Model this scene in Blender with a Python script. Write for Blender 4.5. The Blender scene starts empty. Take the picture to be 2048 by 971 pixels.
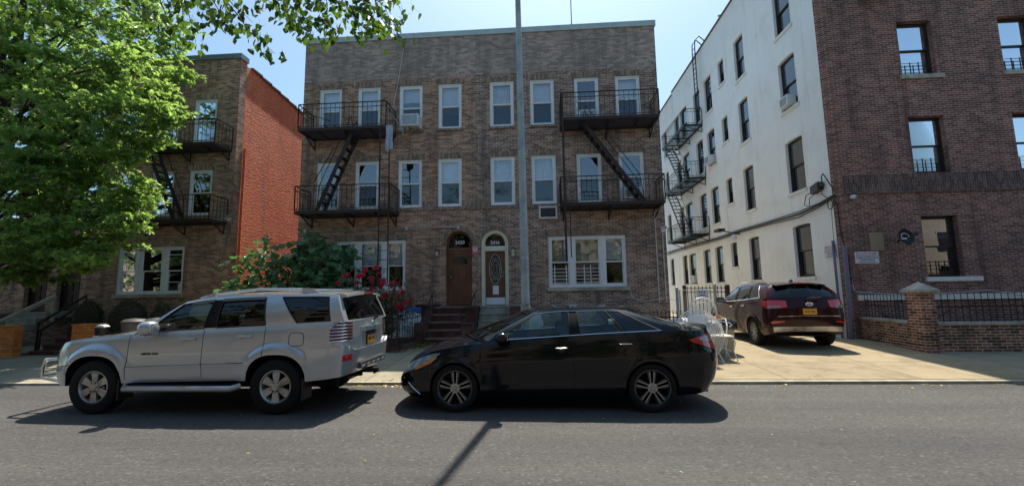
import bpy, math, random
import numpy as np
from mathutils import Vector, Matrix
rnd = random.Random(7)
SC = bpy.context.scene
COL = SC.collection
PI = math.pi
R = math.radians
EYE = 1.65

# ---------------------------------------------------------------- mesh builder
def V(*a): return Vector(a)

class MB:
    def __init__(s): s.v = []; s.f = []; s.m = []
    def add(s, vs, fs, mi=0):
        o = len(s.v); s.v += [tuple(p) for p in vs]
        for f in fs: s.f.append([i + o for i in f]); s.m.append(mi)
    def quad(s, a, b, c, d, mi=0): s.add([a, b, c, d], [(0, 1, 2, 3)], mi)
    def box(s, x0, x1, y0, y1, z0, z1, mi=0):
        s.hexa([(x0,y0,z0),(x1,y0,z0),(x1,y1,z0),(x0,y1,z0),(x0,y0,z1),(x1,y0,z1),(x1,y1,z1),(x0,y1,z1)], mi)
    def hexa(s, p, mi=0):
        s.add(p, [(0,3,2,1),(4,5,6,7),(0,1,5,4),(1,2,6,5),(2,3,7,6),(3,0,4,7)], mi)
    def fbox(s, F, u0, u1, z0, z1, n0, n1, mi=0):
        s.hexa([F(u0,z0,n0),F(u1,z0,n0),F(u1,z0,n1),F(u0,z0,n1),F(u0,z1,n0),F(u1,z1,n0),F(u1,z1,n1),F(u0,z1,n1)], mi)
    def frame(s, F, u0, u1, z0, z1, w, n0, n1, mi=0):
        s.fbox(F, u0, u0+w, z0, z1, n0, n1, mi); s.fbox(F, u1-w, u1, z0, z1, n0, n1, mi)
        s.fbox(F, u0+w, u1-w, z1-w, z1, n0, n1, mi); s.fbox(F, u0+w, u1-w, z0, z0+w, n0, n1, mi)
    def bar(s, a, b, w, h=None, mi=0, up=(0,0,1)):
        a = Vector(a); b = Vector(b); h = h or w
        d = (b-a).normalized(); u = Vector(up)
        if abs(d.dot(u)) > .95: u = Vector((0,1,0))
        r = d.cross(u).normalized()*w/2; u = r.cross(d).normalized()*h/2
        s.hexa([a-r-u, a+r-u, b+r-u, b-r-u, a-r+u, a+r+u, b+r+u, b-r+u], mi)
    def tube(s, path, r, n=6, mi=0, closed=False, cap=True):
        P = [Vector(p) for p in path]; k = len(P); rings = []
        rr = r if isinstance(r, (list, tuple)) else [r]*k
        up = None
        for i in range(k):
            if closed: d = P[(i+1) % k] - P[i-1]
            else: d = P[min(i+1, k-1)] - P[max(i-1, 0)]
            d = d.normalized() if d.length > 1e-9 else Vector((0,0,1))
            if up is None:
                up = Vector((0,0,1)) if abs(d.z) < .9 else Vector((1,0,0))
            a = d.cross(up)
            if a.length < 1e-4: a = d.cross(Vector((0.3,1,0.2)))
            a.normalize(); b = a.cross(d).normalized(); up = b
            rings.append([P[i] + (a*math.cos(2*PI*j/n) + b*math.sin(2*PI*j/n))*rr[i] for j in range(n)])
        vs = [p for ring in rings for p in ring]; fs = []
        for i in range(k if closed else k-1):
            for j in range(n):
                i2 = (i+1) % k; j2 = (j+1) % n
                fs.append((i*n+j, i*n+j2, i2*n+j2, i2*n+j))
        if cap and not closed:
            fs.append(tuple(range(n))); fs.append(tuple((k-1)*n + j for j in reversed(range(n))))
        s.add(vs, fs, mi)
    def cyl(s, a, b, r0, r1=None, n=12, mi=0): s.tube([a, b], [r0, r0 if r1 is None else r1], n, mi)
    def lathe(s, prof, o=(0,0,0), axis='z', n=24, mi=0, a0=0, a1=2*PI):
        o = Vector(o); rings = []; full = abs(a1-a0-2*PI) < 1e-6; cnt = n if full else n+1
        vs = []
        for r, h in prof:
            for j in range(cnt):
                t = a0 + (a1-a0)*j/n; c, q = r*math.cos(t), r*math.sin(t)
                p = {'z': (c, q, h), 'y': (c, h, q), 'x': (h, c, q)}[axis]
                vs.append(o + Vector(p))
        fs = []
        for i in range(len(prof)-1):
            for j in range(n):
                j2 = (j+1) % cnt
                fs.append((i*cnt+j, i*cnt+j2, (i+1)*cnt+j2, (i+1)*cnt+j))
        s.add(vs, fs, mi)
    def grid(s, G, mi=0, flip=False):
        nr = len(G); nc = len(G[0]); fs = []
        for i in range(nr-1):
            for j in range(nc-1):
                f = (i*nc+j, i*nc+j+1, (i+1)*nc+j+1, (i+1)*nc+j)
                fs.append(f[::-1] if flip else f)
        s.add([p for row in G for p in row], fs, mi)
    def sphere(s, c, r, n=10, m=6, mi=0):
        c = Vector(c); rx, ry, rz = r if isinstance(r, (list, tuple)) else (r, r, r)
        G = [[c + Vector((rx*math.sin(PI*i/m)*math.cos(2*PI*j/n), ry*math.sin(PI*i/m)*math.sin(2*PI*j/n), rz*math.cos(PI*i/m))) for j in range(n+1)] for i in range(m+1)]
        s.grid(G, mi)
    def rbox(s, c, size, rad, mi=0, jit=0, k=3):
        """rounded box (superellipsoid-like) for cushions, bags"""
        c = Vector(c); n, m = 16, 10; G = []
        def sp(x, e): return math.copysign(abs(x)**e, x)
        for i in range(m+1):
            ph = -PI/2 + PI*i/m; row = []
            for j in range(n+1):
                th = 2*PI*(j % n)/n
                p = Vector((sp(math.cos(ph), rad)*sp(math.cos(th), rad)*size[0]/2, sp(math.cos(ph), rad)*sp(math.sin(th), rad)*size[1]/2, sp(math.sin(ph), rad)*size[2]/2))
                if jit and 0 < i < m: 
                    h = math.sin(j % n*12.9898 + i*78.233 + k)*43758.5453; h -= math.floor(h); p *= 1 + jit*(h-.5)
                row.append(c + p)
            G.append(row)
        s.grid(G, mi)
    def prism(s, poly, fn, d0, d1, mi=0):
        n = len(poly); a = [fn(p, d0) for p in poly]; b = [fn(p, d1) for p in poly]
        s.add(a + b, [tuple(range(n))[::-1], tuple(range(n, 2*n))] + [(i, (i+1) % n, n+(i+1) % n, n+i) for i in range(n)], mi)
    def xf(s, M, i0=0):
        s.v[i0:] = [tuple(M @ Vector(p)) for p in s.v[i0:]]
    def build(s, name, mats, parent=None, smooth=None, world=True, weld=False):
        me = bpy.data.meshes.new(name)
        off = Vector((0,0,0)); q = parent
        while world and q is not None: off += q.location; q = q.parent
        vs = np.array(s.v, dtype=np.float64) - np.array(off) if s.v else np.zeros((0,3))
        me.from_pydata(vs.tolist(), [], s.f)
        ms = mats if isinstance(mats, (list, tuple)) else [mats]
        for m in ms: me.materials.append(m)
        if len(ms) > 1: me.polygons.foreach_set('material_index', s.m)
        me.update()
        if weld:
            import bmesh
            bm = bmesh.new(); bm.from_mesh(me)
            bmesh.ops.remove_doubles(bm, verts=bm.verts, dist=1e-4)
            bmesh.ops.recalc_face_normals(bm, faces=bm.faces); bm.to_mesh(me); bm.free()
        if smooth is not None:
            me.shade_smooth(); me.set_sharp_from_angle(angle=R(smooth))
        o = bpy.data.objects.new(name, me); COL.objects.link(o)
        if parent is not None: o.parent = parent
        return o

def tag(o, label=None, cat=None, group=None, kind=None):
    if label: o['label'] = label
    if cat: o['category'] = cat
    if group: o['group'] = group
    if kind: o['kind'] = kind
    return o
def thing(name, label, cat, loc=(0,0,0), group=None, rz=0):
    o = bpy.data.objects.new(name, None); COL.objects.link(o); o.location = loc; o.rotation_euler = (0,0,rz)
    o.empty_display_size = .2
    return tag(o, label, cat, group)
def copy_tree(o, parent=None):
    c = o.copy(); COL.objects.link(c); c.parent = parent
    for ch in list(o.children): copy_tree(ch, c)
    return c
def Fr(O, U, N):
    O = Vector(O); U = Vector(U); N = Vector(N)
    return lambda u, z, n=0: O + U*u + N*n + Vector((0,0,z))
def pchip(pts):
    xs = [p[0] for p in pts]; ys = [p[1] for p in pts]; n = len(xs)
    d = [(ys[i+1]-ys[i])/(xs[i+1]-xs[i]) for i in range(n-1)]
    m = [d[0]] + [0 if d[i-1]*d[i] <= 0 else 2*d[i-1]*d[i]/(d[i-1]+d[i]) for i in range(1, n-1)] + [d[-1]]
    def f(x):
        if x <= xs[0]: return ys[0]
        if x >= xs[-1]: return ys[-1]
        i = 0
        while x > xs[i+1]: i += 1
        h = xs[i+1]-xs[i]; t = (x-xs[i])/h
        return ys[i]*(1+2*t)*(1-t)**2 + h*m[i]*t*(1-t)**2 + ys[i+1]*t*t*(3-2*t) + h*m[i+1]*t*t*(t-1)
    return f
def lin(pts):
    def f(x):
        if x <= pts[0][0]: return pts[0][1]
        for (a, b), (c, d) in zip(pts, pts[1:]):
            if x <= c: return b + (d-b)*(x-a)/(c-a)
        return pts[-1][1]
    return f
_txt = {}
def text_polys(t, size, bold=0.0, align='CENTER'):
    """flat outlines of a line of lettering: verts (x,y), faces"""
    k = (t, size, bold, align)
    if k in _txt: return _txt[k]
    cu = bpy.data.curves.new('t', 'FONT'); cu.body = t; cu.size = size; cu.align_x = align; cu.offset = bold
    cu.resolution_u = 2
    o = bpy.data.objects.new('t', cu); COL.objects.link(o)
    bpy.context.view_layer.update()
    me = bpy.data.meshes.new_from_object(o.evaluated_get(bpy.context.evaluated_depsgraph_get()))
    r = ([tuple(v.co) for v in me.vertices], [tuple(p.vertices) for p in me.polygons])
    bpy.data.objects.remove(o); bpy.data.curves.remove(cu); bpy.data.meshes.remove(me)
    _txt[k] = r
    return r
def lettering(mb, t, F, u, z, n, size, bold=0.0, mi=0, width=None):
    vs, fs = text_polys(t, size, bold)
    k = 1
    if width:
        w = max(p[0] for p in vs) - min(p[0] for p in vs); k = width/w
    mb.add([F(u + p[0]*k, z + p[1], n) for p in vs], fs, mi)

# ---------------------------------------------------------------- materials
class NT:
    def __init__(s, name):
        s.mat = bpy.data.materials.new(name); s.mat.use_nodes = True; s.t = s.mat.node_tree; s.t.nodes.clear()
        s.out = s.n('ShaderNodeOutputMaterial')
    def n(s, typ, **kw):
        nd = s.t.nodes.new(typ)
        for k, v in kw.items():
            if hasattr(nd, k) and not k[0].isupper(): setattr(nd, k, v)
        return nd
    def l(s, a, b): s.t.links.new(a, b)
    def set(s, nd, **kw):
        for k, v in kw.items():
            sock = nd.inputs[k.replace('_', ' ')]
            if isinstance(v, bpy.types.NodeSocket): s.l(v, sock)
            else: sock.default_value = v
        return nd
    def coord(s): return s.n('ShaderNodeTexCoord').outputs['Object']
    def noise(s, vec, scale, detail=4, rough=.55):
        nd = s.n('ShaderNodeTexNoise'); s.l(vec, nd.inputs['Vector']); nd.inputs['Scale'].default_value = scale
        nd.inputs['Detail'].default_value = detail; nd.inputs['Roughness'].default_value = rough
        return nd.outputs['Fac']
    def ramp(s, fac, stops):
        nd = s.n('ShaderNodeValToRGB'); s.l(fac, nd.inputs['Fac'])
        while len(nd.color_ramp.elements) < len(stops): nd.color_ramp.elements.new(.5)
        for e, (p, c) in zip(nd.color_ramp.elements, stops):
            e.position = p; e.color = (*c, 1) if len(c) == 3 else c
        return nd.outputs['Color']
    def mix(s, fac, a, b, mode='MIX'):
        nd = s.n('ShaderNodeMix'); nd.data_type = 'RGBA'; nd.blend_type = mode
        for i, v in ((0, fac), (6, a), (7, b)):
            if isinstance(v, bpy.types.NodeSocket): s.l(v, nd.inputs[i])
            else: nd.inputs[i].default_value = (*v, 1) if isinstance(v, tuple) and len(v) == 3 else v
        return nd.outputs[2]
    def math(s, op, a, b=0.0):
        nd = s.n('ShaderNodeMath'); nd.operation = op
        for i, v in ((0, a), (1, b)):
            if isinstance(v, bpy.types.NodeSocket): s.l(v, nd.inputs[i])
            else: nd.inputs[i].default_value = v
        return nd.outputs[0]
    def bump(s, h, strength=.3, dist=.01):
        nd = s.n('ShaderNodeBump'); s.l(h, nd.inputs['Height']); nd.inputs['Strength'].default_value = strength
        nd.inputs['Distance'].default_value = dist
        return nd.outputs['Normal']
    def bsdf(s, base=None, rough=.5, metal=0, spec=.5, normal=None, coat=0, coat_rough=.05):
        b = s.n('ShaderNodeBsdfPrincipled')
        for k, v in (('Base Color', base), ('Roughness', rough), ('Metallic', metal), ('Specular IOR Level', spec), ('Normal', normal), ('Coat Weight', coat), ('Coat Roughness', coat_rough)):
            if v is None: continue
            if isinstance(v, bpy.types.NodeSocket): s.l(v, b.inputs[k])
            else: b.inputs[k].default_value = (*v, 1) if isinstance(v, tuple) else v
        s.l(b.outputs[0], s.out.inputs['Surface'])
        return b
def plain(name, c, rough=.5, metal=0, spec=.5, var=.25, scale=6, bump=0, coat=0, dirt=None):
    t = NT(name); co = t.coord()
    f = t.noise(co, scale, 5)
    col = t.ramp(f, [(.3, tuple(x*(1-var) for x in c)), (.7, tuple(min(1, x*(1+var)) for x in c))])
    if dirt:
        f2 = t.noise(co, 1.7, 6, .65)
        col = t.mix(t.ramp(f2, [(.48, (0,0,0)), (.68, (1,1,1))]), col, dirt)
    nm = t.bump(t.noise(co, scale*6, 3), bump, .01) if bump else None
    t.bsdf(col, rough, metal, spec, nm, coat)
    return t.mat
def wallvec(t, swap=False):
    """brick coordinates that follow whichever way the wall faces"""
    co = t.coord(); g = t.n('ShaderNodeNewGeometry')
    s1 = t.n('ShaderNodeSeparateXYZ'); t.l(co, s1.inputs[0])
    s2 = t.n('ShaderNodeSeparateXYZ'); t.l(g.outputs['True Normal'], s2.inputs[0])
    side = t.math('GREATER_THAN', t.math('ABSOLUTE', s2.outputs[0]), .75)
    u = t.math('ADD', t.math('MULTIPLY', s1.outputs[1], side), t.math('MULTIPLY', s1.outputs[0], t.math('SUBTRACT', 1.0, side)))
    flat = t.math('GREATER_THAN', t.math('ABSOLUTE', s2.outputs[2]), .75)
    w = t.math('ADD', t.math('MULTIPLY', s1.outputs[1], flat), t.math('MULTIPLY', s1.outputs[2], t.math('SUBTRACT', 1.0, flat)))
    c = t.n('ShaderNodeCombineXYZ')
    t.l(w if swap else u, c.inputs[0]); t.l(u if swap else w, c.inputs[1])
    return co, c.outputs[0]
def brick(name, c1, c2, mortar, var=.35, bw=.213, bh=.0677, ms=.011, bump=.5, swap=False, stain=None, rough=.85, big=None, paint=False):
    t = NT(name); co, vec = wallvec(t, swap)
    nz = t.n('ShaderNodeTexNoise'); t.l(vec, nz.inputs['Vector']); nz.inputs['Scale'].default_value = 9
    off = t.n('ShaderNodeVectorMath'); off.operation = 'MULTIPLY_ADD'
    t.l(nz.outputs['Color'], off.inputs[0]); off.inputs[1].default_value = (.006, .004, 0); t.l(vec, off.inputs[2])
    b = t.n('ShaderNodeTexBrick'); t.l(off.outputs[0], b.inputs['Vector'])
    t.set(b, Scale=1.0, Mortar_Size=ms, Mortar_Smooth=.2, Bias=0.0, Brick_Width=bw, Row_Height=bh)
    b.inputs['Color1'].default_value = (*c1, 1); b.inputs['Color2'].default_value = (*c2, 1); b.inputs['Mortar'].default_value = (*mortar, 1)
    # single odd bricks: a second brick grid in grey values picks darker and lighter ones
    b2 = t.n('ShaderNodeTexBrick'); t.l(off.outputs[0], b2.inputs['Vector'])
    t.set(b2, Scale=1.0, Mortar_Size=0.0, Bias=.1, Brick_Width=bw, Row_Height=bh); b2.offset = .5
    b2.inputs['Color1'].default_value = (1+var,)*3 + (1,); b2.inputs['Color2'].default_value = (1-var,)*3 + (1,)
    b2.squash = 1.0
    f = t.noise(co, 22, 3)
    col = t.mix(1.0, b.outputs['Color'], b2.outputs['Color'], 'MULTIPLY')
    col = t.mix(1.0, col, t.ramp(f, [(.25, (.72,.72,.72)), (.75, (1.25,1.25,1.25))]), 'MULTIPLY')
    f2 = t.noise(co, .55, 6, .6)
    col = t.mix(1.0, col, t.ramp(f2, [(.3, (.78,.78,.78)), (.7, (1.18,1.16,1.13))]), 'MULTIPLY')
    if stain:
        mp = t.n('ShaderNodeMapping'); t.l(co, mp.inputs[0]); mp.inputs['Scale'].default_value = (1.6, 1.6, .22)
        f3 = t.noise(mp.outputs[0], 1.2, 6, .6)
        col = t.mix(t.ramp(f3, [(.50, (0,0,0)), (.74, (.8,.8,.8))]), col, stain)
    h = t.math('SUBTRACT', t.math('MULTIPLY', f, .25), b.outputs['Fac'])
    t.bsdf(col, rough, 0, .3, t.bump(h, bump, .012))
    return t.mat
def glass(name, tint=(.8,.85,.85), refl=.12, rough=0.01, wob=0.0):
    t = NT(name)
    tr = t.n('ShaderNodeBsdfTransparent'); tr.inputs[0].default_value = (*tint, 1)
    gl = t.n('ShaderNodeBsdfGlossy'); gl.inputs['Roughness'].default_value = rough; gl.inputs['Color'].default_value = (.95,.97,1,1)
    fr = t.n('ShaderNodeFresnel'); fr.inputs['IOR'].default_value = 1.45
    if wob:
        nm = t.bump(t.noise(t.coord(), 2.3, 2), wob, .02); t.l(nm, gl.inputs['Normal'])
    fac = t.math('MINIMUM', t.math('ADD', fr.outputs[0], refl), 1.0)
    mx = t.n('ShaderNodeMixShader'); t.l(fac, mx.inputs[0]); t.l(tr.outputs[0], mx.inputs[1]); t.l(gl.outputs[0], mx.inputs[2])
    t.l(mx.outputs[0], t.out.inputs['Surface'])
    return t.mat
def leafmat(name, c, tr, var=.5, trans=.45, gloss=.35):
    t = NT(name); g = t.n('ShaderNodeNewGeometry')
    v = g.outputs['Random Per Island']
    lo = tuple(x*(1-var) for x in c); hi = tuple(x*(1+var) for x in c)
    col = t.ramp(v, [(0, lo), (.6, c), (1, (hi[0]*1.25, hi[1], hi[2]))])
    col2 = t.ramp(v, [(0, tuple(x*(1-var*.6) for x in tr)), (1, tuple(x*(1+var*.6) for x in tr))])
    d = t.n('ShaderNodeBsdfPrincipled'); t.l(col, d.inputs['Base Color']); d.inputs['Roughness'].default_value = gloss
    d.inputs['Specular IOR Level'].default_value = .45
    s = t.n('ShaderNodeBsdfTranslucent'); t.l(col2, s.inputs['Color'])
    mx = t.n('ShaderNodeMixShader'); mx.inputs[0].default_value = trans
    t.l(d.outputs[0], mx.inputs[1]); t.l(s.outputs[0], mx.inputs[2]); t.l(mx.outputs[0], t.out.inputs['Surface'])
    return t.mat
def asphalt():
    t = NT('asphalt'); co = t.coord()
    vo = t.n('ShaderNodeTexVoronoi'); t.l(co, vo.inputs['Vector']); vo.inputs['Scale'].default_value = 36
    sp = t.ramp(vo.outputs['Color'], [(0, (.009,.009,.009)), (.30, (.052,.050,.051)), (.8, (.077,.075,.075)), (1, (.19,.18,.175))])
    f = t.noise(co, 190, 3, .7)
    col = t.mix(.52, sp, t.ramp(f, [(.3, (.032,.031,.032)), (.75, (.105,.101,.099))]))
    mp = t.n('ShaderNodeMapping'); t.l(co, mp.inputs[0]); mp.inputs['Scale'].default_value = (.25, .9, 1)
    f2 = t.noise(mp.outputs[0], .8, 6, .6)
    col = t.mix(1.0, col, t.ramp(f2, [(.3, (.8,.8,.82)), (.7, (1.2,1.18,1.14))]), 'MULTIPLY')
    mp2 = t.n('ShaderNodeMapping'); t.l(co, mp2.inputs[0]); mp2.inputs['Scale'].default_value = (.06, 1.1, 1)
    col = t.mix(1.0, col, t.ramp(t.noise(mp2.outputs[0], 1.0, 4, .6), [(.32, (.82,.82,.83)), (.68, (1.13,1.12,1.1))]), 'MULTIPLY')
    # tar patches and old oil drips
    f3 = t.noise(mp.outputs[0], 3.1, 4, .5)
    col = t.mix(t.ramp(f3, [(.66, (0,0,0)), (.74, (.55,.55,.55))]), col, (.025,.024,.024))
    h = t.math('ADD', vo.outputs['Distance'], t.math('MULTIPLY', f, .5))
    t.bsdf(col, .85, 0, .35, t.bump(h, .7, .012))
    return t.mat
def concrete(name, c, sx=1.52, sy=1.52, joint=.012, ox=0, oy=0, crack=True, offset=0.0):
    t = NT(name); co = t.coord()
    mp = t.n('ShaderNodeMapping'); t.l(co, mp.inputs[0]); mp.inputs['Location'].default_value = (ox, oy, 0)
    b = t.n('ShaderNodeTexBrick'); t.l(mp.outputs[0], b.inputs['Vector']); b.offset = offset
    t.set(b, Scale=1.0, Mortar_Size=joint, Mortar_Smooth=.3, Bias=0.0, Brick_Width=sx, Row_Height=sy)
    b.inputs['Color1'].default_value = (*[x*1.08 for x in c], 1); b.inputs['Color2'].default_value = (*[x*.9 for x in c], 1)
    b.inputs['Mortar'].default_value = (*[x*.38 for x in c], 1)
    f = t.noise(co, 1.6, 8, .68); f2 = t.noise(co, 70, 3, .6)
    col = t.mix(1.0, b.outputs['Color'], t.ramp(f, [(.28, (.66,.64,.6)), (.5, (1,1,1)), (.75, (1.14,1.12,1.08))]), 'MULTIPLY')
    col = t.mix(1.0, col, t.ramp(f2, [(.3, (.85,.85,.85)), (.7, (1.12,1.12,1.12))]), 'MULTIPLY')
    if crack:
        vo = t.n('ShaderNodeTexVoronoi'); vo.feature = 'DISTANCE_TO_EDGE'
        dv = t.n('ShaderNodeVectorMath'); dv.operation = 'MULTIPLY_ADD'
        nz = t.n('ShaderNodeTexNoise'); t.l(co, nz.inputs['Vector']); nz.inputs['Scale'].default_value = 2.5
        t.l(nz.outputs['Color'], dv.inputs[0]); dv.inputs[1].default_value = (.5,.5,.5); t.l(co, dv.inputs[2])
        t.l(dv.outputs[0], vo.inputs['Vector']); vo.inputs['Scale'].default_value = .42
        col = t.mix(t.ramp(vo.outputs['Distance'], [(.003, (.38,.38,.38)), (.008, (0,0,0))]), col, tuple(x*.3 for x in c))
    t.bsdf(col, .9, 0, .25, t.bump(f2, .3, .006))
    return t.mat
def carpaint(name, c, metal, rough, flake=0.0, dust=None, coat=1.0, spec=.5):
    t = NT(name); co = t.coord(); col = (*c, 1)
    b = t.bsdf(c, rough, metal, spec, None, coat, .03)
    if flake:
        f = t.noise(co, 900, 1)
        t.l(t.ramp(f, [(.3, tuple(x*(1-flake) for x in c)), (.7, tuple(min(1, x*(1+flake)) for x in c))]), b.inputs['Base Color'])
    if dust:
        f2 = t.noise(co, 3.5, 6, .7)
        t.l(t.math('MULTIPLY_ADD', f2, .25), b.inputs['Roughness']) if False else None
        g = t.n('ShaderNodeNewGeometry'); s2 = t.n('ShaderNodeSeparateXYZ'); t.l(co, s2.inputs[0])
        k = t.ramp(f2, [(.42, (0,0,0)), (.8, (dust[3],)*3)])
        bc = b.inputs['Base Color']
        src = bc.links[0].from_socket if bc.links else tuple(c)
        t.l(t.mix(k, src, tuple(dust[:3])), bc)
        t.l(t.ramp(f2, [(.35, (rough,)*3), (.85, (min(1, rough+.25),)*3)]), b.inputs['Roughness'])
    return t.mat

M = {}
M['asphalt'] = asphalt()
M['sidewalk'] = concrete('sidewalk_concrete', (.27,.24,.18), 1.52, 1.62, .012, .35, -.1)
M['driveway'] = concrete('driveway_concrete', (.275,.222,.145), 2.3, 3.4, .012, .2, .4)
M['kerb'] = plain('kerb_stone', (.30,.27,.21), .9, 0, .25, .3, 4, .3)
M['brick_brown'] = brick('brown_brick', (.42,.228,.142), (.275,.150,.098), (.44,.345,.275), .30, ms=.0125, stain=(.09,.065,.058))
M['brick_grey'] = brick('grey_brown_brick', (.31,.183,.135), (.18,.112,.090), (.46,.38,.32), .32, ms=.013, stain=(.09,.08,.075))
M['brick_pale'] = brick('weathered_grey_brick', (.43,.325,.275), (.335,.258,.222), (.39,.325,.285), .22, stain=(.17,.15,.14))
M['brick_tan'] = brick('tan_soldier_brick', (.44,.33,.22), (.33,.24,.16), (.28,.24,.19), .25, swap=True)
M['brick_dark_soldier'] = brick('dark_soldier_brick', (.29,.20,.15), (.22,.155,.12), (.28,.24,.2), .28, swap=True)
M['brick_red'] = brick('dark_red_brick', (.265,.092,.066), (.17,.066,.054), (.37,.295,.255), .26, ms=.013, stain=(.07,.04,.042))
M['brick_band'] = brick('sooty_soldier_brick', (.165,.098,.084), (.115,.075,.066), (.20,.16,.145), .3, swap=True)
M['brick_fence'] = brick('fence_red_brick', (.27,.078,.042), (.14,.048,.034), (.46,.38,.29), .40, ms=.013, stain=(.03,.028,.022))
M['brick_orange'] = brick('orange_wall_brick', (.60,.22,.055), (.50,.17,.045), (.42,.15,.04), .15, stain=None)
def red_wall():
    t = NT('red_painted_brick'); co, vec = wallvec(t)
    nz = t.n('ShaderNodeTexNoise'); t.l(vec, nz.inputs['Vector']); nz.inputs['Scale'].default_value = 5
    off = t.n('ShaderNodeVectorMath'); off.operation = 'MULTIPLY_ADD'
    t.l(nz.outputs['Color'], off.inputs[0]); off.inputs[1].default_value = (.03,.03,0); t.l(vec, off.inputs[2])
    b = t.n('ShaderNodeTexBrick'); t.l(off.outputs[0], b.inputs['Vector'])
    t.set(b, Scale=1.0, Mortar_Size=.016, Mortar_Smooth=.6, Bias=0.0, Brick_Width=.213, Row_Height=.072)
    f = t.noise(co, 8, 5, .7); f2 = t.noise(co, .5, 5)
    col = t.mix(1.0, t.ramp(f2, [(.3, (.80,.155,.055)), (.7, (.90,.225,.085))]), t.ramp(f, [(.3, (.8,.8,.8)), (.7, (1.15,1.15,1.15))]), 'MULTIPLY')
    col = t.mix(t.math('MULTIPLY', b.outputs['Fac'], .35), col, (.48,.09,.035))
    mw = t.n('ShaderNodeMapping'); t.l(co, mw.inputs[0]); mw.inputs['Scale'].default_value = (1.4, 1.4, .2)
    col = t.mix(t.ramp(t.noise(mw.outputs[0], 1.5, 6, .65), [(.50, (0,0,0)), (.78, (.55,.55,.55))]), col, (.30,.085,.05))
    col = t.mix(t.ramp(t.noise(co, .9, 5, .6), [(.56, (0,0,0)), (.75, (.4,.4,.4))]), col, (.85,.33,.2))
    mp = t.n('ShaderNodeMapping'); t.l(vec, mp.inputs[0]); mp.inputs['Scale'].default_value = (4.2, 16, 1)
    f3 = t.noise(mp.outputs[0], 1.0, 4, .6)
    h = t.math('ADD', t.math('MULTIPLY', b.outputs['Fac'], -.7), t.math('MULTIPLY', f3, 2.6))
    t.bsdf(col, .75, 0, .3, t.bump(h, 1.0, .04))
    return t.mat
M['red_wall'] = red_wall()
def white_wall():
    t = NT('white_painted_brick'); co, vec = wallvec(t)
    b = t.n('ShaderNodeTexBrick'); t.l(vec, b.inputs['Vector'])
    t.set(b, Scale=1.0, Mortar_Size=.012, Mortar_Smooth=.5, Bias=0.0, Brick_Width=.213, Row_Height=.0677)
    f = t.noise(co, 1.1, 7, .65)
    mp = t.n('ShaderNodeMapping'); t.l(co, mp.inputs[0]); mp.inputs['Scale'].default_value = (2.2, 2.2, .18)
    f2 = t.noise(mp.outputs[0], 1.3, 6, .65)
    col = t.ramp(f, [(.25, (.74,.73,.69)), (.5, (.84,.84,.82)), (.8, (.88,.88,.87))])
    col = t.mix(t.ramp(f2, [(.56, (0,0,0)), (.8, (.45,.45,.45))]), col, (.42,.36,.28))
    col = t.mix(t.math('MULTIPLY', b.outputs['Fac'], .15), col, (.5,.48,.45))
    h = t.math('ADD', t.math('MULTIPLY', b.outputs['Fac'], -.5), t.math('MULTIPLY', f, .4))
    t.bsdf(col, .7, 0, .35, t.bump(h, .5, .012))
    return t.mat
M['white_wall'] = white_wall()
M['white_trim'] = plain('white_window_paint', (.74,.76,.76), .45, 0, .4, .06, 5, 0)
M['cream_trim'] = plain('cream_paint', (.66,.62,.50), .55, 0, .4, .1, 5, .1)
M['dark_trim'] = plain('dark_brown_window_paint', (.028,.022,.02), .5, 0, .4, .3, 8, 0)
M['stone'] = plain('limestone', (.42,.40,.34), .85, 0, .3, .2, 5, .2, dirt=(.2,.18,.14))
M['white_sill'] = plain('white_painted_stone', (.72,.72,.68), .7, 0, .3, .1, 6, .1)
M['coping_blue'] = plain('grey_blue_coping_metal', (.42,.50,.50), .5, .1, .4, .12, 3, 0)
M['coping_grey'] = plain('grey_coping_metal', (.15,.19,.22), .5, .2, .4, .15, 3, 0)
M['tile_coping'] = plain('terracotta_coping', (.16,.08,.055), .8, 0, .3, .3, 9, .2)
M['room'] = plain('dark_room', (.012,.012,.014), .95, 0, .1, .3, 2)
M['stucco'] = plain('brown_stucco', (.19,.155,.13), .9, 0, .2, .1, 2, .1)
M['roofing'] = plain('roofing_felt', (.08,.08,.08), .95, 0, .2, .3, 3, .2)
M['pane'] = glass('window_glass', (.93,.95,.96), .09, .005, .06)
M['pane_screen'] = glass('screened_glass', (.42,.45,.47), .05, .05, .04)
M['pane_dark'] = glass('dark_window_glass', (.55,.58,.6), .0, .01, .08)
M['solid_glass'] = plain('dark_door_glass', (.012,.014,.015), .06, 0, .5, .2, 4)
M['blind'] = plain('white_roller_blind', (.86,.88,.90), .8, 0, .2, .05, 3)
M['blind_cream'] = plain('cream_blind', (.55,.52,.44), .8, 0, .2, .08, 3)
M['curtain'] = plain('pale_curtain', (.80,.80,.83), .9, 0, .1, .15, 4)
M['curtain_grey'] = plain('grey_curtain', (.30,.31,.33), .9, 0, .1, .2, 4)
M['iron'] = plain('rust_brown_iron', (.042,.026,.022), .6, .2, .4, .35, 7, .1)
M['iron_black'] = plain('black_iron', (.014,.014,.015), .5, .3, .5, .3, 7, .1)
M['door_brown'] = plain('dark_brown_door', (.125,.045,.018), .4, 0, .5, .45, 2.2, 0)
M['door_dark'] = plain('shaded_dark_door', (.022,.014,.011), .45, 0, .4, .3, 3)
M['door_tan'] = plain('brown_door', (.105,.042,.018), .4, 0, .5, .2, 3, 0)
M['brownstone'] = plain('brownstone_paint', (.070,.024,.019), .75, 0, .35, .3, 5, .2, dirt=(.13,.09,.075))
M['tread'] = plain('worn_brown_tread', (.17,.115,.10), .8, 0, .3, .25, 6, .2)
M['pale_step'] = plain('pale_green_step', (.30,.305,.265), .85, 0, .3, .25, 5, .2, dirt=(.13,.14,.11))
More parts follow.
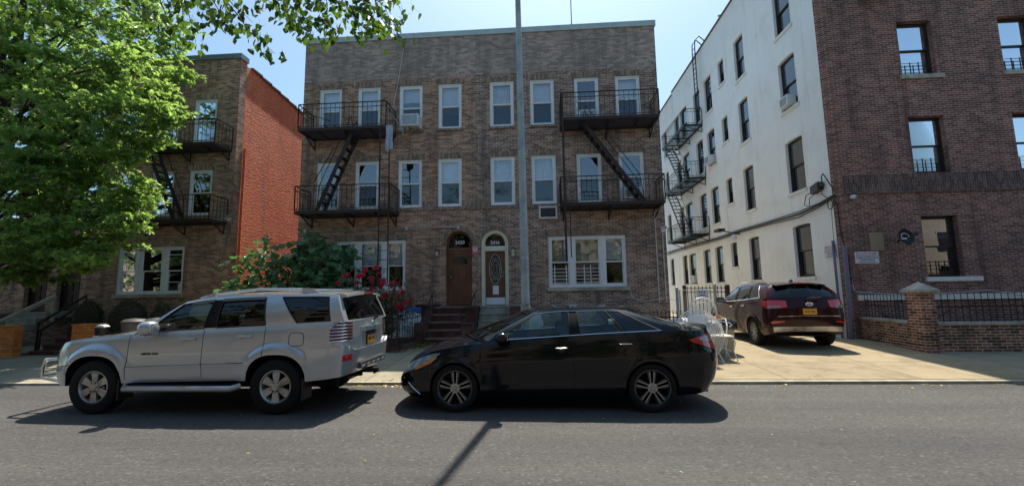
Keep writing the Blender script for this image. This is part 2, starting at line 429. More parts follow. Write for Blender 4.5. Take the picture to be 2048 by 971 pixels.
M['metal'] = plain('galvanised_metal', (.42,.44,.45), .4, .7, .5, .15, 8, 0)
M['chrome'] = plain('chrome', (.78,.79,.80), .12, 1, .5, .03, 8, 0)
M['steel_post'] = plain('painted_steel_post', (.37,.42,.44), .55, .15, .4, .12, 3, .05, dirt=(.2,.23,.23))
M['bin_grey'] = plain('brown_grey_bin', (.13,.115,.105), .6, 0, .35, .15, 4)
M['post_base'] = plain('weathered_concrete_base', (.27,.27,.245), .85, 0, .3, .25, 5, .2)
M['white_plastic'] = plain('white_plastic', (.66,.67,.68), .5, 0, .4, .06, 5)
M['grey_plastic'] = plain('grey_plastic', (.055,.055,.06), .55, 0, .4, .25, 5)
M['black_plastic'] = plain('black_plastic', (.012,.012,.013), .5, 0, .4, .3, 6)
M['bag'] = plain('black_bin_bag', (.012,.013,.018), .22, 0, .7, .3, 9)
M['cardboard'] = plain('cardboard', (.42,.25,.12), .85, 0, .2, .12, 6)
M['bin_beige'] = plain('beige_bin', (.40,.34,.24), .7, 0, .3, .12, 4, .05)
M['sign_white'] = plain('sign_white', (.68,.67,.70), .5, 0, .4, .05, 8)
M['sign_red'] = plain('sign_red', (.50,.045,.05), .5, 0, .4, .06, 8)
M['ink'] = plain('dark_ink', (.10,.035,.06), .6, 0, .3, .1, 8)
M['black_ink'] = plain('black_ink', (.02,.02,.025), .6, 0, .3, .1, 8)
M['cable'] = plain('black_cable', (.012,.012,.014), .5, 0, .4, .2, 8)
M['cable_white'] = plain('white_cable', (.50,.48,.46), .6, 0, .3, .1, 8)
M['pipe_blue'] = plain('violet_grey_downpipe', (.17,.165,.235), .55, .1, .4, .15, 3, .05)
M['beige_panel'] = plain('beige_panel', (.30,.235,.15), .7, 0, .3, .1, 3)
M['wicker'] = plain('white_painted_wire', (.74,.73,.70), .5, 0, .4, .08, 7)
M['lamp_glass'] = plain('milky_lamp_glass', (.45,.45,.36), .3, 0, .5, .05, 7)
M['brass'] = plain('brass', (.55,.42,.2), .3, 1, .5, .1, 7)
M['tarp_white'] = plain('white_tarp', (.64,.68,.74), .6, 0, .4, .08, 4, .2)
M['tarp_blue'] = plain('blue_tarp', (.03,.11,.46), .55, 0, .4, .15, 4)
M['cloth'] = plain('blue_grey_cloth', (.36,.40,.48), .9, 0, .2, .25, 5)
M['bark'] = plain('bark', (.06,.045,.035), .95, 0, .2, .35, 12, .6)
M['soil'] = plain('front_yard_soil', (.07,.055,.04), 1, 0, .1, .4, 6, .5)
M['oak_leaf'] = leafmat('oak_leaf', (.098,.182,.048), (.38,.58,.12), .5, .5)
M['tree_leaf'] = leafmat('lime_leaf', (.045,.085,.022), (.10,.18,.03), .4, .3)
M['linden_leaf'] = leafmat('linden_leaf', (.026,.058,.017), (.14,.26,.025), .9, .36, .35)
M['fig_leaf'] = leafmat('fig_leaf', (.08,.19,.085), (.13,.30,.07), .4, .3, .35)
M['rose_leaf'] = leafmat('rose_leaf', (.03,.07,.025), (.08,.16,.03), .4, .3)
M['rose'] = leafmat('rose_petal', (.62,.045,.11), (.7,.05,.12), .3, .3)
M['bush_leaf'] = leafmat('box_leaf', (.032,.070,.024), (.06,.13,.03), .5, .25)
M['weed_leaf'] = leafmat('weed_leaf', (.11,.14,.035), (.2,.26,.05), .4, .35)
M['dry_leaf'] = leafmat('dry_leaf', (.40,.33,.14), (.34,.27,.10), .4, .2)
# cars
M['silver'] = carpaint('silver_paint', (.46,.49,.52), .55, .24, .08, None)
M['black_paint'] = carpaint('black_paint', (.0035,.004,.007), .0, .08, 0, None, 0.0, .5)
M['maroon'] = carpaint('maroon_paint', (.026,.003,.006), .1, .15, .3, None, 0.0, .35)
M['tyre'] = plain('tyre_rubber', (.007,.007,.007), .8, 0, .3, .3, 30, .2)
M['alloy'] = plain('silver_alloy', (.50,.50,.49), .35, .75, .5, .1, 9, 0, dirt=(.16,.13,.10))
M['alloy_dark'] = plain('gunmetal_alloy', (.10,.10,.105), .3, .8, .5, .1, 9)
M['alloy_face'] = plain('machined_alloy', (.36,.36,.37), .3, .85, .5, .1, 9)
M['car_glass'] = glass('car_glass', (.58,.70,.65), .025, .0)
M['car_glass_dark'] = glass('privacy_glass', (.10,.11,.12), .02, .0)
M['seat'] = plain('dark_seat_fabric', (.035,.036,.04), .85, 0, .2, .2, 14, .1)
M['seat_grey'] = plain('grey_seat_fabric', (.10,.10,.10), .85, 0, .2, .2, 14, .1)
M['cabin'] = plain('cabin_black', (.012,.012,.012), .8, 0, .2, .2, 5)
M['lens_red'] = plain('red_lens', (.55,.014,.02), .12, 0, .6, .1, 20, 0, coat=1)
M['lens_darkred'] = plain('dark_red_lens', (.13,.012,.016), .15, 0, .6, .1, 20, 0, coat=1)
M['lens_clear'] = plain('clear_lens', (.22,.235,.24), .12, .3, .6, .3, 14, 0, coat=1)
M['lens_amber'] = plain('amber_lens', (.62,.17,.03), .15, 0, .6, .1, 20, 0, coat=1)
M['plate'] = plain('orange_plate', (.78,.36,.02), .45, 0, .4, .05, 9)
M['plate_ink'] = plain('navy_ink', (.02,.03,.10), .5, 0, .3, .05, 9)
M['sticker'] = plain('pale_sticker', (.55,.75,.68), .5, 0, .3, .05, 9)
SUN_E, SKY_S, EXPO = 3.85, .082, 1.15
# ---------------------------------------------------------------- setting
KERB = 8.15
def gz(y):
    return 0.0 if y < KERB else .042 + .045*(min(y, 12.4) - KERB)
def sheet(name, x0, x1, ys, mat, dz=0, nx=1, zf=gz, kind='structure'):
    mb = MB()
    mb.grid([[(x0 + (x1-x0)*i/nx, y, zf(y)+dz) for i in range(nx+1)] for y in ys])
    o = mb.build(name, mat); o['kind'] = kind
    return o
tag(sheet('ground', -400, 400, [-400, 400], M['soil'], -.12, zf=lambda y: 0), kind='structure')
sheet('road', -120, 120, [-1.9, KERB+.01], M['asphalt'], 0, zf=lambda y: 0)
sheet('sidewalk', -60, 60, [KERB+.17, 9.5, 11.32, 12.4, 14.9], M['sidewalk'], 0)
sheet('driveway', 2.75, 8.9, [KERB+.17, 10, 12.4, 15, 40], M['driveway'], .005)
sheet('far_sidewalk', -60, 60, [-5.5, -2.07], M['sidewalk'], .1, zf=lambda y: 0)
mb = MB()   # the kerb, lowered where cars cross to the driveway
kh = lin([(-60, .048), (60, .048)])
xs = [-60, -30, -15] + [-12 + i*1.5 for i in range(18)] + [16, 30, 60]
for a, b in zip(xs, xs[1:]):
    b2 = b - .006
    ha, hb = kh(a), kh(b)
    y0, y1, y2 = KERB, KERB + .02, KERB + .172
    mb.hexa([(a,y0,-.1),(b2,y0,-.1),(b2,y2,-.1),(a,y2,-.1),(a,y1,ha),(b2,y1,hb),(b2,y2,ha),(a,y2,ha)])
mb.build('kerb', M['kerb'])['kind'] = 'structure'
mb = MB(); mb.box(-60, 60, -2.07, -1.9, -.1, .1); mb.build('far_kerb', M['kerb'])['kind'] = 'structure'
# planting soil behind the fence of the brown house and in the yard on the left
sheet('front_yard', -8.4, -3.9, [11.42, 12.4, 14.5], M['soil'], .012)
tag(sheet('left_yard', -14.6, -11.2, [11.3, 12.4, 14.8], M['soil'], .012), kind='structure')
# yellow fallen leaves and litter in the gutter, and specks on the asphalt
mb = MB()
def scrap(x, y, z, s):
    a = rnd.uniform(0, 6.28); t = rnd.uniform(.2, .9)
    p = [(x + s*math.cos(a), y + s*math.sin(a), z), (x + s*t*math.cos(a+1.7), y + s*t*math.sin(a+1.7), z+s*.35), (x - s*math.cos(a), y - s*math.sin(a), z+.003), (x - s*t*math.cos(a+1.7), y - s*t*math.sin(a+1.7), z+s*.2)]
    mb.add(p, [(0,1,2,3)])
for i in range(420):
    x = rnd.gauss(-2.75, .55) if i < 260 else rnd.uniform(-4, 9); y = KERB - abs(rnd.gauss(0, .13)) - .03
    scrap(x, y, .004, rnd.uniform(.012, .03))
for i in range(120):
    x = rnd.gauss(-2.8, .7); y = KERB + rnd.uniform(.02, .5); scrap(x, y, gz(y)+.01, rnd.uniform(.012, .028))
for i in range(80):
    x, y = rnd.uniform(-9, 9), rnd.uniform(3.6, 8.0); scrap(x, y, .004, rnd.uniform(.006, .022))
tag(mb.build('fallen_leaves', M['dry_leaf']), kind='stuff')

# ---------------------------------------------------------------- buildings
def wall_holes(mb, F, u0, u1, z0, z1, holes, rev=.14, mi=0, rmi=None, zsplit=None):
    """a wall sheet with rectangular openings and their reveals; arched: (a,b,c,d,'arch') springs a half circle at the top"""
    rmi = mi if rmi is None else rmi
    us = sorted({u0, u1, *[h[0] for h in holes], *[h[1] for h in holes]}); zs = sorted({z0, z1, *[h[2] for h in holes], *[h[3] for h in holes]} | ({zsplit} if zsplit else set()))
    us = [u for u in us if u0 <= u <= u1]; zs = [z for z in zs if z0 <= z <= z1]
    for a, b in zip(us, us[1:]):
        for c, d in zip(zs, zs[1:]):
            m, q = (a+b)/2, (c+d)/2
            if any(h[0] < m < h[1] and h[2] < q < h[3] for h in holes): continue
            mb.quad(F(a,c), F(b,c), F(b,d), F(a,d), 1 if zsplit and q > zsplit else mi)
    for h in holes:
        a, b, c, d = h[:4]; top = d
        if len(h) > 4:
            r = (b-a)/2; cx = (a+b)/2
            if h[4] == 'arch': rise = r
            else: rise = h[4]
            top = d - rise
            P = [(cx - r*math.cos(PI*i/16), top + rise*math.sin(PI*i/16)) for i in range(17)]
            for i in range(16):
                (ua, za), (ub, zb) = P[i], P[i+1]
                mb.quad(F(ua,za), F(ub,zb), F(ub,d), F(ua,d), mi)
                mb.quad(F(ua,za), F(ub,zb), F(ub,zb,-rev), F(ua,za,-rev), rmi)
        else:
            mb.quad(F(a,d), F(b,d), F(b,d,-rev), F(a,d,-rev), rmi)
        mb.quad(F(a,c), F(a,top), F(a,top,-rev), F(a,c,-rev), rmi)
        mb.quad(F(b,c), F(b,top), F(b,top,-rev), F(b,c,-rev), rmi)
        mb.quad(F(a,c), F(b,c), F(b,c,-rev), F(a,c,-rev), rmi)

def curtain(mb, F, u0, u1, z0, z1, n, amp=.02, wave=.09, mi=0):
    k = max(8, int((u1-u0)/.018)); G = []
    for z in (z0, z1):
        G.append([F(u0 + (u1-u0)*i/k, z, n + amp*math.sin((u0 + (u1-u0)*i/k)*2*PI/wave + .6*math.sin(i*.37))) for i in range(k+1)])
    mb.grid(G, mi)

def sash_window(parent, F, u0, u1, z0, z1, style='white', blind=.5, cover='blind', lower='pane_screen', sill=None, lintel=None, rec=.045, mid=.5, guard=None, upper='pane', split=None):
    """a double hung window: frame with its own panes, blind, sill and lintel as sub-parts"""
    fm = M['white_trim'] if style == 'white' else M['dark_trim']
    mb = MB(); cw = .075 if style == 'white' else .05
    n0, n1 = -rec-.07, -rec
    mb.frame(F, u0, u1, z0, z1, cw, n0, n1)
    if style == 'white':                                   # an aluminium capping a little proud of the frame
        mb.frame(F, u0+.002, u1-.002, z0+.002, z1-.002, .035, n1, n1+.02)
    a, b, c, d = u0+cw, u1-cw, z0+cw, z1-cw
    zm = c + (d-c)*mid; sw = .038
    mb.frame(F, a, b, zm-.018, d, sw, n0+.02, n1-.012)     # upper sash
    mb.frame(F, a, b, c, zm+.018, sw, n0-.02, n0+.018)     # lower sash, one step back
    if split:
        for q in split: mb.fbox(F, a+sw, b-sw, c+(d-c)*q-.012, c+(d-c)*q+.012, n0+.022, n1-.02)
    w = mb.build('window', fm, parent)
    p = MB(); p.fbox(F, a+sw-.005, b-sw+.005, zm+.018, d-sw+.005, n0+.034, n0+.040); p.build('pane', M[upper], w)
    p = MB(); p.fbox(F, a+sw-.005, b-sw+.005, c+sw-.005, zm-.015, n0-.006, n0); p.build('pane', M[lower], w)
    if blind > 0:
        p = MB()
        if cover in ('blind', 'blind_cream'):
            q_ = n0-.11 if style == 'white' else n0-.05
            p.fbox(F, a+.01, b-.01, d-(d-c)*blind, d, q_, q_+.01)
            p.fbox(F, a+.01, b-.01, d-(d-c)*blind-.025, d-(d-c)*blind, q_-.005, q_+.015)
        else:
            curtain(p, F, a, b, d-(d-c)*blind, d, n0-(.13 if style == 'white' else .06))
        p.build('blind' if cover.startswith('blind') else 'curtain', M[cover], w)
    if sill:
        p = MB(); p.fbox(F, u0-.05, u1+.05, z0-.085, z0-.001, -.1, .055); p.build('sill', M[sill], w)
    if lintel:
        p = MB(); p.fbox(F, u0-.10, u1+.10, z1+.002, z1+.205, -.05, .006); p.build('lintel', M[lintel], w)
    if guard:
        p = MB()
        for i in range(4): p.fbox(F, a, b, c+.06+i*.11, c+.072+i*.11, n1+.004, n1+.016)
        for q in guard: p.fbox(F, a+(b-a)*q-.012, a+(b-a)*q+.012, c+.02, c+.42, n1+.016, n1+.03)
        p.build('window_guard', M['white_trim'] if style == 'white' else M['iron_black'], w)
    return w

def triple_window(parent, F, u0, u1, z0, z1, blinds, sill, lintel, guards=(None,)*3, covers=('blind',)*3, mull=.19, lower='pane_screen', split=(None,)*3, upper='pane', ratio=(.82,1.12,.82), rec=.035):
    mb = MB(); n0, n1 = -rec-.09, -rec
    mb.frame(F, u0, u1, z0, z1, .085, n0, n1)
    tot = (u1-u0) - .17 - 2*mull; k = sum(ratio); x = u0 + .085; bays = []
    for i, r in enumerate(ratio):
        wd = tot*r/k; bays.append((x, x+wd)); x += wd
        if i < 2: mb.fbox(F, x, x+mull, z0+.085, z1-.085, n0, n1-.002); mb.fbox(F, x+.05, x+mull-.05, z0+.085, z1-.085, n1-.002, n1+.012); x += mull
    zm = (z0+z1)/2 - .02; sw = .036
    for j, (a, b) in enumerate(bays):
        mb.frame(F, a, b, zm-.016, z1-.085, sw, n0+.02, n1-.014); mb.frame(F, a, b, z0+.085, zm+.016, sw, n0-.02, n0+.018)
        if split[j]:
            for q in split[j]: mb.fbox(F, a+sw, b-sw, z0+(z1-z0)*q-.012, z0+(z1-z0)*q+.012, n0-.01, n1-.02)
    w = mb.build('window', M['white_trim'], parent)
    for j, (a, b) in enumerate(bays):
        c, d = z0+.085, z1-.085
        p = MB(); p.fbox(F, a+sw-.004, b-sw+.004, zm+.016, d-sw+.004, n0+.034, n0+.040); p.build('pane', M[upper], w)
        p = MB(); p.fbox(F, a+sw-.004, b-sw+.004, c+sw-.004, zm-.014, n0-.006, n0); p.build('pane', M[lower], w)
        if blinds[j]:
            p = MB()
            if covers[j].startswith('blind'): p.fbox(F, a+.01, b-.01, d-(d-c)*blinds[j], d, n0-.12, n0-.105)
            else: curtain(p, F, a, b, d-(d-c)*blinds[j], d, n0-.13)
            p.build('blind' if covers[j].startswith('blind') else 'curtain', M[covers[j]], w)
        if guards[j]:
            p = MB()
            for i in range(5): p.fbox(F, a, b, c+.06+i*.115, c+.078+i*.115, n1+.004, n1+.018)
            for q in guards[j]: p.fbox(F, a+(b-a)*q-.013, a+(b-a)*q+.013, c+.02, c+.64, n1+.018, n1+.034)
            p.build('window_guard', M['white_trim'], w)
    if sill: p = MB(); p.fbox(F, u0-.06, u1+.06, z0-.12, z0-.001, -.1, .07); p.build('sill', M[sill], w)
    if lintel: p = MB(); p.fbox(F, u0-.12, u1+.12, z1+.002, z1+.215, -.05, .006); p.build('lintel', M[lintel], w)
    return w

def arc_pts(cx, cz, r, n=16, a0=PI, a1=0):
    return [(cx + r*math.cos(a0+(a1-a0)*i/n), cz + r*math.sin(a0+(a1-a0)*i/n)) for i in range(n+1)]
def arch_band(mb, F, cx, zb, zs, r0, r1, n0, n1, mi=0):
    """the frame of an arched doorway: two jambs and a half ring"""
    mb.fbox(F, cx-r1, cx-r0, zb, zs, n0, n1, mi); mb.fbox(F, cx+r0, cx+r1, zb, zs, n0, n1, mi)
    A = arc_pts(cx, zs, r0); B = arc_pts(cx, zs, r1)
    for i in range(len(A)-1):
        (a, b), (c, d), (e, f), (g, h) = A[i], A[i+1], B[i+1], B[i]
        mb.hexa([F(a,b,n0),F(c,d,n0),F(e,f,n0),F(g,h,n0),F(a,b,n1),F(c,d,n1),F(e,f,n1),F(g,h,n1)], mi)
def half_disc(mb, F, cx, zs, r, n0, n1, mi=0):
    A = arc_pts(cx, zs, r, 20)
    mb.prism(A, lambda p, n: F(p[0], p[1], n), n0, n1, mi)

def door_brown(parent, F, u0, u1, z0, z1, number=None, mat='door_brown'):
    cx = (u0+u1)/2; r = (u1-u0)/2; zs = z1-r; rec = -.16
    mb = MB(); arch_band(mb, F, cx, z0, zs, r-.07, r, rec-.09, rec+.012)
    mb.fbox(F, cx-r+.07, cx+r-.07, 3.17, 3.27, rec-.09, rec+.008)
    fr = mb.build('door_frame', M[mat], parent)
    p = MB(); half_disc(p, F, cx, zs-.02, r-.07, rec-.055, rec-.045); p.fbox(F, cx-r+.07, cx+r-.07, 3.27, zs-.02, rec-.055, rec-.045)
    p.build('transom_pane', M['pane_dark'], fr)
    if number:
        p = MB(); lettering(p, number, F, cx, 3.40, rec-.041, .17, .004, width=.33); p.build('house_number', M['sign_white'], fr)
    p = MB(); p.sphere(F(cx+.10, 3.66, rec-.12), (.085,.05,.04)); p.build('ceiling_lamp', M['lamp_glass'], fr)
    d = MB(); a, b = cx-r+.07, cx+r-.07
    d.fbox(F, a, b, z0+.02, 3.17, rec-.085, rec-.045)
    d.frame(F, a, b, z0+.02, 3.17, .11, rec-.045, rec-.022)
    for (q, s) in ((z0+.24, z0+.62), (z0+.72, z0+1.28)):
        for (m, n) in ((a+.14, cx-.03), (cx+.03, b-.14)):
            d.fbox(F, m, n, q, s, rec-.045, rec-.028)
            d.fbox(F, m+.04, n-.04, q+.04, s-.04, rec-.028, rec-.020)
    dr = d.build('door', M[mat], parent)
    p = MB(); half_disc(p, F, cx, z0+1.42, .27, rec-.044, rec-.036); p.build('fan_light', M['solid_glass'], dr)
    p = MB(); p.sphere(F(a+.07, z0+.98, rec+.02), .032); p.build('knob', M['brass'], dr)

def door_oval(parent, F, u0, u1, z0, z1, number):
    cx = (u0+u1)/2; r = (u1-u0)/2; zs = z1-r; rec = -.05
    mb = MB(); arch_band(mb, F, cx, z0, zs, r-.085, r, rec-.12, rec+.02); arch_band(mb, F, cx, z0, zs, r-.12, r-.085, rec-.12, rec-.02)
    mb.fbox(F, cx-r+.12, cx+r-.12, 3.12, 3.2, rec-.12, rec); mb.fbox(F, cx-r+.12, cx+r-.12, 3.2, 3.29, rec-.12, rec-.03)
    fr = mb.build('door_frame', M['cream_trim'], parent)
    p = MB(); half_disc(p, F, cx, zs-.02, r-.12, rec-.085, rec-.075); p.fbox(F, cx-r+.12, cx+r-.12, 3.29, zs-.02, rec-.085, rec-.075)
    p.build('transom_pane', M['pane_dark'], fr)
    p = MB(); lettering(p, number, F, cx, 3.36, rec-.071, .16, .004, width=.31); p.build('house_number', M['sign_white'], fr)
    p = MB(); p.sphere(F(cx+.05, 3.66, rec-.16), (.09,.05,.045)); p.build('ceiling_lamp', M['lamp_glass'], fr)
    a, b = cx-r+.12, cx+r-.12
    d = MB(); d.fbox(F, a, b, z0+.01, 3.12, rec-.10, rec-.06); dr = d.build('door', M['door_tan'], parent)
    k = MB(); k.fbox(F, a+.02, b-.02, z0+.02, z0+.26, rec-.06, rec-.052); k.build('kick_plate', M['white_plastic'], dr)
    oc = (cx, z0+1.22)
    E = [(oc[0]+.20*math.cos(t*PI/14), oc[1]+.50*math.sin(t*PI/14)) for t in range(28)]
    g = MB(); g.prism(E, lambda q, n: F(q[0], q[1], n), rec-.06, rec-.054); g.build('oval_pane', M['solid_glass'], dr)
    g = MB()
    for s, rr in ((1, .012), (.72, .006), (.30, .006)):
        g.tube([F(oc[0]+.20*s*math.cos(t*PI/14), oc[1]+.50*s*math.sin(t*PI/14), rec-.05) for t in range(28)], rr, 5, closed=True)
    for sx in (-1, 1):
        g.tube([F(oc[0]+sx*.19, oc[1], rec-.05), F(oc[0], oc[1]+.30, rec-.05), F(oc[0]-sx*.14, oc[1]+.36, rec-.05)], .006, 5)
        g.tube([F(oc[0]+sx*.19, oc[1], rec-.05), F(oc[0], oc[1]-.30, rec-.05), F(oc[0]-sx*.14, oc[1]-.36, rec-.05)], .006, 5)
    g.build('leaded_tracery', M['metal'], dr)
    h = MB(); h.tube([F(b-.06, z0+.98, rec-.05), F(b-.06, z0+.98, rec), F(b-.16, z0+.95, rec+.005)], .013, 6); h.sphere(F(b-.06, z0+1.10, rec-.045), .026); h.build('handle', M['metal'], dr)
    n = MB(); n.fbox(F, cx-.09, cx+.11, z0+.36, z0+.66, rec-.0595, rec-.057); n.build('paper_notice', M['sign_white'], dr)

FL2 = (4.69, 6.39); FL3 = (7.48, 9.14); FL1 = (1.85, 3.56)
def rowhouse(label, x0, x1, D, zroof, wins, tri, door, doorfn, mats, depth=15.5, left_side=None, right_side=None, coping='coping_blue', name='rowhouse', tri_kw={}, base_z=.1, lint3=True, tricov=None, coph=.2):
    b = thing(name, label, 'house', ((x0+x1)/2, D, gz(D)))
    F = Fr((0, D, 0), (1,0,0), (0,-1,0))
    holes = [(w['u'][0], w['u'][1], *(FL3 if w['f'] == 3 else FL2)) for w in wins]
    if tri: holes.append((tri[0], tri[1], *FL1))
    if door: holes.append((door[0], door[1], 1.29, 3.83, 'arch'))
    mb = MB()
    wall_holes(mb, F, x0, x1, base_z, zroof, holes, .15, zsplit=9.42)
    mb.quad((x0,D+.35,zroof),(x1,D+.35,zroof),(x1,D+.35,zroof-.9),(x0,D+.35,zroof-.9))
    mb.quad((x0,D,zroof),(x1,D,zroof),(x1,D+.35,zroof),(x0,D+.35,zroof))
    mb.build('wall', [M[mats[0]], M[mats[2] if len(mats) > 2 else mats[0]]], b)
    mb = MB(); mb.quad((x0,D+depth,base_z),(x1,D+depth,base_z),(x1,D+depth,zroof-.8),(x0,D+depth,zroof-.8)); mb.build('back_wall', M[mats[0]], b)
    for X, mt in ((x0, left_side), (x1, right_side)):
        if mt is None: continue
        mb = MB(); e = .0
        mb.add([(X,D,base_z),(X,D+depth,base_z),(X,D+depth,zroof-1.3),(X,D+.6,zroof-.12),(X,D,zroof-.12)], [(0,1,2,3,4)])
        mb.add([(X,D,zroof-.12),(X,D+.36,zroof-.12),(X,D+.36,zroof),(X,D,zroof)], [(0,1,2,3)])
        mb.build('side_wall', M[mt], b)
    mb = MB(); mb.quad((x0,D+.3,zroof-.7),(x1,D+.3,zroof-.7),(x1,D+depth,zroof-1.5),(x0,D+depth,zroof-1.5)); mb.build('roof', M['roofing'], b)
    mb = MB(); mb.box(x0+.02, x1-.02, D+1.1, D+1.15, base_z, zroof-1); mb.build('dark_backing', M['room'], b)  # near-black sheet that paints the darkness of the rooms behind the panes
    mb = MB(); mb.box(x0-(.04 if left_side else 0), x1+(.04 if right_side else -.004), D-.05, D+.40, zroof+.002, zroof+coph); mb.build('coping', M[coping], b)
    # the sill course that runs across below the second floor windows
    mb = MB(); mb.box(x0+.003, x1-.003, D-.045, D-.001, FL2[0]-.12, FL2[0]-.02); mb.build('sill_course', M['stone' if mats[0] == 'x' else mats[1]], b)
    for w in wins:
        z = FL3 if w['f'] == 3 else FL2
        sash_window(b, F, w['u'][0], w['u'][1], *z, blind=w.get('b', .5), cover=w.get('c', 'blind'), lower=w.get('l', 'pane_screen'), upper=w.get('t', 'pane'),
                    lintel=(mats[1] if (w['f'] == 2 or lint3) else None), sill=(mats[1] if w['f'] == 3 and w.get('sill', True) else None))
    if tri: triple_window(b, F, tri[0], tri[1], *FL1, **tri_kw, sill='stone', lintel=mats[1])
    if door: doorfn(b, F, door[0], door[1], 1.29, 3.83)
    return b, F

W = lambda f, a, b, bl=.5, c='blind', l='pane_screen', t='pane', s=True: dict(f=f, u=(a, b), b=bl, c=c, l=l, t=t, sill=s)
b20, F20 = rowhouse('brown brick three storey house with dark brown arched door numbered 2420', -8.46, -2.14, 14.5, 10.93,
    [W(3,-7.85,-7.03,.5,'blind',s=False), W(3,-6.43,-5.6,.5,'blind',s=False), W(3,-4.9,-4.06,.30), W(3,-3.48,-2.65,.64),
     W(2,-7.85,-7.02,.0), W(2,-6.45,-5.6,0,l='pane_dark'), W(2,-4.9,-4.06,.0,'curtain'), W(2,-3.48,-2.65,.48)],
    (-7.04,-4.6), (-3.2,-2.3), lambda b, F, *a: door_brown(b, F, *a, number='2420'), ('brick_brown', 'brick_dark_soldier', 'brick_pale'), left_side='brick_pale',  # unseen left flank made pale to bounce light onto the red wall
    tri_kw=dict(blinds=(.55,.52,.48), covers=('curtain_grey','blind','curtain')))
b16, F16 = rowhouse('grey brown brick three storey house with white framed arched door numbered 2416', -2.14, 4.19, 14.5, 10.93,
    [W(3,-1.64,-.80,1,'curtain'), W(3,-.22,.62,.42), W(3,1.33,2.17,.0,s=False), W(3,2.75,3.59,.48,s=False),
     W(2,-1.64,-.80,1,'curtain'), W(2,-.22,.62,.5,'curtain'), W(2,1.33,2.17,.0), W(2,2.75,3.59,.0)],
    (.29,2.86), (-1.98,-1.06), lambda b, F, *a: door_oval(b, F, *a, number='2416'), ('brick_grey', 'brick_dark_soldier', 'brick_pale'), right_side='white_wall',  # unseen right flank whitened as an added reflector for the white wall opposite
    tri_kw=dict(blinds=(.5,.5,.47), covers=('blind_cream','blind_cream','blind'), guards=((.18,.82),(.36,.62),None)))
bL, FLh = rowhouse('tan and brown brick house with orange red painted side wall behind the oak tree', -17.95, -11.17, 14.8, 10.70,
    [W(3,-17.3,-16.45), W(3,-15.9,-15.05), W(3,-14.36,-13.48,.5), W(3,-12.88,-12.0,.5,'blind_cream',l='pane_screen',t='pane_dark',s=False),
     W(2,-17.3,-16.45), W(2,-15.9,-15.05), W(2,-14.36,-13.48,.5), W(2,-12.88,-12.0,.46,'blind_cream',t='pane_dark')],
    (-15.43,-12.87), (-17.72,-16.8), lambda b, F, *a: door_brown(b, F, *a, mat='door_dark'), ('brick_brown', 'brick_tan'), right_side='red_wall', coping='coping_grey',
    tri_kw=dict(blinds=(0,0,0), lower='pane_dark', upper='pane_dark', split=((.25,.83),None,(.25,.83))))
bM, FMh = rowhouse('shaded brick house at the far left edge behind the oak tree', -24.3, -17.95, 14.8, 10.70,
    [W(3,-20.4,-19.55), W(2,-20.4,-19.55), W(3,-22,-21.15), W(2,-22,-21.15)], None, (-19.0,-18.1), lambda b, F, *a: door_brown(b, F, *a, mat='door_dark'), ('brick_brown', 'brick_tan'), left_side='brick_brown', coping='coping_grey')
# red edge pipe and tile coping down the painted wall
p = MB(); p.box(-11.2,-11.164,14.802,15.16,.12,10.55); p.build('corner_return', M['brick_brown'], bL)
p = MB(); p.cyl((-11.12,15.22,.2), (-11.12,15.22,7.3), .045, n=8); p.build('downpipe', M['red_wall'], bL)
p = MB()
for i in range(22):
    y = 15.4 + i*.62; z = 10.70-.12 - (y-15.4)*1.18/14.9
    p.box(-11.30, -11.10, y, y+.6, z+.01, z+.07)
    p.cyl((-11.2,y+.6,z+.07), (-11.2,y+.6,z+.105), .10, .07, 8)
p.build('coping_tile', M['tile_coping'], bL)
# soldier course under the sill line on the 2416 / 2420 fronts, and the brick ring over the pale door
for nm, bb, FF, xa, xb in (('a', b20, F20, -8.46, -2.14), ('b', b16, F16, -2.14, 4.19)):
    p = MB(); p.fbox(FF, xa+.002, xb-.002, FL2[0]-.018, FL2[0]+.19, -.01, .004)
    # leave the window openings clear
    us = sorted([w for w in ([(-7.85,-7.02),(-6.45,-5.6),(-4.9,-4.06),(-3.48,-2.65)] if nm == 'a' else [(-1.64,-.80),(-.22,.62),(1.33,2.17),(2.75,3.59)])])
    p = MB(); x = xa+.002
    for a, b in us + [(xb-.002, None)]:
        p.fbox(FF, x, a-.004, FL2[0]-.018, FL2[0]+.19, -.01, .004); x = (b or 0)+.004
    p.build('soldier_course', M['brick_dark_soldier'], bb)
for bb, FF, cx, r in ((b16, F16, -1.52, .46), (b20, F20, -2.75, .45)):
    p = MB(); arch_band(p, FF, cx, 3.30, 3.83-r, r+.005, r+.145, -.01, .008)
    p.build('brick_arch', M['brick_dark_soldier'], bb)

# corner building: dark red brick front, white painted flank
DR = 13.2; XW = 8.85
bR = thing('apartment_building', 'tall dark red brick corner building with white painted side wall', 'apartment building', (14, DR, gz(DR)))
FR = Fr((0, DR, 0), (1,0,0), (0,-1,0)); ZR = 14.55
cols = [(11.12, 12.12), (14.03, 15.03), (17.0, 18.0)]; rows = [(1.96,3.74), (5.02,6.75), (8.06,9.80), (11.05,12.8)]
holes = [(*c, *r) for c in cols for r in rows]
mb = MB(); wall_holes(mb, FR, XW+.2, 26, .05, ZR, holes, .24)
mb.quad((XW,DR+.2,.05),(XW+.2,DR,.05),(XW+.2,DR,ZR),(XW,DR+.2,ZR))
mb.quad((XW+.2,DR,ZR),(26,DR,ZR),(26,DR+.35,ZR),(XW,DR+.35,ZR))
mb.build('wall', M['brick_red'], bR)
mb = MB(); mb.add([(26,DR,0),(26,30.6,0),(26,30.6,ZR-.6),(26,DR,ZR),(XW,30.6,0),(XW,30.6,ZR-.6)], [(0,1,2,3),(1,4,5,2)]); mb.build('back_wall', M['brick_red'], bR)
FS = Fr((XW, 0, 0), (0,1,0), (-1,0,0))
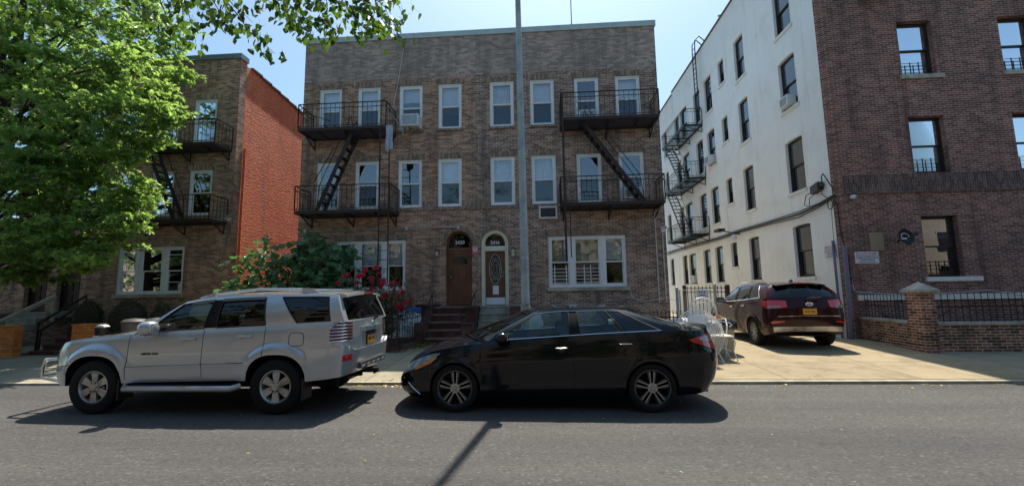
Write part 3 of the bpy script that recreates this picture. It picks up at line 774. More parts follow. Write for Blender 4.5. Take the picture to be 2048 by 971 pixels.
sideW = []
for fl, (a, b) in enumerate([(2.08,3.85),(5.0,6.85),(7.95,9.82),(10.8,12.65)]):
    for (y0, y1) in ((14.58,15.58),(17.95,18.82),(21.45,22.4),(23.0,24.0),(25.12,26.3),(29.2,30.0)): sideW.append((y0,y1,a,b,fl))
    sideW.append((19.92,20.55,a+.65,b,fl))
    sideW.append((26.55,27.45,a,b,fl))
mb = MB(); wall_holes(mb, FS, DR+.2, 30.6, .05, ZR-.15, [(*w[:4], .06) for w in sideW], .17)
mb.quad((XW,DR+.2,ZR-.15),(XW,27.6,ZR-.15),(XW,27.6,ZR),(XW,DR+.2,ZR))
mb.build('side_wall', M['white_wall'], bR)
mb = MB(); mb.quad((XW,DR+.3,ZR-.9),(26,DR+.3,ZR-.9),(26,30.6,ZR-.9),(XW,30.6,ZR-.9)); mb.build('roof', M['roofing'], bR)
mb = MB(); mb.box(XW+1.3, XW+1.35, DR+1.2, 30.4, 0, ZR-1); mb.box(XW+1.4, 25.9, DR+1.2, DR+1.25, 0, ZR-1); mb.build('dark_backing', M['room'], bR)  # near-black sheets put in as the darkness inside the rooms
mb = MB(); mb.box(XW-.04, XW+.35, DR+.2, 27.6, ZR+.002, ZR+.10); mb.box(XW-.04, XW+.35, 27.62, 30.6, ZR-.148, ZR-.05); mb.build('coping', M['tile_coping'], bR)
mb = MB(); mb.fbox(FR, XW+.21, 26, 4.50, 5.005, -.01, .006); mb.build('soldier_course', M['brick_band'], bR)
mb = MB(); mb.fbox(FR, XW+.21, 26, 4.44, 4.498, -.01, .05); mb.build('belt_course', M['brick_band'], bR)
mb = MB(); mb.fbox(FR, 9.12, 26, 1.32, 1.475, -.01, .07); mb.build('water_table', M['white_sill'], bR)
covers = {(0,0): (.35,'curtain_grey'), (0,1): (.8,'blind'), (0,2): (.78,'curtain'), (1,2): (.8,'curtain'), (1,1): (.6,'blind')}
for ci, c in enumerate(cols):
    for ri, r in enumerate(rows):
        bl, cv = covers.get((ci, ri), (.5, 'blind'))
        sash_window(bR, FR, *c, *r, style='dark', blind=bl, cover=cv, lower='pane', rec=.16, guard=((.35,.62) if (ri in (0,1,2)) else None),
                    sill=None, upper='pane')
for c, r, mt in ((cols[0], rows[0], 'white_sill'), (cols[0], rows[2], 'stone'), (cols[1], rows[2], 'stone'), (cols[1], rows[0], 'white_sill')):
    p = MB(); p.fbox(FR, c[0]-.08, c[1]+(.42 if mt == 'white_sill' else .16), r[0]-.13, r[0]-.001, -.2, .06); p.build('sill', M[mt], bR)
for k, (y0, y1, a, b, fl) in enumerate(sideW):
    big = y0 < 16
    w = sash_window(bR, FS, y0, y1, a, b-.02, style='dark', blind=(.5 if (k*7) % 3 else .35), cover='blind_cream' if k % 2 else 'curtain_grey', lower='pane', rec=.10)
    p = MB(); p.fbox(FS, y0-.06, y1+.06, a-.10, a-.001, -.1, .05); p.build('sill', M['white_sill'], w)
mb = MB()
for (y, h) in ((18.9,.38), (20.2,.28)):
    mb.cyl((XW+.15,y,ZR+.1), (XW+.15,y,ZR+.1+h), .07, n=10)
    mb.cyl((XW+.15,y,ZR+.1+h), (XW+.15,y,ZR+.16+h), .11, .02, 10)
    if y < 20: mb.build('vent_pipe', M['metal'], bR); mb = MB()
mb.build('vent_pipe', M['metal'], bR)
# ---------------------------------------------------------------- fire escapes
def scroll(mb, F, u, z, n, s):
    pts = []
    for i in range(18):
        t = i/17*2.2*PI; r = s*(1-.75*i/17)
        pts.append(F(u + r*math.cos(t), z + r*math.sin(t), n))
    mb.tube(pts, .006, 4)
def balcony(parent, F, u0, u1, zf, n1, name='platform', h=.84, n0=.02, rails=('left','right'), step=.155, mat='iron', pick=None):
    m = M[mat]
    mb = MB()
    mb.fbox(F, u0, u1, zf-.10, zf, n1-.05, n1); mb.fbox(F, u0, u1, zf-.10, zf, n0, n0+.04)
    mb.fbox(F, u0, u0+.05, zf-.10, zf, n0+.04, n1-.05); mb.fbox(F, u1-.05, u1, zf-.10, zf, n0+.04, n1-.05)
    k = int((n1-n0)/.075)
    for i in range(1, k): mb.fbox(F, u0+.05, u1-.05, zf-.03, zf-.008, n0+i*(n1-n0)/k-.014, n0+i*(n1-n0)/k+.014)
    for q in (.2, .5, .8): mb.fbox(F, u0+(u1-u0)*q-.02, u0+(u1-u0)*q+.02, zf-.09, zf-.032, n0+.04, n1-.05)
    mb.build(name, m, parent)
    for q in (.03, .5, .97):
        mb = MB(); u = u0 + (u1-u0)*q
        mb.bar(F(u, zf-.42, .0), F(u, zf-.10, n1-.25), .035); mb.bar(F(u, zf-.42, .012), F(u, zf-.1, .012), .035)
        mb.build('bracket', m, parent)
    mb = MB(); zt = zf + h
    def run(a, b):
        L = (Vector(b)-Vector(a)).length; k = max(2, int(L/step))
        up = Vector((0,0,1))
        for z, w in ((h, .028), (h-.16, .018), (.06, .018)): mb.bar(Vector(a)+up*z, Vector(b)+up*z, w)
        for i in range(k+1): p = Vector(a).lerp(Vector(b), i/k); mb.bar(p+up*.0, p+up*h, (.012 if 0 < i < k else .028))
    run(F(u0, zf, n1-.02), F(u1, zf, n1-.02))
    run(F(u0+.001, zf, n0), F(u0+.001, zf, n1-.02)); run(F(u1-.001, zf, n0), F(u1-.001, zf, n1-.02))
    mb.build('railing', m, parent)
def iron_stair(parent, a, b, width, across, treads, mat='iron', rail=True):
    """a steep iron stair from a (top) to b (foot); across = direction of its width"""
    a, b, across = Vector(a), Vector(b), Vector(across)*width/2
    mb = MB()
    for s in (-1, 1): mb.bar(a+across*s, b+across*s, .03, .12)
    for i in range(1, treads):
        p = a.lerp(b, i/treads); d = (b-a); d.z = 0; d.normalize()
        c = d*.085
        mb.hexa([p-across-c, p+across-c, p+across+c, p-across+c, p-across-c+V(0,0,.025), p+across-c+V(0,0,.025), p+across+c+V(0,0,.025), p-across+c+V(0,0,.025)])
    mb.build('stair', M[mat], parent)
    if rail:
        mb = MB(); up = V(0,0,.7)
        for s in (-1, 1):
            mb.tube([a+across*s+V(0,0,.1), a.lerp(b,.06)+across*s+up, a.lerp(b,.93)+across*s+up, b+across*s], .014, 5)
        mb.build('handrail', M[mat], parent)
feL = thing('fire_escape', 'rust brown iron fire escape on the house numbered 2420, above the fig bush', 'fire escape', (-6.4, 14.5, 4.3), 'iron fire escapes on the brick fronts')
balcony(feL, F20, -8.05, -5.02, 7.30, 1.0); balcony(feL, F20, -8.05, -4.85, 4.47, 1.0)
iron_stair(feL, (-6.25,13.98,7.25), (-7.42,13.98,4.5), .46, (0,1,0), 9)
mb = MB()                                                  # drop ladder at the right hand end
for s in (-.16, .16): mb.bar((-5.02+s,13.45,7.2), (-5.0+s,13.45,2.05), .035)
for i in range(17): mb.bar((-5.18,13.45,2.2+i*.3), (-4.85,13.45,2.2+i*.3), .02)
mb.build('drop_ladder', M['iron'], feL)
mb = MB(); mb.bar((-7.42,13.5,5.4), (-6.75,13.5,6.6), .022); mb.bar((-7.9,13.6,7.9), (-7.4,14.4,7.9), .02); mb.build('brace', M['iron'], feL)
feR = thing('fire_escape', 'rust brown iron fire escape on the house numbered 2416, above the black car', 'fire escape', (2.3, 14.5, 4.3), 'iron fire escapes on the brick fronts')
balcony(feR, F16, .80, 3.92, 7.30, 1.0); balcony(feR, F16, .72, 3.95, 4.50, 1.0)
iron_stair(feR, (1.50,13.98,7.25), (3.38,13.98,4.53), .46, (0,1,0), 11)
mb = MB(); mb.bar((.83,13.47,8.1), (.83,13.47,2.65), .06); mb.bar((.98,13.47,4.4), (.98,13.47,2.75), .03); mb.build('drop_ladder', M['iron'], feR)
for fe, FF, us, zf in ((feL, F20, (-7.44, -6.0), 7.3), (feR, F16, (1.75, 3.17), 7.3), (feL, F20, (-7.44, -6.0), 4.47), (feR, F16, (1.75, 3.17), 4.5)):
    mb = MB()
    for u in us:
        for dz in (.25, .55):
            scroll(mb, FF, u+.36, zf+dz, .97, .11); scroll(mb, FF, u-.40, zf+dz, .97, .09)
    mb.build('scrollwork', M['iron'], fe)
feO = thing('fire_escape', 'dark iron fire escape half hidden behind the oak leaves, beside the red wall', 'fire escape', (-13, 14.8, 4.2), 'iron fire escapes on the brick fronts')
balcony(feO, FLh, -14.5, -11.30, 7.12, .9); balcony(feO, FLh, -14.5, -11.32, 4.40, .9)
iron_stair(feO, (-13.95,14.3,7.05), (-12.75,14.3,4.43), .42, (0,1,0), 9)
p = MB(); p.fbox(FLh, -11.9, -11.18, 4.44, 4.56, .0, .06); p.build('stone_block', M['stone'], bL)

feS = thing('fire_escape', 'black iron fire escape with three landings on the white side wall', 'fire escape', (XW, 25, 4.6), None)
for zf in (10.55, 7.65, 4.65): balcony(feS, FS, 22.85, 26.95, zf, 1.0, step=.2, mat='iron_black', h=.85)
iron_stair(feS, (8.08,26.5,10.55), (8.08,23.9,7.65), .5, (1,0,0), 12, 'iron_black'); iron_stair(feS, (8.08,26.5,7.65), (8.08,23.9,4.65), .5, (1,0,0), 12, 'iron_black')
mb = MB()
for s in (-.2, .2):
    mb.tube([(8.6,22.75+s,10.6), (8.6,22.75+s,14.6), (8.62,22.75+s,15.1), (8.85,22.75+s,15.35), (9.1,22.75+s,15.1), (9.12,22.75+s,14.5)], .03, 5)
for i in range(15): mb.bar((8.6,22.55,10.8+i*.28), (8.6,22.95,10.8+i*.28), .022)
mb.build('roof_ladder', M['iron_black'], feS)

# ---------------------------------------------------------------- things fixed to the buildings
def air_conditioner(label, F, u, z, w=.62, h=.42, out=.32, inn=.1, face='grid', n0=0):
    o = F(u, z, n0); t = thing('air_conditioner', label, 'air conditioner', o, 'window air conditioners')
    mb = MB(); mb.frame(F, u-w/2, u+w/2, z, z+h, .045, n0-inn, n0+out); mb.fbox(F, u-w/2+.045, u+w/2-.045, z+.045, z+h-.045, n0-inn, n0+out-.03)
    mb.build('case', M['white_plastic'], t)
    g = MB()
    for i in range(9):
        q = z+.07+i*(h-.14)/8; g.fbox(F, u-w/2+.06, u+w/2-.06, q-.006, q+.006, n0+out-.03, n0+out-.008)
    g.fbox(F, u-w/2+.06, u+w/2-.06, z+.06, z+h-.06, n0+out-.028, n0+out-.02)
    g.build('grille', M['metal'] if face == 'grid' else M['grey_plastic'], t)
    return t
air_conditioner('white air conditioner in the third floor window beside the hanging cloth', F20, -4.42, 7.52, .62, .42, .34)
p = MB(); p.bar((-4.5,14.46,7.48), (-4.5,14.2,7.42), .06); p.bar((-4.3,14.46,7.50), (-4.2,14.15,7.36), .04); p.build('bracket', M['stone'], [o for o in bpy.data.objects if o.name == 'air_conditioner'][0])
air_conditioner('grey through-wall air conditioner in a white sleeve beside the street lamp', F16, .31, 4.17, .62, .42, .06, .02, 'dark')
air_conditioner('white air conditioner behind the right fire escape railing on the third floor', F16, 1.75, 7.56, .58, .36, .12)
air_conditioner('white air conditioner low in the second floor window behind the right fire escape stair', F16, 3.17, 4.78, .58, .36, .10)
air_conditioner('white air conditioner jutting from the nearest third floor window of the white wall', FS, 15.1, 8.02, .50, .36, .20)
air_conditioner('white air conditioner in the white wall window next to the black fire escape', FS, 21.9, 8.05, .6, .4, .30)
air_conditioner('white air conditioner in a street level window of the white wall', FS, 25.7, 2.15, .6, .4, .10)
air_conditioner('white air conditioner in the farthest upper window of the white wall', FS, 29.6, 8.0, .6, .4, .25)

c = MB(); G = []
for i in range(9):
    z = 7.25 - i*.11; G.append([(-4.98+.012*math.sin(i*.8+j)+(j*.052+.10*(i>5)*(j==5)*.4)*(1-.02*i), 13.41+.035*math.sin(i*.35+j*2.1)*(.4+.1*i), z - .05*math.sin(j*1.1)*(i/8) + .04*(j%2)*(i==8)) for j in range(6)])
c.grid(G); o = c.build('cloth', M['cloth'], None, 60)
tag(o, 'grey and white cloth hanging on the end of the fire escape', 'cloth')

def lantern(label, x, D, z, mat, glassm, kind):
    t = thing('wall_lamp', label, 'wall lamp', (x, D, z), 'wall lamps by the doors')
    b = MB(); b.box(x-.05, x+.05, D-.03, D+.0, z-.07, z+.07)
    if kind == 0:
        b.tube([(x,D-.03,z+.02),(x,D-.12,z+.10),(x,D-.15,z+.04)], .012, 5); b.lathe([(0,.09),(.07,.05),(.075,.03)], (x,D-.15,z), 'z', 8); b.lathe([(.04,-.12),(0,-.15)], (x,D-.15,z), 'z', 8)
        g = MB(); g.lathe([(.06,.03),(.045,-.12)], (x,D-.15,z), 'z', 8)
    else:
        b.box(x-.07, x+.07, D-.12, D-.03, z+.11, z+.15)
        g = MB(); g.lathe([(.055,.11),(.055,-.14),(0,-.15)], (x,D-.08,z), 'z', 10)
    b.build('lamp_body', M[mat], t); g.build('lamp_shade', M[glassm], t)
lantern('small black lantern on the brown brick left of the brown door', -3.47, 14.5, 3.10, 'iron_black', 'lamp_glass', 0)
lantern('pale cylindrical lamp on the brick right of the white framed door', -.90, 14.5, 3.05, 'black_plastic', 'lamp_glass', 1)

def sign(label, F, u0, u1, z0, z1, lines, bg, group=None, head=None):
    t = thing('sign', label, 'sign', F((u0+u1)/2, z0, 0), group)
    p = MB(); p.fbox(F, u0, u1, z0, z1, .004, .016); p.build('panel', M[bg], t)
    k = MB()
    for txt, zc, sz, wd, mi in lines:
        lettering(k, txt, F, (u0+u1)/2, z0 + (z1-z0)*zc, .019, sz, .0015, mi, wd*(u1-u0))
    k.build('lettering', [M['ink'], M['sign_red'], M['sign_white']], t)
    return t
dump = [('DO NOT DUMP', .77, .07, .86, 1), ('THIS BUILDING HAS A', .60, .045, .92, 0), ('CAMERA SURVEILLANCE', .43, .045, .94, 0), ('TRESPASSING', .25, .055, .62, 0), ('WILL BE PROSECUTED', .08, .04, .7, 0)]
sign('white DO NOT DUMP sign on the red brick front left of the ground floor window', FR, 9.16, 9.82, 2.38, 2.72, dump, 'sign_white', 'do not dump signs')
sign('white DO NOT DUMP sign on the white painted side wall near the corner', FS, 13.45, 14.0, 2.60, 3.0, dump, 'sign_white', 'do not dump signs')
sign('small red and white notice on the brick between the two arched doors', F16, -2.30, -2.08, 3.01, 3.32, [('NOTICE', .80, .05, .8, 2), ('NO', .58, .07, .4, 1), ('SOLICITING', .44, .04, .8, 1), ('THANK YOU', .1, .035, .75, 2)], 'sign_red')
p = MB(); p.fbox(F16, -2.27, -2.11, 3.11, 3.24, .016, .018); p.build('white_field', M['sign_white'], [o for o in bpy.data.objects if o.name.startswith('sign') and 'small red' in o.get('label', '')][0])

p = MB(); p.fbox(FR, 9.62, 10.0, 2.75, 3.28, .003, .03); o = p.build('cover_panel', M['beige_panel'])
tag(o, 'plain beige cover panel on the red brick above the DO NOT DUMP sign', 'panel')
def dish(label, c, aim, r, mat, mark=None):
    t = thing('satellite_dish', label, 'satellite dish', c)
    a = Vector(aim).normalized(); Mx = a.to_track_quat('Z', 'Y').to_matrix().to_4x4(); Mx.translation = Vector(c)
    d = MB(); d.lathe([(0,0),(r*.35,.012),(r*.7,.05),(r,.10),(r*1.01,.09),(r*.7,.035),(0,-.02)], n=24); d.xf(Mx); d.build('reflector', M[mat], t, 40)
    s = MB(); s.tube([(0,-r*.9,.05),(0,-r*.3,.32),(0,-.02,.40)], .012, 6); s.box(-.04,.04,-.06,.02,.36,.44); s.xf(Mx); s.build('feed_arm', M['grey_plastic'], t)
    s = MB(); s.tube([(0,0,-.02),(0,-.05,-.2)], .025, 6); s.xf(Mx); s.build('mount', M['grey_plastic'], t)
    if mark:
        k = MB(); k.tube([Vector((.11*math.cos(q/10*PI*1.2-.3), .02+.09*math.sin(q/10*PI*1.2-.3), .06)) for q in range(11)], .012, 4); k.box(-.10,.06,-.06,-.02,.028,.034); k.xf(Mx); k.build('emblem', M['sign_white'], t)
dish('small black satellite dish with pale swoosh on the red brick beside the beige panel', (10.36, 12.93, 3.08), (.12,-1,.25), .23, 'black_plastic', True)
dish('white satellite dish high on the red brick front at the top edge', (10.42, 12.8, 10.66), (-.1,-1,.5), .36, 'white_plastic')

def camera_bullet(label, p, d, dome=False):
    t = thing('security_camera', label, 'security camera', p, 'security cameras')
    p = Vector(p); d = Vector(d).normalized()
    b = MB()
    if dome: b.sphere(p, (.10,.09,.065), 14, 8)
    else: b.cyl(p - d*.1, p + d*.14, .05, .05, 10); b.box(p.x-.06, p.x+.06, p.y+.02, p.y+.08, p.z-.14, p.z-.02)
    b.build('housing', M['white_plastic'], t, 40)
    l = MB(); l.sphere(p + d*(.07 if dome else .145), .03, 8, 5); l.build('lens', M['black_plastic'], t)
camera_bullet('white dome security camera under the dark belt course of the red brick front', (9.26, 13.12, 4.34), (.3,-1,-.1), True)
camera_bullet('white box security camera at the right edge of the 2416 house', (4.08, 14.40, 3.76), (.4,-1,-.1))
t = thing('flood_light', 'white flood light on an arm over the cables of the white wall', 'flood light', (8.8, 20.0, 4.4))
b = MB(); b.tube([(8.82,19.5,4.12),(8.55,19.5,4.18),(8.35,20.3,4.42)], .03, 6); b.box(8.2,8.5,20.2,20.75,4.38,4.50); b.build('arm', M['iron_black'], t)
b = MB(); b.sphere((8.55,19.45,3.98), (.12,.12,.14), 10, 6); b.build('lamp_head', M['white_plastic'], t, 50)

t = thing('junction_box', 'dark cable junction box with looped wires near the corner of the white wall', 'junction box', (8.8, 13.95, 4.85))
b = MB(); b.hexa([(8.84,13.74,4.73),(8.66,13.74,4.73),(8.66,14.12,4.66),(8.84,14.12,4.66),(8.84,13.74,4.98),(8.66,13.74,4.98),(8.66,14.12,4.90),(8.84,14.12,4.90)]); b.cyl((8.75,13.62,4.86),(8.75,13.74,4.86),.06,n=8); b.build('box', M['grey_plastic'], t)
b = MB()
b.tube([(8.75,13.65,4.9),(8.72,13.6,5.1),(8.72,13.52,5.18),(8.74,13.42,5.0),(8.78,13.32,4.75),(8.82,13.25,4.6)], .016, 5)
b.tube([(8.75,14.1,4.75),(8.7,14.4,4.7),(8.7,14.55,4.4),(8.8,14.3,4.3)], .014, 5)
b.tube([(8.75,14.0,4.68),(8.7,14.25,4.55),(8.72,14.3,4.35)], .012, 5)
b.tube([(8.76,13.7,4.8),(8.7,13.62,4.55),(8.78,13.5,4.4)], .014, 5)
b.tube([(8.74,13.36+.11*math.cos(q/8*PI), 4.18+.15*math.sin(q/8*PI)) for q in range(16)], .014, 5, closed=True)
b.build('wire', M['cable'], t)
b = MB()
pts = [(8.80,13.2,4.42),(8.80,13.9,4.30),(8.80,15,4.20),(8.80,17,4.22),(8.8,19.4,4.25),(8.8,22,4.22),(8.8,25,4.26),(8.8,28,4.3),(8.8,30.4,4.28)]
b.tube(pts, .035, 6); b.tube([(x-.03,y,z-.09+.03*math.sin(y*2)) for x,y,z in pts], .02, 5); b.tube([(x-.02,y,z+.06+.03*math.sin(y*1.3)) for x,y,z in pts], .016, 5)
tag(b.build('cable', M['cable']), 'thick black cable bundle sagging along the white wall', 'cable')
b = MB(); b.tube([(8.82,13.30,4.3),(8.85,13.22,4.1),(8.86,13.22,3.3),(8.95,13.14,2.6),(8.95,13.15,2.0),(8.98,13.15,1.75)], .018, 5)
b.tube([(8.80,13.42,4.2),(8.80,13.46,3.2),(8.80,13.38,2.6)], .008, 4); tag(b.build('cable', M['cable']), 'thin black cable dropping down the corner of the red brick building', 'cable')
b = MB(); b.tube([(8.98,13.15,1.9),(9.0,13.12,1.6),(9.12,13.1,1.56),(9.8,13.1,1.50),(10.6,13.08,1.46),(11.4,13.1,1.50),(12.6,13.1,1.56),(13.4,13.1,1.42),(15,13.1,1.5)], .011, 5)
tag(b.build('cable', M['cable_white']), 'pale cable looping along the red brick front above the white ledge', 'cable')
t = thing('downpipe', 'violet grey downpipe at the corner of the white wall behind the red car', 'downpipe', (8.88,13.1,gz(13.1)))
b = MB(); b.tube([(8.74,13.06,.22),(8.80,13.08,1.4),(8.84,13.10,2.6),(8.84,13.10,2.9)], .06, 10); b.build('pipe', M['pipe_blue'], t, 50)
for z in (.9, 2.0):
    b = MB(); b.cyl((8.75+.03*z,13.07,z),(8.75+.03*z,13.07,z+.06),.078,n=10); b.build('bracket', M['pipe_blue'], t)
b = MB(); b.cyl((8.79,13.5,.2),(8.79,13.5,3.1),.035,n=8); tag(b.build('conduit', M['pipe_blue']), 'slim blue conduit on the white wall left of the downpipe', 'conduit')

t = thing('conduit', 'white conduit with junction boxes across the brown brick above the first floor window', 'conduit', (-5.6, 14.45, 3.93))
b = MB(); b.tube([(-8.48,14.44,3.90),(-8.2,14.43,3.93),(-5.0,14.43,3.94),(-2.78,14.43,3.96)], .022, 6); b.build('pipe', M['metal'], t)
for x in (-8.15, -4.55, -2.75):
    b = MB(); b.box(x-.045,x+.045,14.40,14.49,3.885,3.995); b.build('junction', M['metal'], t)
t = thing('conduit', 'pair of pale pipes up the right edge of the 2416 house', 'conduit', (3.95, 14.45, gz(14.5)))
for x, z in ((3.84, 4.3), (4.06, 3.7)):
    b = MB(); b.tube([(x,14.45,1.3),(x,14.45,z)], .02, 6); b.build('pipe', M['cable_white'], t)
b = MB(); b.tube([(2.9,14.46,1.85),(2.98,14.44,1.5),(3.1,14.44,1.42),(3.5,14.44,1.36),(4.0,14.44,1.45),(4.4,14.3,1.38)], .012, 5)
tag(b.build('cable', M['cable_white']), 'loose white cable along the grey brick below the triple window', 'cable')
b = MB(); b.tube([(-4.72,14.46,10.9),(-4.95,14.45,9.2),(-5.15,14.45,8.1),(-4.85,14.44,7.6),(-4.7,14.44,7.3)], .014, 5)
tag(b.build('cable', M['cable_white']), 'white cable running down from the roof to the upper fire escape', 'cable')
for i, (x, xb) in enumerate(((-.62, -.52), (-.48, -.30))):
    b = MB(); b.tube([(x,14.44,1.95),(xb,14.40,.6),(xb+.02,14.38,gz(14.4))], .011, 5)
    tag(b.build('cable', M['cable_white']), ('thin upright white cable just right of the street lamp foot', 'slanting white cable right of the street lamp foot')[i], 'cable')

t = thing('antenna', 'thin television antenna mast on the roof of the 2416 house', 'antenna', (1.45, 16, 9.6))
b = MB(); b.cyl((1.45,16,9.6),(1.45,16,14.1),.022,.018,6); b.build('mast', M['iron_black'], t)
b = MB(); b.bar((.3,16,13.75),(1.9,16,13.62),.022)
for i in range(7): b.bar((.4+i*.22,15.7+.02*i,13.25+.02*i),(.4+i*.22-.05,16.3,14.2-.02*i),.013)
b.build('aerial_rod', M['metal'], t)
b = MB(); b.tube([(1.45,16,12.2),(1.6,15.9,11.8),(1.5,15.7,11.3)], .008, 4); b.build('wire', M['cable'], t)

# ---------------------------------------------------------------- street lamp
t = thing('street_lamp', 'tall tapering grey steel street lamp post in front of the arched doors', 'street lamp', (-.31, 8.8, gz(8.8)))
b = MB(); b.tube([(-.31,8.8,1.45),(-.315,8.8,2.6),(-.355,8.8,8.05),(-.37,8.8,10.4)], [.085,.083,.058,.05], 16); b.build('pole', M['steel_post'], t, 40)
b = MB(); b.lathe([(.14,.0),(.14,.06),(.098,.10),(.094,1.35),(.088,1.36)], (-.31,8.8,gz(8.8)), 'z', 16); b.build('base', M['post_base'], t, 40)
for z in (2.35, 2.95):
    b = MB(); b.lathe([(.088,z),(.090,z+.01),(.090,z+.035),(.086,z+.045)], (-.314,8.8,0), 'z', 16); b.build('band', M['metal'], t, 40)
b = MB(); b.tube([(-.37,8.8,10.35),(-.37,8.5,10.9),(-.37,7.4,11.15),(-.37,6.6,11.15)], [.04,.036,.03,.03], 8); b.build('arm', M['steel_post'], t, 40)
b = MB(); b.rbox((-.37,6.35,11.12),(.32,.7,.18),.6); b.build('lamp_head', M['steel_post'], t, 50)

# ---------------------------------------------------------------- stoops
def steps(t, x0, x1, ytop, n, z0, z1, D, mat, tread, run=.255, name='steps'):
    mb = MB(); rise = (z1-z0)/n
    for i in range(n):
        z = z1 - i*rise; y = ytop - run*i
        yb = D-.02 if i == 0 else y + run
        mb.box(x0, x1, y+.03, yb+.03 if i else yb, z-rise, z-.045, 0)
        mb.box(x0-.01, x1+.01, y, (yb+.03 if i else yb), z-.043, z, 1)
    mb.build(name, [M[mat], M[tread]], t)
st = thing('stoop', 'dark brown painted stoop leading up to the door numbered 2420', 'stoop', (-2.9, 13.4, gz(13)))
steps(st, -3.38, -2.32, 13.60, 5, .20, 1.285, 14.5, 'brownstone', 'tread')
b = MB(); b.box(-3.85,-3.39,13.3,14.48,.2,1.32); b.box(-3.9,-3.37,13.25,14.48,1.322,1.37); b.box(-3.70,-3.39,12.55,13.29,.2,.86); b.build('cheek_wall', M['brownstone'], st)
b = MB(); b.box(-2.31,-1.99,13.2,14.48,.2,1.24); b.box(-2.33,-1.985,13.15,14.48,1.242,1.29); b.box(-2.31,-2.0,12.55,13.19,.2,.80); b.box(-2.33,-1.98,12.5,13.148,.802,.84); b.build('cheek_wall', M['brownstone'], st)
for xa, xb in ((-3.46, -3.52), (-2.26, -2.12)):
    b = MB(); b.tube([(xa,12.6,.75),(xa,12.62,.86),(xb,13.95,1.72),(xb,14.3,1.78)], .022, 6); b.bar((xa,12.62,.5),(xa,12.62,.86),.025); b.bar((xb,13.95,1.3),(xb,13.95,1.72),.025); b.build('handrail', M['iron'], st)
b = MB(); b.bar((-2.26,12.62,.2),(-2.36,12.62,1.2),.03); b.build('newel', M['iron'], st)
st = thing('stoop', 'pale greenish stone stoop leading up to the white framed door numbered 2416', 'stoop', (-1.5, 13.8, gz(13.5)))
steps(st, -1.97, -.98, 14.05, 5, .22, 1.285, 14.5, 'pale_step', 'pale_step')
b = MB(); b.box(-.97,-.50,13.75,14.48,.2,1.30); b.box(-.97,-.6,13.0,13.74,.2,.70); b.build('cheek_wall', M['pale_step'], st)
b = MB(); b.hexa([(-.97,12.9,.69),(-.5,12.9,.69),(-.5,13.74,.69),(-.97,13.74,.69),(-.97,12.9,.78),(-.5,12.9,.78),(-.5,13.74,1.28),(-.97,13.74,1.28)]); b.build('sloping_cap', M['brownstone'], st)
b = MB(); b.rbox((-.22,13.3,.80),(.50,.42,.46),.7,0,.35); b.rbox((-.15,13.3,1.06),(.30,.30,.34),.8,0,.4,5); b.v = b.v
tag(b.build('bag', M['tarp_white'], None, 60), 'bulging pale blue-white bag behind the street lamp foot', 'bag')

# left hand stoops below the oak
for i, (xc, lab, mt) in enumerate(((-17.25, 'pale stone stoop with two black rails behind the orange planter wall', 'pale_step'), (-18.6, 'dark stoop with a heavy sloping pale rail under the oak', 'brownstone'))):
    st = thing('stoop', lab, 'stoop', (xc, 14, gz(13)))
    steps(st, xc-.55, xc+.55, 13.7, 6, .15, 1.285, 14.8, mt, 'pale_step' if mt == 'pale_step' else 'tread', .29)
    if i == 0:
        for dx in (.0, .22):
            b = MB(); b.tube([(-14.75+dx*.4-.1,12.0,1.0-dx),(-15.3-.1,13.8,1.82-dx)], .035, 6); b.bar((-14.85+dx*.4,12.02,.15),(-14.85+dx*.4,12.02,1.0-dx),.04); b.bar((-15.4,13.8,.15),(-15.4,13.8,1.82-dx),.035); b.build('handrail', M['iron_black'], st)
    else:
        b = MB(); b.bar((-15.6,11.6,1.05),(-16.2,13.5,1.80),.12,.10); b.bar((-16.2,13.5,1.85),(-16.2,13.5,1.0),.07); b.bar((-15.6,11.62,1.05),(-15.6,11.62,.15),.09); b.build('handrail', M['stone'], st)
st = thing('stoop', 'low dark steps from the pavement between the two orange brick walls', 'stoop', (-13.4, 11.8, gz(11.5)))
steps(st, -14.15, -12.68, 12.2, 4, .15, .72, 13.6, 'brownstone', 'brownstone', .3)

def planter(label, x0, x1, y0, y1, z, mat):
    t = thing('planter_wall', label, 'wall', ((x0+x1)/2, y0, gz(y0)))
    b = MB(); b.box(x0,x1,y0,y1,gz(y0)-.05,z); b.build('brickwork', M[mat], t)
    b = MB(); b.box(x0-.02,x1+.02,y0-.02,y1+.02,z+.001,z+.035); b.build('coping', M[mat], t)
planter('orange brick planter wall behind the bonnet of the silver car', -12.54, -11.88, 10.95, 11.27, 1.0, 'brick_orange')
planter('orange brick pier at the left edge of the picture', -15.4, -14.2, 10.95, 11.15, .98, 'brick_orange')

# ---------------------------------------------------------------- front garden fence of 2420
t = thing('iron_fence', 'low rust brown iron fence round the rose bed', 'fence', (-3.8, 11.4, gz(11.4)), None)
def fence_run(a, b, h, step=.115):
    a, b = Vector(a), Vector(b); L = (b-a).length; k = int(L/step); up = V(0,0,1)
    r = MB()
    for z in (.14, h-.13, h): r.bar(a+up*z, b+up*z, .03, .022)
    for i in range(1, k): p = a.lerp(b, i/k); r.bar(p+up*.1, p+up*(h-.02), .013)
    for i in range(0, k, 4):
        p = a.lerp(b, i/k); q = a.lerp(b, min(1, (i+2)/k)); r.bar(p+up*(h-.13), q+up*h, .012); r.bar(q+up*h, a.lerp(b, min(1,(i+4)/k))+up*(h-.13), .012)
    r.build('panel', M['iron'], t)
zb = gz(11.4)+.13
fence_run((-3.84,11.44,zb), (-3.53,12.54,zb+.03), .83); fence_run((-8.4,11.42,zb), (-3.86,11.42,zb), .83)
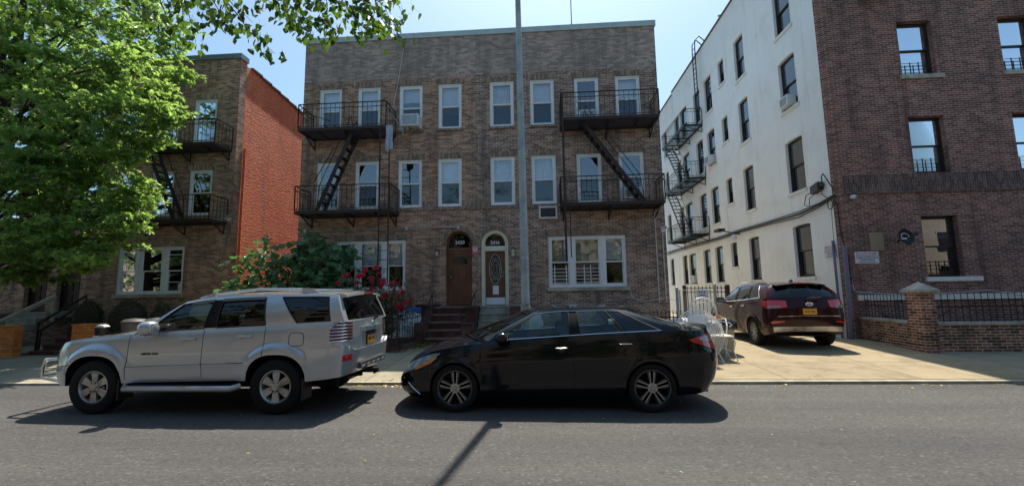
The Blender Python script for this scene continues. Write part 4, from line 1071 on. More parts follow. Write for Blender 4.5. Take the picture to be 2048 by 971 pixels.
for p in ((-3.82,11.42), (-5.3,11.42), (-6.8,11.42), (-8.38,11.42)):
    b = MB(); b.bar((p[0],p[1],zb-.1),(p[0],p[1],zb+.88),.05); b.sphere((p[0],p[1],zb+.90),.035,8,5); b.build('post', M['iron'], t)
b = MB(); b.box(-8.4,-3.76,11.34,11.5,gz(11.4)-.02,gz(11.4)+.13); b.hexa([(-3.93,11.501,.1),(-3.74,11.501,.1),(-3.46,12.54,.1),(-3.63,12.54,.1),(-3.93,11.501,gz(12)+.12),(-3.74,11.501,gz(12)+.12),(-3.46,12.54,gz(12)+.13),(-3.63,12.54,gz(12)+.13)]); b.build('kerb_stone', M['brownstone'], t)
t = thing('tarpaulin', 'white tarpaulin with a blue hem stretched behind the roses', 'tarpaulin', (-4, 13, .3))
b = MB(); G = []
for i in range(7):
    q = i/6; G.append([( -4.30+.62*s + .02*math.sin(i*2+s*7), 12.45+.9*s, .45 + .78*q*(1-.0*s) + .02*math.sin(s*9+i)) for s in [j/9 for j in range(10)]])
b.grid(G); b.build('sheet', M['tarp_white'], t, 60)
b = MB(); b.hexa([(-4.31,12.43,1.16),(-3.67,13.34,1.16),(-3.66,13.37,1.16),(-4.30,12.46,1.16),(-4.31,12.43,1.28),(-3.67,13.34,1.30),(-3.66,13.37,1.30),(-4.30,12.46,1.28)]); b.build('hem', M['tarp_blue'], t)

# ---------------------------------------------------------------- brick garden wall of the corner building
t = thing('garden_wall', 'low red brick garden wall with pyramid capped pier and iron railing at right', 'wall', (9.0, 10.9, gz(10.9)))
def wall_run(a, b, th, z):
    a, b = Vector(a), Vector(b); d = (b-a).normalized(); n = V(d.y,-d.x,0)*th/2
    m = MB(); m.hexa([a-n+V(0,0,.0),b-n,b+n,a+n,a-n+V(0,0,z),b-n+V(0,0,z),b+n+V(0,0,z),a+n+V(0,0,z)]); m.build('low_wall', M['brick_fence'], t)
    m = MB(); n2 = n*1.25; m.hexa([a-n2+V(0,0,z+.001),b-n2+V(0,0,z+.001),b+n2+V(0,0,z+.001),a+n2+V(0,0,z+.001),a-n2+V(0,0,z+.06),b-n2+V(0,0,z+.06),b+n2+V(0,0,z+.06),a+n2+V(0,0,z+.06)]); m.build('coping', M['stone'], t)
    r = MB(); L = (b-a).length; k = int(L/.15); up = V(0,0,1); top = 1.40 - z
    for i in range(k+1):
        p = a.lerp(b, (i+.5)/(k+1)) + up*(z+.06); r.bar(p, p+up*(top-.05), .011)
    for zz in (.10, top-.30): r.bar(a+up*(z+zz), b+up*(z+zz), .026, .018)
    for i in range(3, k, 9):
        p = a.lerp(b, i/k) + up*(z+top-.18); q = d
        F = lambda u, zz, nn=0, p=p, q=q: p + q*u + up*zz
        scroll(r, F, .06, 0, 0, .055); scroll(r, F, -.06, 0, 0, .055)
    r.build('railing', M['iron_black'], t)
wall_run((8.99,11.21,.1), (9.24,13.15,.1), .24, .70); wall_run((9.13,11.02,.1), (22,11.02,.1), .24, .68)
b = MB(); b.box(8.83,9.12,10.72,11.18,.1,1.55); pr = b.build('pier', M['brick_fence'], t)
b = MB(); b.box(8.76,9.19,10.65,11.25,1.551,1.61); b.add([(8.77,10.66,1.611),(9.18,10.66,1.611),(9.18,11.24,1.611),(8.77,11.24,1.611),(8.975,10.95,1.80)], [(0,1,4),(1,2,4),(2,3,4),(3,0,4)]); b.build('cap', M['stone'], pr)

# ---------------------------------------------------------------- gate and railings at the end of the passage between the houses
t = thing('chain_link_gate', 'galvanised chain link gate between the grey house and the passage', 'gate', (4.75, 14.0, gz(14)))
for x in (4.28, 5.44):
    b = MB(); b.cyl((x,14,gz(14)),(x,14,1.84 if x > 5 else 1.75),.045,n=10); b.sphere((x,14,1.84 if x > 5 else 1.75),.055,8,5); b.build('post', M['metal'], t)
b = MB(); b.tube([(4.36,14,.4),(4.36,14,1.70),(5.30,14,1.70),(5.30,14,.4)], .025, 8, closed=True); b.bar((4.83,14,.4),(4.83,14,1.7),.02); b.build('gate_frame', M['metal'], t)
b = MB()
for i in range(-14, 15):
    for s in (1, -1):
        x0 = 4.36 + i*.066*1.0; pts = []
        a0, z0 = x0, .42; a1, z1 = x0 + s*1.26, 1.68
        if s == -1: a0 += .94; a1 += .94
        # clip to the frame
        lo, hi = 4.38, 5.28
        t0 = 0; t1 = 1
        dx = a1-a0
        ta, tb = (lo-a0)/dx, (hi-a0)/dx
        t0 = max(0, min(ta, tb)); t1 = min(1, max(ta, tb))
        if t1 - t0 > .02: b.bar((a0+dx*t0,14+.004*s,z0+1.26*t0),(a0+dx*t1,14+.004*s,z0+1.26*t1),.006)
b.build('mesh', M['metal'], t)
b = MB(); b.box(4.86,5.22,13.955,13.97,1.40,1.70); sg = b.build('notice', M['sign_white'], t)
b = MB(); FG = Fr((0,13.955,0),(1,0,0),(0,-1,0))
for i in range(3): b.fbox(FG, 4.93+i*.08, 4.97+i*.08, 1.60, 1.65, .001, .003)
b.fbox(FG, 4.91, 5.17, 1.48, 1.50, .001, .003); b.fbox(FG, 4.95, 5.13, 1.53, 1.55, .001, .003); b.build('print', M['black_ink'], sg)
t = thing('iron_fence', 'tall brown iron fence across the passage behind the chain link gate', 'fence', (6.6, 18, gz(18)))
b = MB()
for z in (.45, 1.62, 1.78): b.bar((5.85,18,z),(7.45,18,z),.045,.03)
for i in range(11): b.bar((5.92+i*.148,18,.2),(5.92+i*.148,18,1.86),.026)
b.build('panel', M['iron'], t)
for x in (5.8, 7.5):
    b = MB(); b.box(x-.06,x+.06,17.94,18.06,.2,1.9); b.build('post', M['iron'], t)
t = thing('iron_fence', 'short black iron fence with spear tips beside the grey brick house', 'fence', (4.6, 12.6, gz(12.6)))
b = MB()
for z in (.45, .95): b.bar((3.0,12.5,z),(4.9,12.5,z),.03)
for i in range(18): b.bar((3.05+i*.105,12.5,.2),(3.05+i*.105,12.5,1.08),.018); b.cyl((3.05+i*.105,12.5,1.08),(3.05+i*.105,12.5,1.16),.016,.001,5)
b.build('panel', M['iron_black'], t)
# ---------------------------------------------------------------- wire chairs and the bin on the pavement
t = thing('wire_chair', 'large round white sunburst wire chair leaning behind the black car', 'chair', (3.52, 9.95, gz(9.95)), 'white wire chairs')
ctr = V(3.50, 10.0, .72); Mx = Matrix.Translation(ctr) @ Matrix.Rotation(R(-14), 4, 'X') @ Matrix.Rotation(R(8), 4, 'Z')
b = MB(); rr = .54
for q, w in ((1, .015), (.90, .007), (.80, .007), (.68, .006), (.55, .007), (.42, .006), (.30, .008)):
    b.tube([Mx @ V(rr*q*math.cos(i*PI/18), -.16*(1-q*q), rr*q*math.sin(i*PI/18)) for i in range(36)], w, 5, closed=True)
for i in range(80):
    a = 2*PI*i/80; b.tube([Mx @ V(rr*q*math.cos(a), -.16*(1-q*q), rr*q*math.sin(a)) for q in (.05,.32,.55,.8,1)], .0055, 4)
b.build('backrest', M['wicker'], t)
b = MB()
for a in (-.35, .35): b.tube([Mx @ V(a,-.02,-.42), (3.50+a*1.1,9.75,gz(9.8)+.01), (3.50+a*1.1,10.35,gz(10)+.01), Mx @ V(a,.02,-.30)], .012, 5)
b.build('leg_frame', M['wicker'], t)
t = thing('wire_chair', 'white arch-backed wire chair with a pale blue panel, behind the round one', 'chair', (3.92, 10.9, gz(10.9)), 'white wire chairs')
b = MB(); A = [(3.60,10.9,.2),(3.60,10.9,1.1)] + [(3.92-.32*math.cos(i*PI/12),10.9,1.17+.32*math.sin(i*PI/12)) for i in range(13)] + [(4.24,10.9,1.1),(4.24,10.9,.2)]
b.tube(A, .022, 8); b.tube([(3.92+.19*math.cos(i*PI/10),10.9,1.22+.17*math.sin(i*PI/10)) for i in range(20)], .012, 6, closed=True)
for i in range(9): b.tube([(3.76+i*.04,10.9,1.06),(3.76+i*.04,10.9,1.36)], .004, 4)
b.tube([(3.6,10.9,1.02),(4.24,10.9,1.02)], .014, 6)
for s in (-1, 1): b.tube([(3.92+s*.32,10.9,.98),(3.92+s*.40,10.6,1.0),(3.92+s*.36,10.45,.85),(3.92+s*.32,10.42,.62)], .014, 6)
b.build('backrest', M['wicker'], t)
b = MB(); b.rbox((3.72,10.84,.88),(.40,.04,.42),.35); b.build('back_panel', M['tarp_white'], t, 50)
b = MB(); b.box(3.62,4.22,10.42,10.88,.60,.63); b.build('seat', M['wicker'], t)
for s in (-.28, .28):
    b = MB(); b.tube([(3.92+s,10.45,.6),(3.92+s*1.05,10.43,gz(10.4))], .014, 6); b.build('leg', M['wicker'], t)
t = thing('wire_chair', 'small white wrought wire garden chair with curled arm and curved legs', 'chair', (4.0, 10.1, gz(10.1)), 'white wire chairs')
b = MB(); b.box(3.68,4.20,9.95,10.42,.645,.665)
for i in range(8): b.tube([(3.70+i*.07,9.95,.668),(3.70+i*.07,10.42,.668)], .006, 4)
b.tube([(3.68,9.95,.655),(4.2,9.95,.655),(4.2,10.42,.655),(3.68,10.42,.655)], .016, 6, closed=True); b.build('seat', M['wicker'], t)
for (x, y, dx) in ((4.18,9.98,.06), (4.18,10.40,.06), (3.70,9.98,-.05), (3.70,10.40,-.05)):
    b = MB(); b.tube([(x,y,.65),(x+dx,y-.01,.52),(x+dx*.2,y,.34),(x+dx*1.4,y-.02,gz(y))], .012, 6); b.build('leg', M['wicker'], t)
b = MB(); b.tube([(4.14,9.97,.34),(3.95,9.97,.42),(3.74,9.97,.34)], .010, 5); b.build('stretcher', M['wicker'], t)
b = MB()
b.tube([(3.66,10.0,.66),(3.64,10.0,.95),(3.80,10.0,1.0),(4.0,10.0,.98),(4.16,10.0,.95),(4.2,10.0,.90),(4.15,10.0,.87)], .009, 6)
b.tube([(3.86+.13*math.cos(i*PI/8),10.0,.82+.15*math.sin(i*PI/8)) for i in range(16)], .008, 5, closed=True)
b.tube([(3.66,10.40,.66),(3.64,10.42,.90),(3.9,10.44,.97),(4.14,10.42,.90),(4.18,10.40,.66)], .009, 6)
b.build('arm_frame', M['wicker'], t)
t = thing('trash_bin', 'square beige trash bin topped with a black bag, beside the white wire chairs', 'bin', (4.38, 10.95, gz(10.9)))
b = MB(); z0 = gz(10.9); b.hexa([(4.05,10.75,z0),(4.52,10.75,z0),(4.52,11.2,z0),(4.05,11.2,z0),(4.02,10.71,.80),(4.56,10.71,.80),(4.56,11.24,.80),(4.02,11.24,.80)]); b.build('bin_body', M['bin_beige'], t)
b = MB(); b.rbox((4.29,10.96,.84),(.70,.66,.30),.6,0,.25); o = b.build('bag', M['bag'], None, 70); tag(o, 'shiny black bin bag bulging over the rim of the beige bin', 'bag')
b = MB(); b.hexa([(4.06,10.72,.95),(4.24,10.72,.94),(4.28,10.9,.96),(4.08,10.9,.98),(4.07,10.74,1.03),(4.27,10.74,1.0),(4.30,10.92,1.02),(4.09,10.92,1.07)]); b.hexa([(4.14,10.70,1.0),(4.34,10.70,.94),(4.36,10.72,.94),(4.16,10.72,1.0),(4.18,10.76,1.10),(4.40,10.78,1.0),(4.42,10.80,1.0),(4.20,10.78,1.11)])
tag(b.build('cardboard_box', M['cardboard']), 'crumpled brown cardboard lying on the black bin bag', 'cardboard')
for i, (x, y, s, m_, lab) in enumerate(((3.95,12.9,.75,'sign_white','white plastic trash bag by the chain link gate'), (3.55,12.1,.6,'bag','black trash bag on the ground behind the arch-backed chair'), (4.55,12.4,.5,'bag','black trash bag on the ground behind the beige bin'))):
    b = MB(); b.rbox((x,y,gz(y)+s*.42),(s*1.1,s,s*.9),.65,0,.25); tag(b.build('trash_bag', M[m_], None, 70), lab, 'bag', None)
# bins in the yard on the left
def wheelie(label, x, y, w, h, mat, stuff=None):
    t = thing('trash_bin', label, 'bin', (x, y, gz(y))); z = gz(y)
    b = MB(); b.lathe([(w*.40,0),(w*.48,h*.92),(w*.5,h*.93),(w*.5,h*.97)], (x,y,z), 'z', 16); b.build('bin_body', M[mat], t, 40)
    b = MB(); b.lathe([(w*.53,h*.94),(w*.53,h),(w*.4,h*1.07),(0,h*1.10)], (x,y,z), 'z', 16) if not stuff else b.rbox((x,y,z+h),(w*.85,w*.85,h*.12),.8,0,.5)
    b.build('lid' if not stuff else 'liner', M['grey_plastic' if not stuff else 'tarp_white'], t, 40)
    if stuff:
        k = MB(); k.box(x-.09,x+.09,y-w*.47-.004,y-w*.46,z+h*.45,z+h*.72); k.build('sticker', M['sign_white'], t)
wheelie('grey lidded trash bin standing next to the orange planter wall', -11.42, 11.6, .58, .86, 'bin_grey' if 'bin_grey' in M else 'grey_plastic')
wheelie('second lidded trash bin, half behind the wing mirror of the silver car', -10.9, 11.75, .52, .86, 'grey_plastic')
wheelie('small black bin with litter on top against the orange planter wall', -11.62, 10.9, .30, .80, 'black_plastic', True)
# ---------------------------------------------------------------- cars (x runs from nose to tail, y to the right hand side, z up)
class Car:
    def __init__(s, **k): s.__dict__.update(k); s.build_cols()
    def build_cols(s):
        xs = set(s.cuts); a0 = s.xfm + s.af; a1 = s.xrm - s.ar
        for xc in s.wheels:
            for i in range(21):
                x = xc - s.arch_r*math.cos(PI*i/20)
                if a0 < x < a1: xs.add(round(x, 4))
        x = a0
        while x < a1: xs.add(round(x, 4)); x += .09
        xs = sorted(q for q in xs if a0 < q < a1)
        out = []
        for q in xs:
            if out and q - out[-1] < .012 and q not in s.cuts and not any(abs(abs(q-w)-s.arch_r) < .001 for w in s.wheels): continue
            out.append(q)
        s.cols = [('n', i/8) for i in range(8)] + [('s', a0)] + [('s', q) for q in out] + [('s', a1)] + [('t', 1-i/8) for i in range(1, 9)]
    def zl(s, x):
        z = s.zl0(x)
        for xc in s.wheels:
            d = abs(x-xc)
            if d < s.arch_r:
                q = (1 - (d/s.arch_r)**s.arch_p)**(1/s.arch_p)
                z = max(z, s.wz + s.arch_h*q)
        return z
    def pt(s, col, v, real_h=None):
        """a point of the lower body; v from bottom edge to belt, or real_h = height fraction without wheel arches"""
        k, q = col
        if k == 's':
            x = q; z0 = s.zl0(x); zb = s.zb(x)
            z = (s.zl(x) + (zb - s.zl(x))*v) if real_h is None else z0 + (zb-z0)*real_h
            h = (z-z0)/(zb-z0); y = s.hw*s.wv(h)*s.plan(x)
        else:
            h = v if real_h is None else real_h
            th = q*PI/2; e = 2/s.pw; w = s.hw*s.wv(h)
            if k == 'n': x = s.xf(h) + (s.xfm + s.af - s.xf(h))*(1 - max(0, math.cos(th))**e)
            else: x = s.xr(h) - (s.xr(h) - s.xrm + s.ar)*(1 - max(0, math.cos(th))**e)
            y = w*s.plan(x)*max(0, math.sin(th))**e
            z0 = s.zl0(x); z = z0 + (s.zb(x)-z0)*h
        for xc in s.wheels:
            d = math.hypot(x-xc, z-s.wz); lo = s.arch_r
            if d < lo + s.flare_w and s.flare: y += s.flare*max(0, 1 - max(0, (d-lo)/s.flare_w)**3)
        return Vector((x, y, z))
    def pc(s, c, h):
        """continuous column parameter: 0..1 nose, 1..2 side, 2..3 tail"""
        a0 = s.xfm + s.af; a1 = s.xrm - s.ar
        if c < 1: return s.pt(('n', c), 0, h)
        if c <= 2: return s.pt(('s', a0 + (a1-a0)*(c-1)), 0, h)
        return s.pt(('t', 3-c), 0, h)
    def cx(s, x):
        a0 = s.xfm + s.af; a1 = s.xrm - s.ar
        return 1 + (x-a0)/(a1-a0)
    def hz(s, x, z): return (z - s.zl0(x))/(s.zb(x)-s.zl0(x))
    def nrm(s, c, h):
        e = .004
        a = s.pc(min(3, c+e), h) - s.pc(max(0, c-e), h); b = s.pc(c, min(1, h+.01)) - s.pc(c, max(0, h-.01))
        n = a.cross(b)
        if n.length < 1e-9: n = Vector((0,1,0))
        n.normalize()
        if n.y < -.05 or (abs(n.y) <= .05 and ((c < 1 and n.x > 0) or (c > 2 and n.x < 0))): n = -n
        return n
    def overlay(s, mb, strip, off=.006, rows=4, sides=(-1, 1), mi=0, back=.02):
        """a shell on the body: strip = [(c, h_low, h_high), ...]"""
        for sd in sides:
            fr = []; bk = []
            for r in range(rows+1):
                A = []; B = []
                for c, h0, h1 in strip:
                    h = h0 + (h1-h0)*r/rows; n = s.nrm(c, h); p = s.pc(c, h)
                    for L, o in ((A, off), (B, -back)):
                        q = p + n*o; L.append(Vector((q.x, q.y*sd, q.z)))
                fr.append(A); bk.append(B)
            mb.grid(fr, mi)
            mb.grid([fr[0], bk[0]], mi); mb.grid([fr[-1], bk[-1]], mi)
            mb.grid([[f[0] for f in fr], [b[0] for b in bk]], mi); mb.grid([[f[-1] for f in fr], [b[-1] for b in bk]], mi)
    # ---- greenhouse
    def base(s, x):
        p = s.pt(('s', x), 1.0); return Vector((x, p.y - s.inset, p.z))
    def gh_cols(s):
        B0 = s.base(s.sidecols[0][0]); T0 = Vector((s.sidecols[0][1], s.yt(s.sidecols[0][1]), s.zt(s.sidecols[0][1])))
        BN = s.base(s.sidecols[-1][0]); TN = Vector((s.sidecols[-1][1], s.yt(s.sidecols[-1][1]), s.zt(s.sidecols[-1][1])))
        cols = []; n = 8
        for i in range(n):
            k = i/n
            cols.append((Vector((s.wsb + (B0.x-s.wsb)*k*k, B0.y*k, B0.z + s.crown_h*(1-k*k))), Vector((s.wst + (T0.x-s.wst)*k*k, T0.y*k, T0.z + s.crown_r*(1-k*k))), 'windshield' if i < n-1 else 'frame', 'ws', k))
        for i, (xb, xt, tg) in enumerate(s.sidecols):
            cols.append((s.base(xb), Vector((xt, s.yt(xt), s.zt(xt))), tg, 'side', 0))
        for i in range(1, n+1):
            k = 1 - i/n
            cols.append((Vector((s.wrb + (BN.x-s.wrb)*k*k, BN.y*k, BN.z + s.crown_t*(1-k*k))), Vector((s.wrt + (TN.x-s.wrt)*k*k, TN.y*k, TN.z + s.crown_r*(1-k*k))), 'rear_window' if i < n else None, 'rw', k))
        # the column just after the last side column starts the rear window frame
        idx = 8 + len(s.sidecols) - 1
        cols[idx] = (*cols[idx][:2], 'frame', *cols[idx][3:])
        return cols
    def gh_pt(s, col, v):
        b, t, tg, kind, k = col
        p = b.lerp(t, v); bl = s.bulge*4*v*(1-v)
        if kind == 'side': p.y += bl
        elif kind == 'ws': p.x -= bl*(1-k*k)*.7; p.y += bl*k*k
        else: p.x += bl*(1-k*k)*.7; p.y += bl*k*k
        return p

def mir(mb, G, mi=0, sides=(-1, 1)):
    for sd in sides: mb.grid([[Vector((p.x, p.y*sd, p.z)) for p in row] for row in G], mi)

def make_wheel(root, x, y, z, Rr, rim, width, side, style, mats):
    """tyre and rim of one wheel; side = -1 / 1 is the outward direction"""
    o = side; w2 = width/2
    t = MB(); P = [(rim, o*w2*.80), (rim+.02, o*w2*.98), (Rr-.05, o*w2), (Rr-.012, o*w2*.86), (Rr, o*w2*.6), (Rr, -o*w2*.6), (Rr-.012, -o*w2*.86), (Rr-.05, -o*w2), (rim, -o*w2*.9)]
    t.lathe(P, (x, y, z), 'y', 40)
    wh = t.build('wheel', M['tyre'], root, 35, world=False)
    r = MB(); f = o*w2*.80
    r.lathe([(rim+.004, f+o*.006), (rim-.012, f+o*.010), (rim-.028, f-o*.01), (rim-.04, -o*w2*.7)], (x,y,z), 'y', 40, 1)
    r.lathe([(rim-.03, f-o*.13), (.05, f-o*.13)], (x,y,z), 'y', 24, 2)
    def spoke(a, ws, r0, r1, w0, w1, skew=0):
        ca, sa = math.cos(a), math.sin(a)
        def q(rad, off, yy): return (x + rad*ca - off*sa, yy, z + rad*sa + off*ca)
        y0, y1 = y + f - o*.005, y + f + o*.0
        s0, s1 = skew
        r.hexa([q(r0,s0-w0,y0-o*.04), q(r0,s0+w0,y0-o*.04), q(r1,s1+w1,y0-o*.05), q(r1,s1-w1,y0-o*.05), q(r0,s0-w0,y1-o*.012), q(r0,s0+w0,y1-o*.012), q(r1,s1+w1,y1-o*.008), q(r1,s1-w1,y1-o*.008)], ws)
    if style == 'six':
        for i in range(6): spoke(PI/2 + i*PI/3, 0, .055, rim-.008, .036, .060, (0, 0))
        r.lathe([(.088, f-o*.03), (.085, f-o*.004), (.055, f+o*.004), (.05, f+o*.012), (0, f+o*.014)], (x,y,z), 'y', 24, 0)
    elif style == 'twin':
        for i in range(5):
            a = PI/2 + i*2*PI/5
            for sgn in (-1, 1):
                spoke(a, 1, .05, rim-.01, .012, .016, (sgn*.020, sgn*.052)); spoke(a, 0, .05, rim-.012, .005, .007, (sgn*.020, sgn*.030))
        r.lathe([(.072, f-o*.03), (.068, f-o*.006), (.035, f-o*.002), (.03, f+o*.006), (0, f+o*.007)], (x,y,z), 'y', 24, 0)
    else:
        for i in range(5):
            a = PI/2 + i*2*PI/5
            for sgn in (-1, 1): spoke(a, 0, .045, rim-.01, .013, .022, (sgn*.018, sgn*.062))
        r.lathe([(.06, f-o*.03), (.055, f-o*.004), (0, f+o*.004)], (x,y,z), 'y', 20, 0)
    r.build('rim', mats, wh, 40, world=False)
    n = MB(); cnt = 6 if style == 'six' else 5; rad = .066 if style == 'six' else .052
    for i in range(cnt):
        a = PI/2 + PI/cnt + i*2*PI/cnt; c = (x + rad*math.cos(a), y + f - o*.01, z + rad*math.sin(a))
        n.cyl(c, (c[0], c[1] + o*.016, c[2]), .010, .009, 6)
    n.build('lug_nuts', M['black_plastic' if style == 'six' else 'chrome'], wh, world=False)
    return wh

def make_car(c, root, tagf, ghglass, paint, rows, gv=(.06,.90), trim='cabin'):
    P = M[paint]
    parts = {}
    def mbof(n): return parts.setdefault(n, MB())
    cols = c.cols
    grid = [[c.pt(q, v) for q in cols] for v in rows]
    # lower body, sorted into parts by where each face lies
    for i in range(len(rows)-1):
        for j in range(len(cols)-1):
            f = [grid[i][j], grid[i][j+1], grid[i+1][j+1], grid[i+1][j]]
            m = sum(f, Vector())/4; h = (m.z-c.zl0(m.x))/(c.zb(m.x)-c.zl0(m.x))
            nm = tagf(m.x, m.z, h, cols[j][0], abs(f[1].x-f[0].x))
            if nm is None: continue
            for sd in (-1, 1):
                key = nm if nm in ('body', 'seam', 'bumper') or not nm.startswith('door') else nm + ('L' if sd < 0 else 'R')
                mb = mbof(key)
                mb.add([(p.x, p.y*sd, p.z) for p in (f if sd < 0 else f[::-1])], [(0,1,2,3)])
    b = mbof('body'); dk = mbof('seam')
    # a dark return inside the bottom edge and wheel arches
    edge = grid[0]; mir(dk, [edge, [Vector((p.x, max(0, p.y-.02) , p.z)) for p in edge], [Vector((p.x, max(0, p.y-.38), p.z+.0)) for p in edge]])
    for y0 in (-.62, ): dk.box(.25, c.xrm-.25, -.58, .58, c.pan, c.pan+.04)
    for xc in c.wheels: dk.box(xc-.5, xc+.5, -.5, .5, c.pan+.05, c.wz+.40)
    # bonnet and boot lid
    a0 = c.xfm + c.af
    hood = [q for q in cols if q[0] == 'n' or (q[0] == 's' and q[1] <= c.sidecols[0][0]+1e-6)]
    xs0 = c.sidecols[0][0]; xsN = c.sidecols[-1][0]
    G = []
    hm = mbof('hood')
    def deck(cset, xa, xb, ca, cb, crown_end, part, gap=None):
        pts = [c.pt(q, 1.0) for q in cset]
        G = []
        for p in pts:
            t = (p.x-xa)/(xb-xa); xc_ = ca + (cb-ca)*t; cr = crown_end*min(1, max(0, t))**.7
            row = []
            for m in (1, .97, .8, .6, .4, .2, 0):
                row.append(Vector((xc_ + (p.x-xc_)*m*m, p.y*m, p.z + cr*(1-m*m))))
            G.append(row)
        mir(part, G)
    nose = c.pt(('n', 0), 1.0).x
    deck(hood, nose, xs0, nose, c.wsb, c.crown_h, hm)
    tail = c.pt(('t', 0), 1.0).x
    boot = [('s', xsN)] + [q for q in cols if (q[0] == 's' and q[1] > xsN+1e-6) or q[0] == 't']
    deck(boot, tail, xsN, tail, c.wrb, c.crown_t, mbof('trunk_lid'))
    # greenhouse
    gc = c.gh_cols(); vr = [0, gv[0]] + [gv[0]+(gv[1]-gv[0])*i/5 for i in range(1, 5)] + [gv[1], 1]
    GP = [[c.gh_pt(q, v) for q in gc] for v in vr]
    # a shoulder strip joins belt and greenhouse
    sh = [[c.pt(('s', q[0].x), 1.0) for q in gc if q[3] == 'side'], [q[0] for q in gc if q[3] == 'side']]
    mir(b, sh)
    gl = {}
    for j in range(len(gc)-1):
        tg = gc[j][2]
        for i in range(len(vr)-1):
            f = [GP[i][j], GP[i][j+1], GP[i+1][j+1], GP[i+1][j]]
            mid = 1 <= i <= len(vr)-3
            for sd in (-1, 1):
                ff = [Vector((p.x, p.y*sd, p.z)) for p in f]
                if tg in ghglass and mid:
                    key = tg if tg in ('windshield', 'rear_window') else tg + ('L' if sd < 0 else 'R')
                    ins = V(0,-.010*sd,0) if tg not in ('windshield', 'rear_window') else V(.010 if tg == 'windshield' else -.010, 0, -.006)
                    gl.setdefault(key, MB()).add([p + ins for p in ff], [(0,1,2,3)])
                elif tg == 'pillar' and mid: dk.add(ff, [(0,1,2,3)])
                else: b.add(ff, [(0,1,2,3)])
    # roof
    side = [q for q in gc if q[3] == 'side']; T0 = side[0][1]; TN = side[-1][1]
    G = []
    for q in side:
        t = (q[1].x-T0.x)/(TN.x-T0.x); row = []
        for i in range(9):
            m = 1 - i/8; xF = c.wst + (T0.x-c.wst)*m*m; xR = c.wrt + (TN.x-c.wrt)*m*m
            row.append(Vector((xF + (xR-xF)*t, q[1].y*m, q[1].z + c.crown_r*(1-m*m))))
        G.append(row)
    mir(mbof('roof'), G)
    out = {}
    for k, mb in parts.items():
        nm = 'door' if k.startswith('door') else ('seam_trim' if k == 'seam' else k)
        o = mb.build(nm, M['cabin'] if k == 'seam' else P, root, 38, world=False, weld=True)
        out[k] = o
    for k, mb in gl.items():
        nm = k if k in ('windshield', 'rear_window') else 'side_window'
        out[k] = mb.build(nm, M[ghglass[k.rstrip('LR') if nm == 'side_window' else k]], root, 40, world=False, weld=True)
    # thin dark seals round each side window
    return out, gc, vr
def cen_z(c): return 1.0
def seal(mb, c, gc, vr, j0, j1, r, sides=(-1, 1), which=('b','t','f','r'), off=.004, vlo=None, vhi=None):
    lo = vr[1] if vlo is None else vlo; hi = vr[-2] if vhi is None else vhi
    out = V(0, off, 0)
    B = [c.gh_pt(gc[j], lo)+out for j in range(j0, j1+1)]; T = [c.gh_pt(gc[j], hi)+out for j in range(j0, j1+1)]
    Fp = [c.gh_pt(gc[j0], lo+(hi-lo)*i/4)+out for i in range(5)]; Rp = [c.gh_pt(gc[j1], lo+(hi-lo)*i/4)+out for i in range(5)]
    for sd in sides:
        for k, L in (('b', B), ('t', T), ('f', Fp), ('r', Rp)):
            if k in which: mb.tube([V(p.x, p.y*sd, p.z) for p in L], r, 5)
def seats(root, xf, xr, zs, hw, col, sw=True, wheel_x=None, dash=None, wheel_z=.95):
    for sd in (-1, 1):
        m = MB(); y = sd*hw*.42
        m.rbox((xf, y, zs), (.52, .50, .16), .4); m.rbox((xf+.34, y, zs+.34), (.18, .48, .66), .4); m.rbox((xf+.42, y, zs+.75), (.11, .27, .19), .5)
        m.build('seat', M[col], root, 50, world=False)
    m = MB(); m.rbox((xr, 0, zs), (.5, 1.25, .16), .35); m.rbox((xr+.32, 0, zs+.32), (.18, 1.25, .62), .35)
    for sd in (-1, 1): m.rbox((xr+.38, sd*.36, zs+.70), (.10, .26, .17), .5)
    m.build('rear_seat', M[col], root, 50, world=False)
    if wheel_x:
        m = MB(); cx = V(wheel_x, -hw*.42, wheel_z); a = R(25)
        m.tube([cx + V(.185*math.sin(a)*math.sin(t*PI/10), .185*math.cos(t*PI/10), .185*math.cos(a)*math.sin(t*PI/10)) for t in range(20)], .016, 6, closed=True)
        m.bar(cx + V(0,-.17,0), cx + V(0,.17,0), .04, .02); m.bar(cx, cx + V(-.07,0,-.16), .04, .02); m.sphere(cx, .05, 8, 5); m.tube([cx, cx + V(-.3,0,-.12)], .03, 6)
        m.build('steering_wheel', M['cabin'], root, 50, world=False)
    if dash:
        m = MB(); x0, x1, z0, z1, w = dash
        m.rbox(((x0+x1)/2, 0, (z0+z1)/2), (x1-x0, 2*w, z1-z0), .3); m.build('dashboard', M['cabin'], root, 50, world=False)

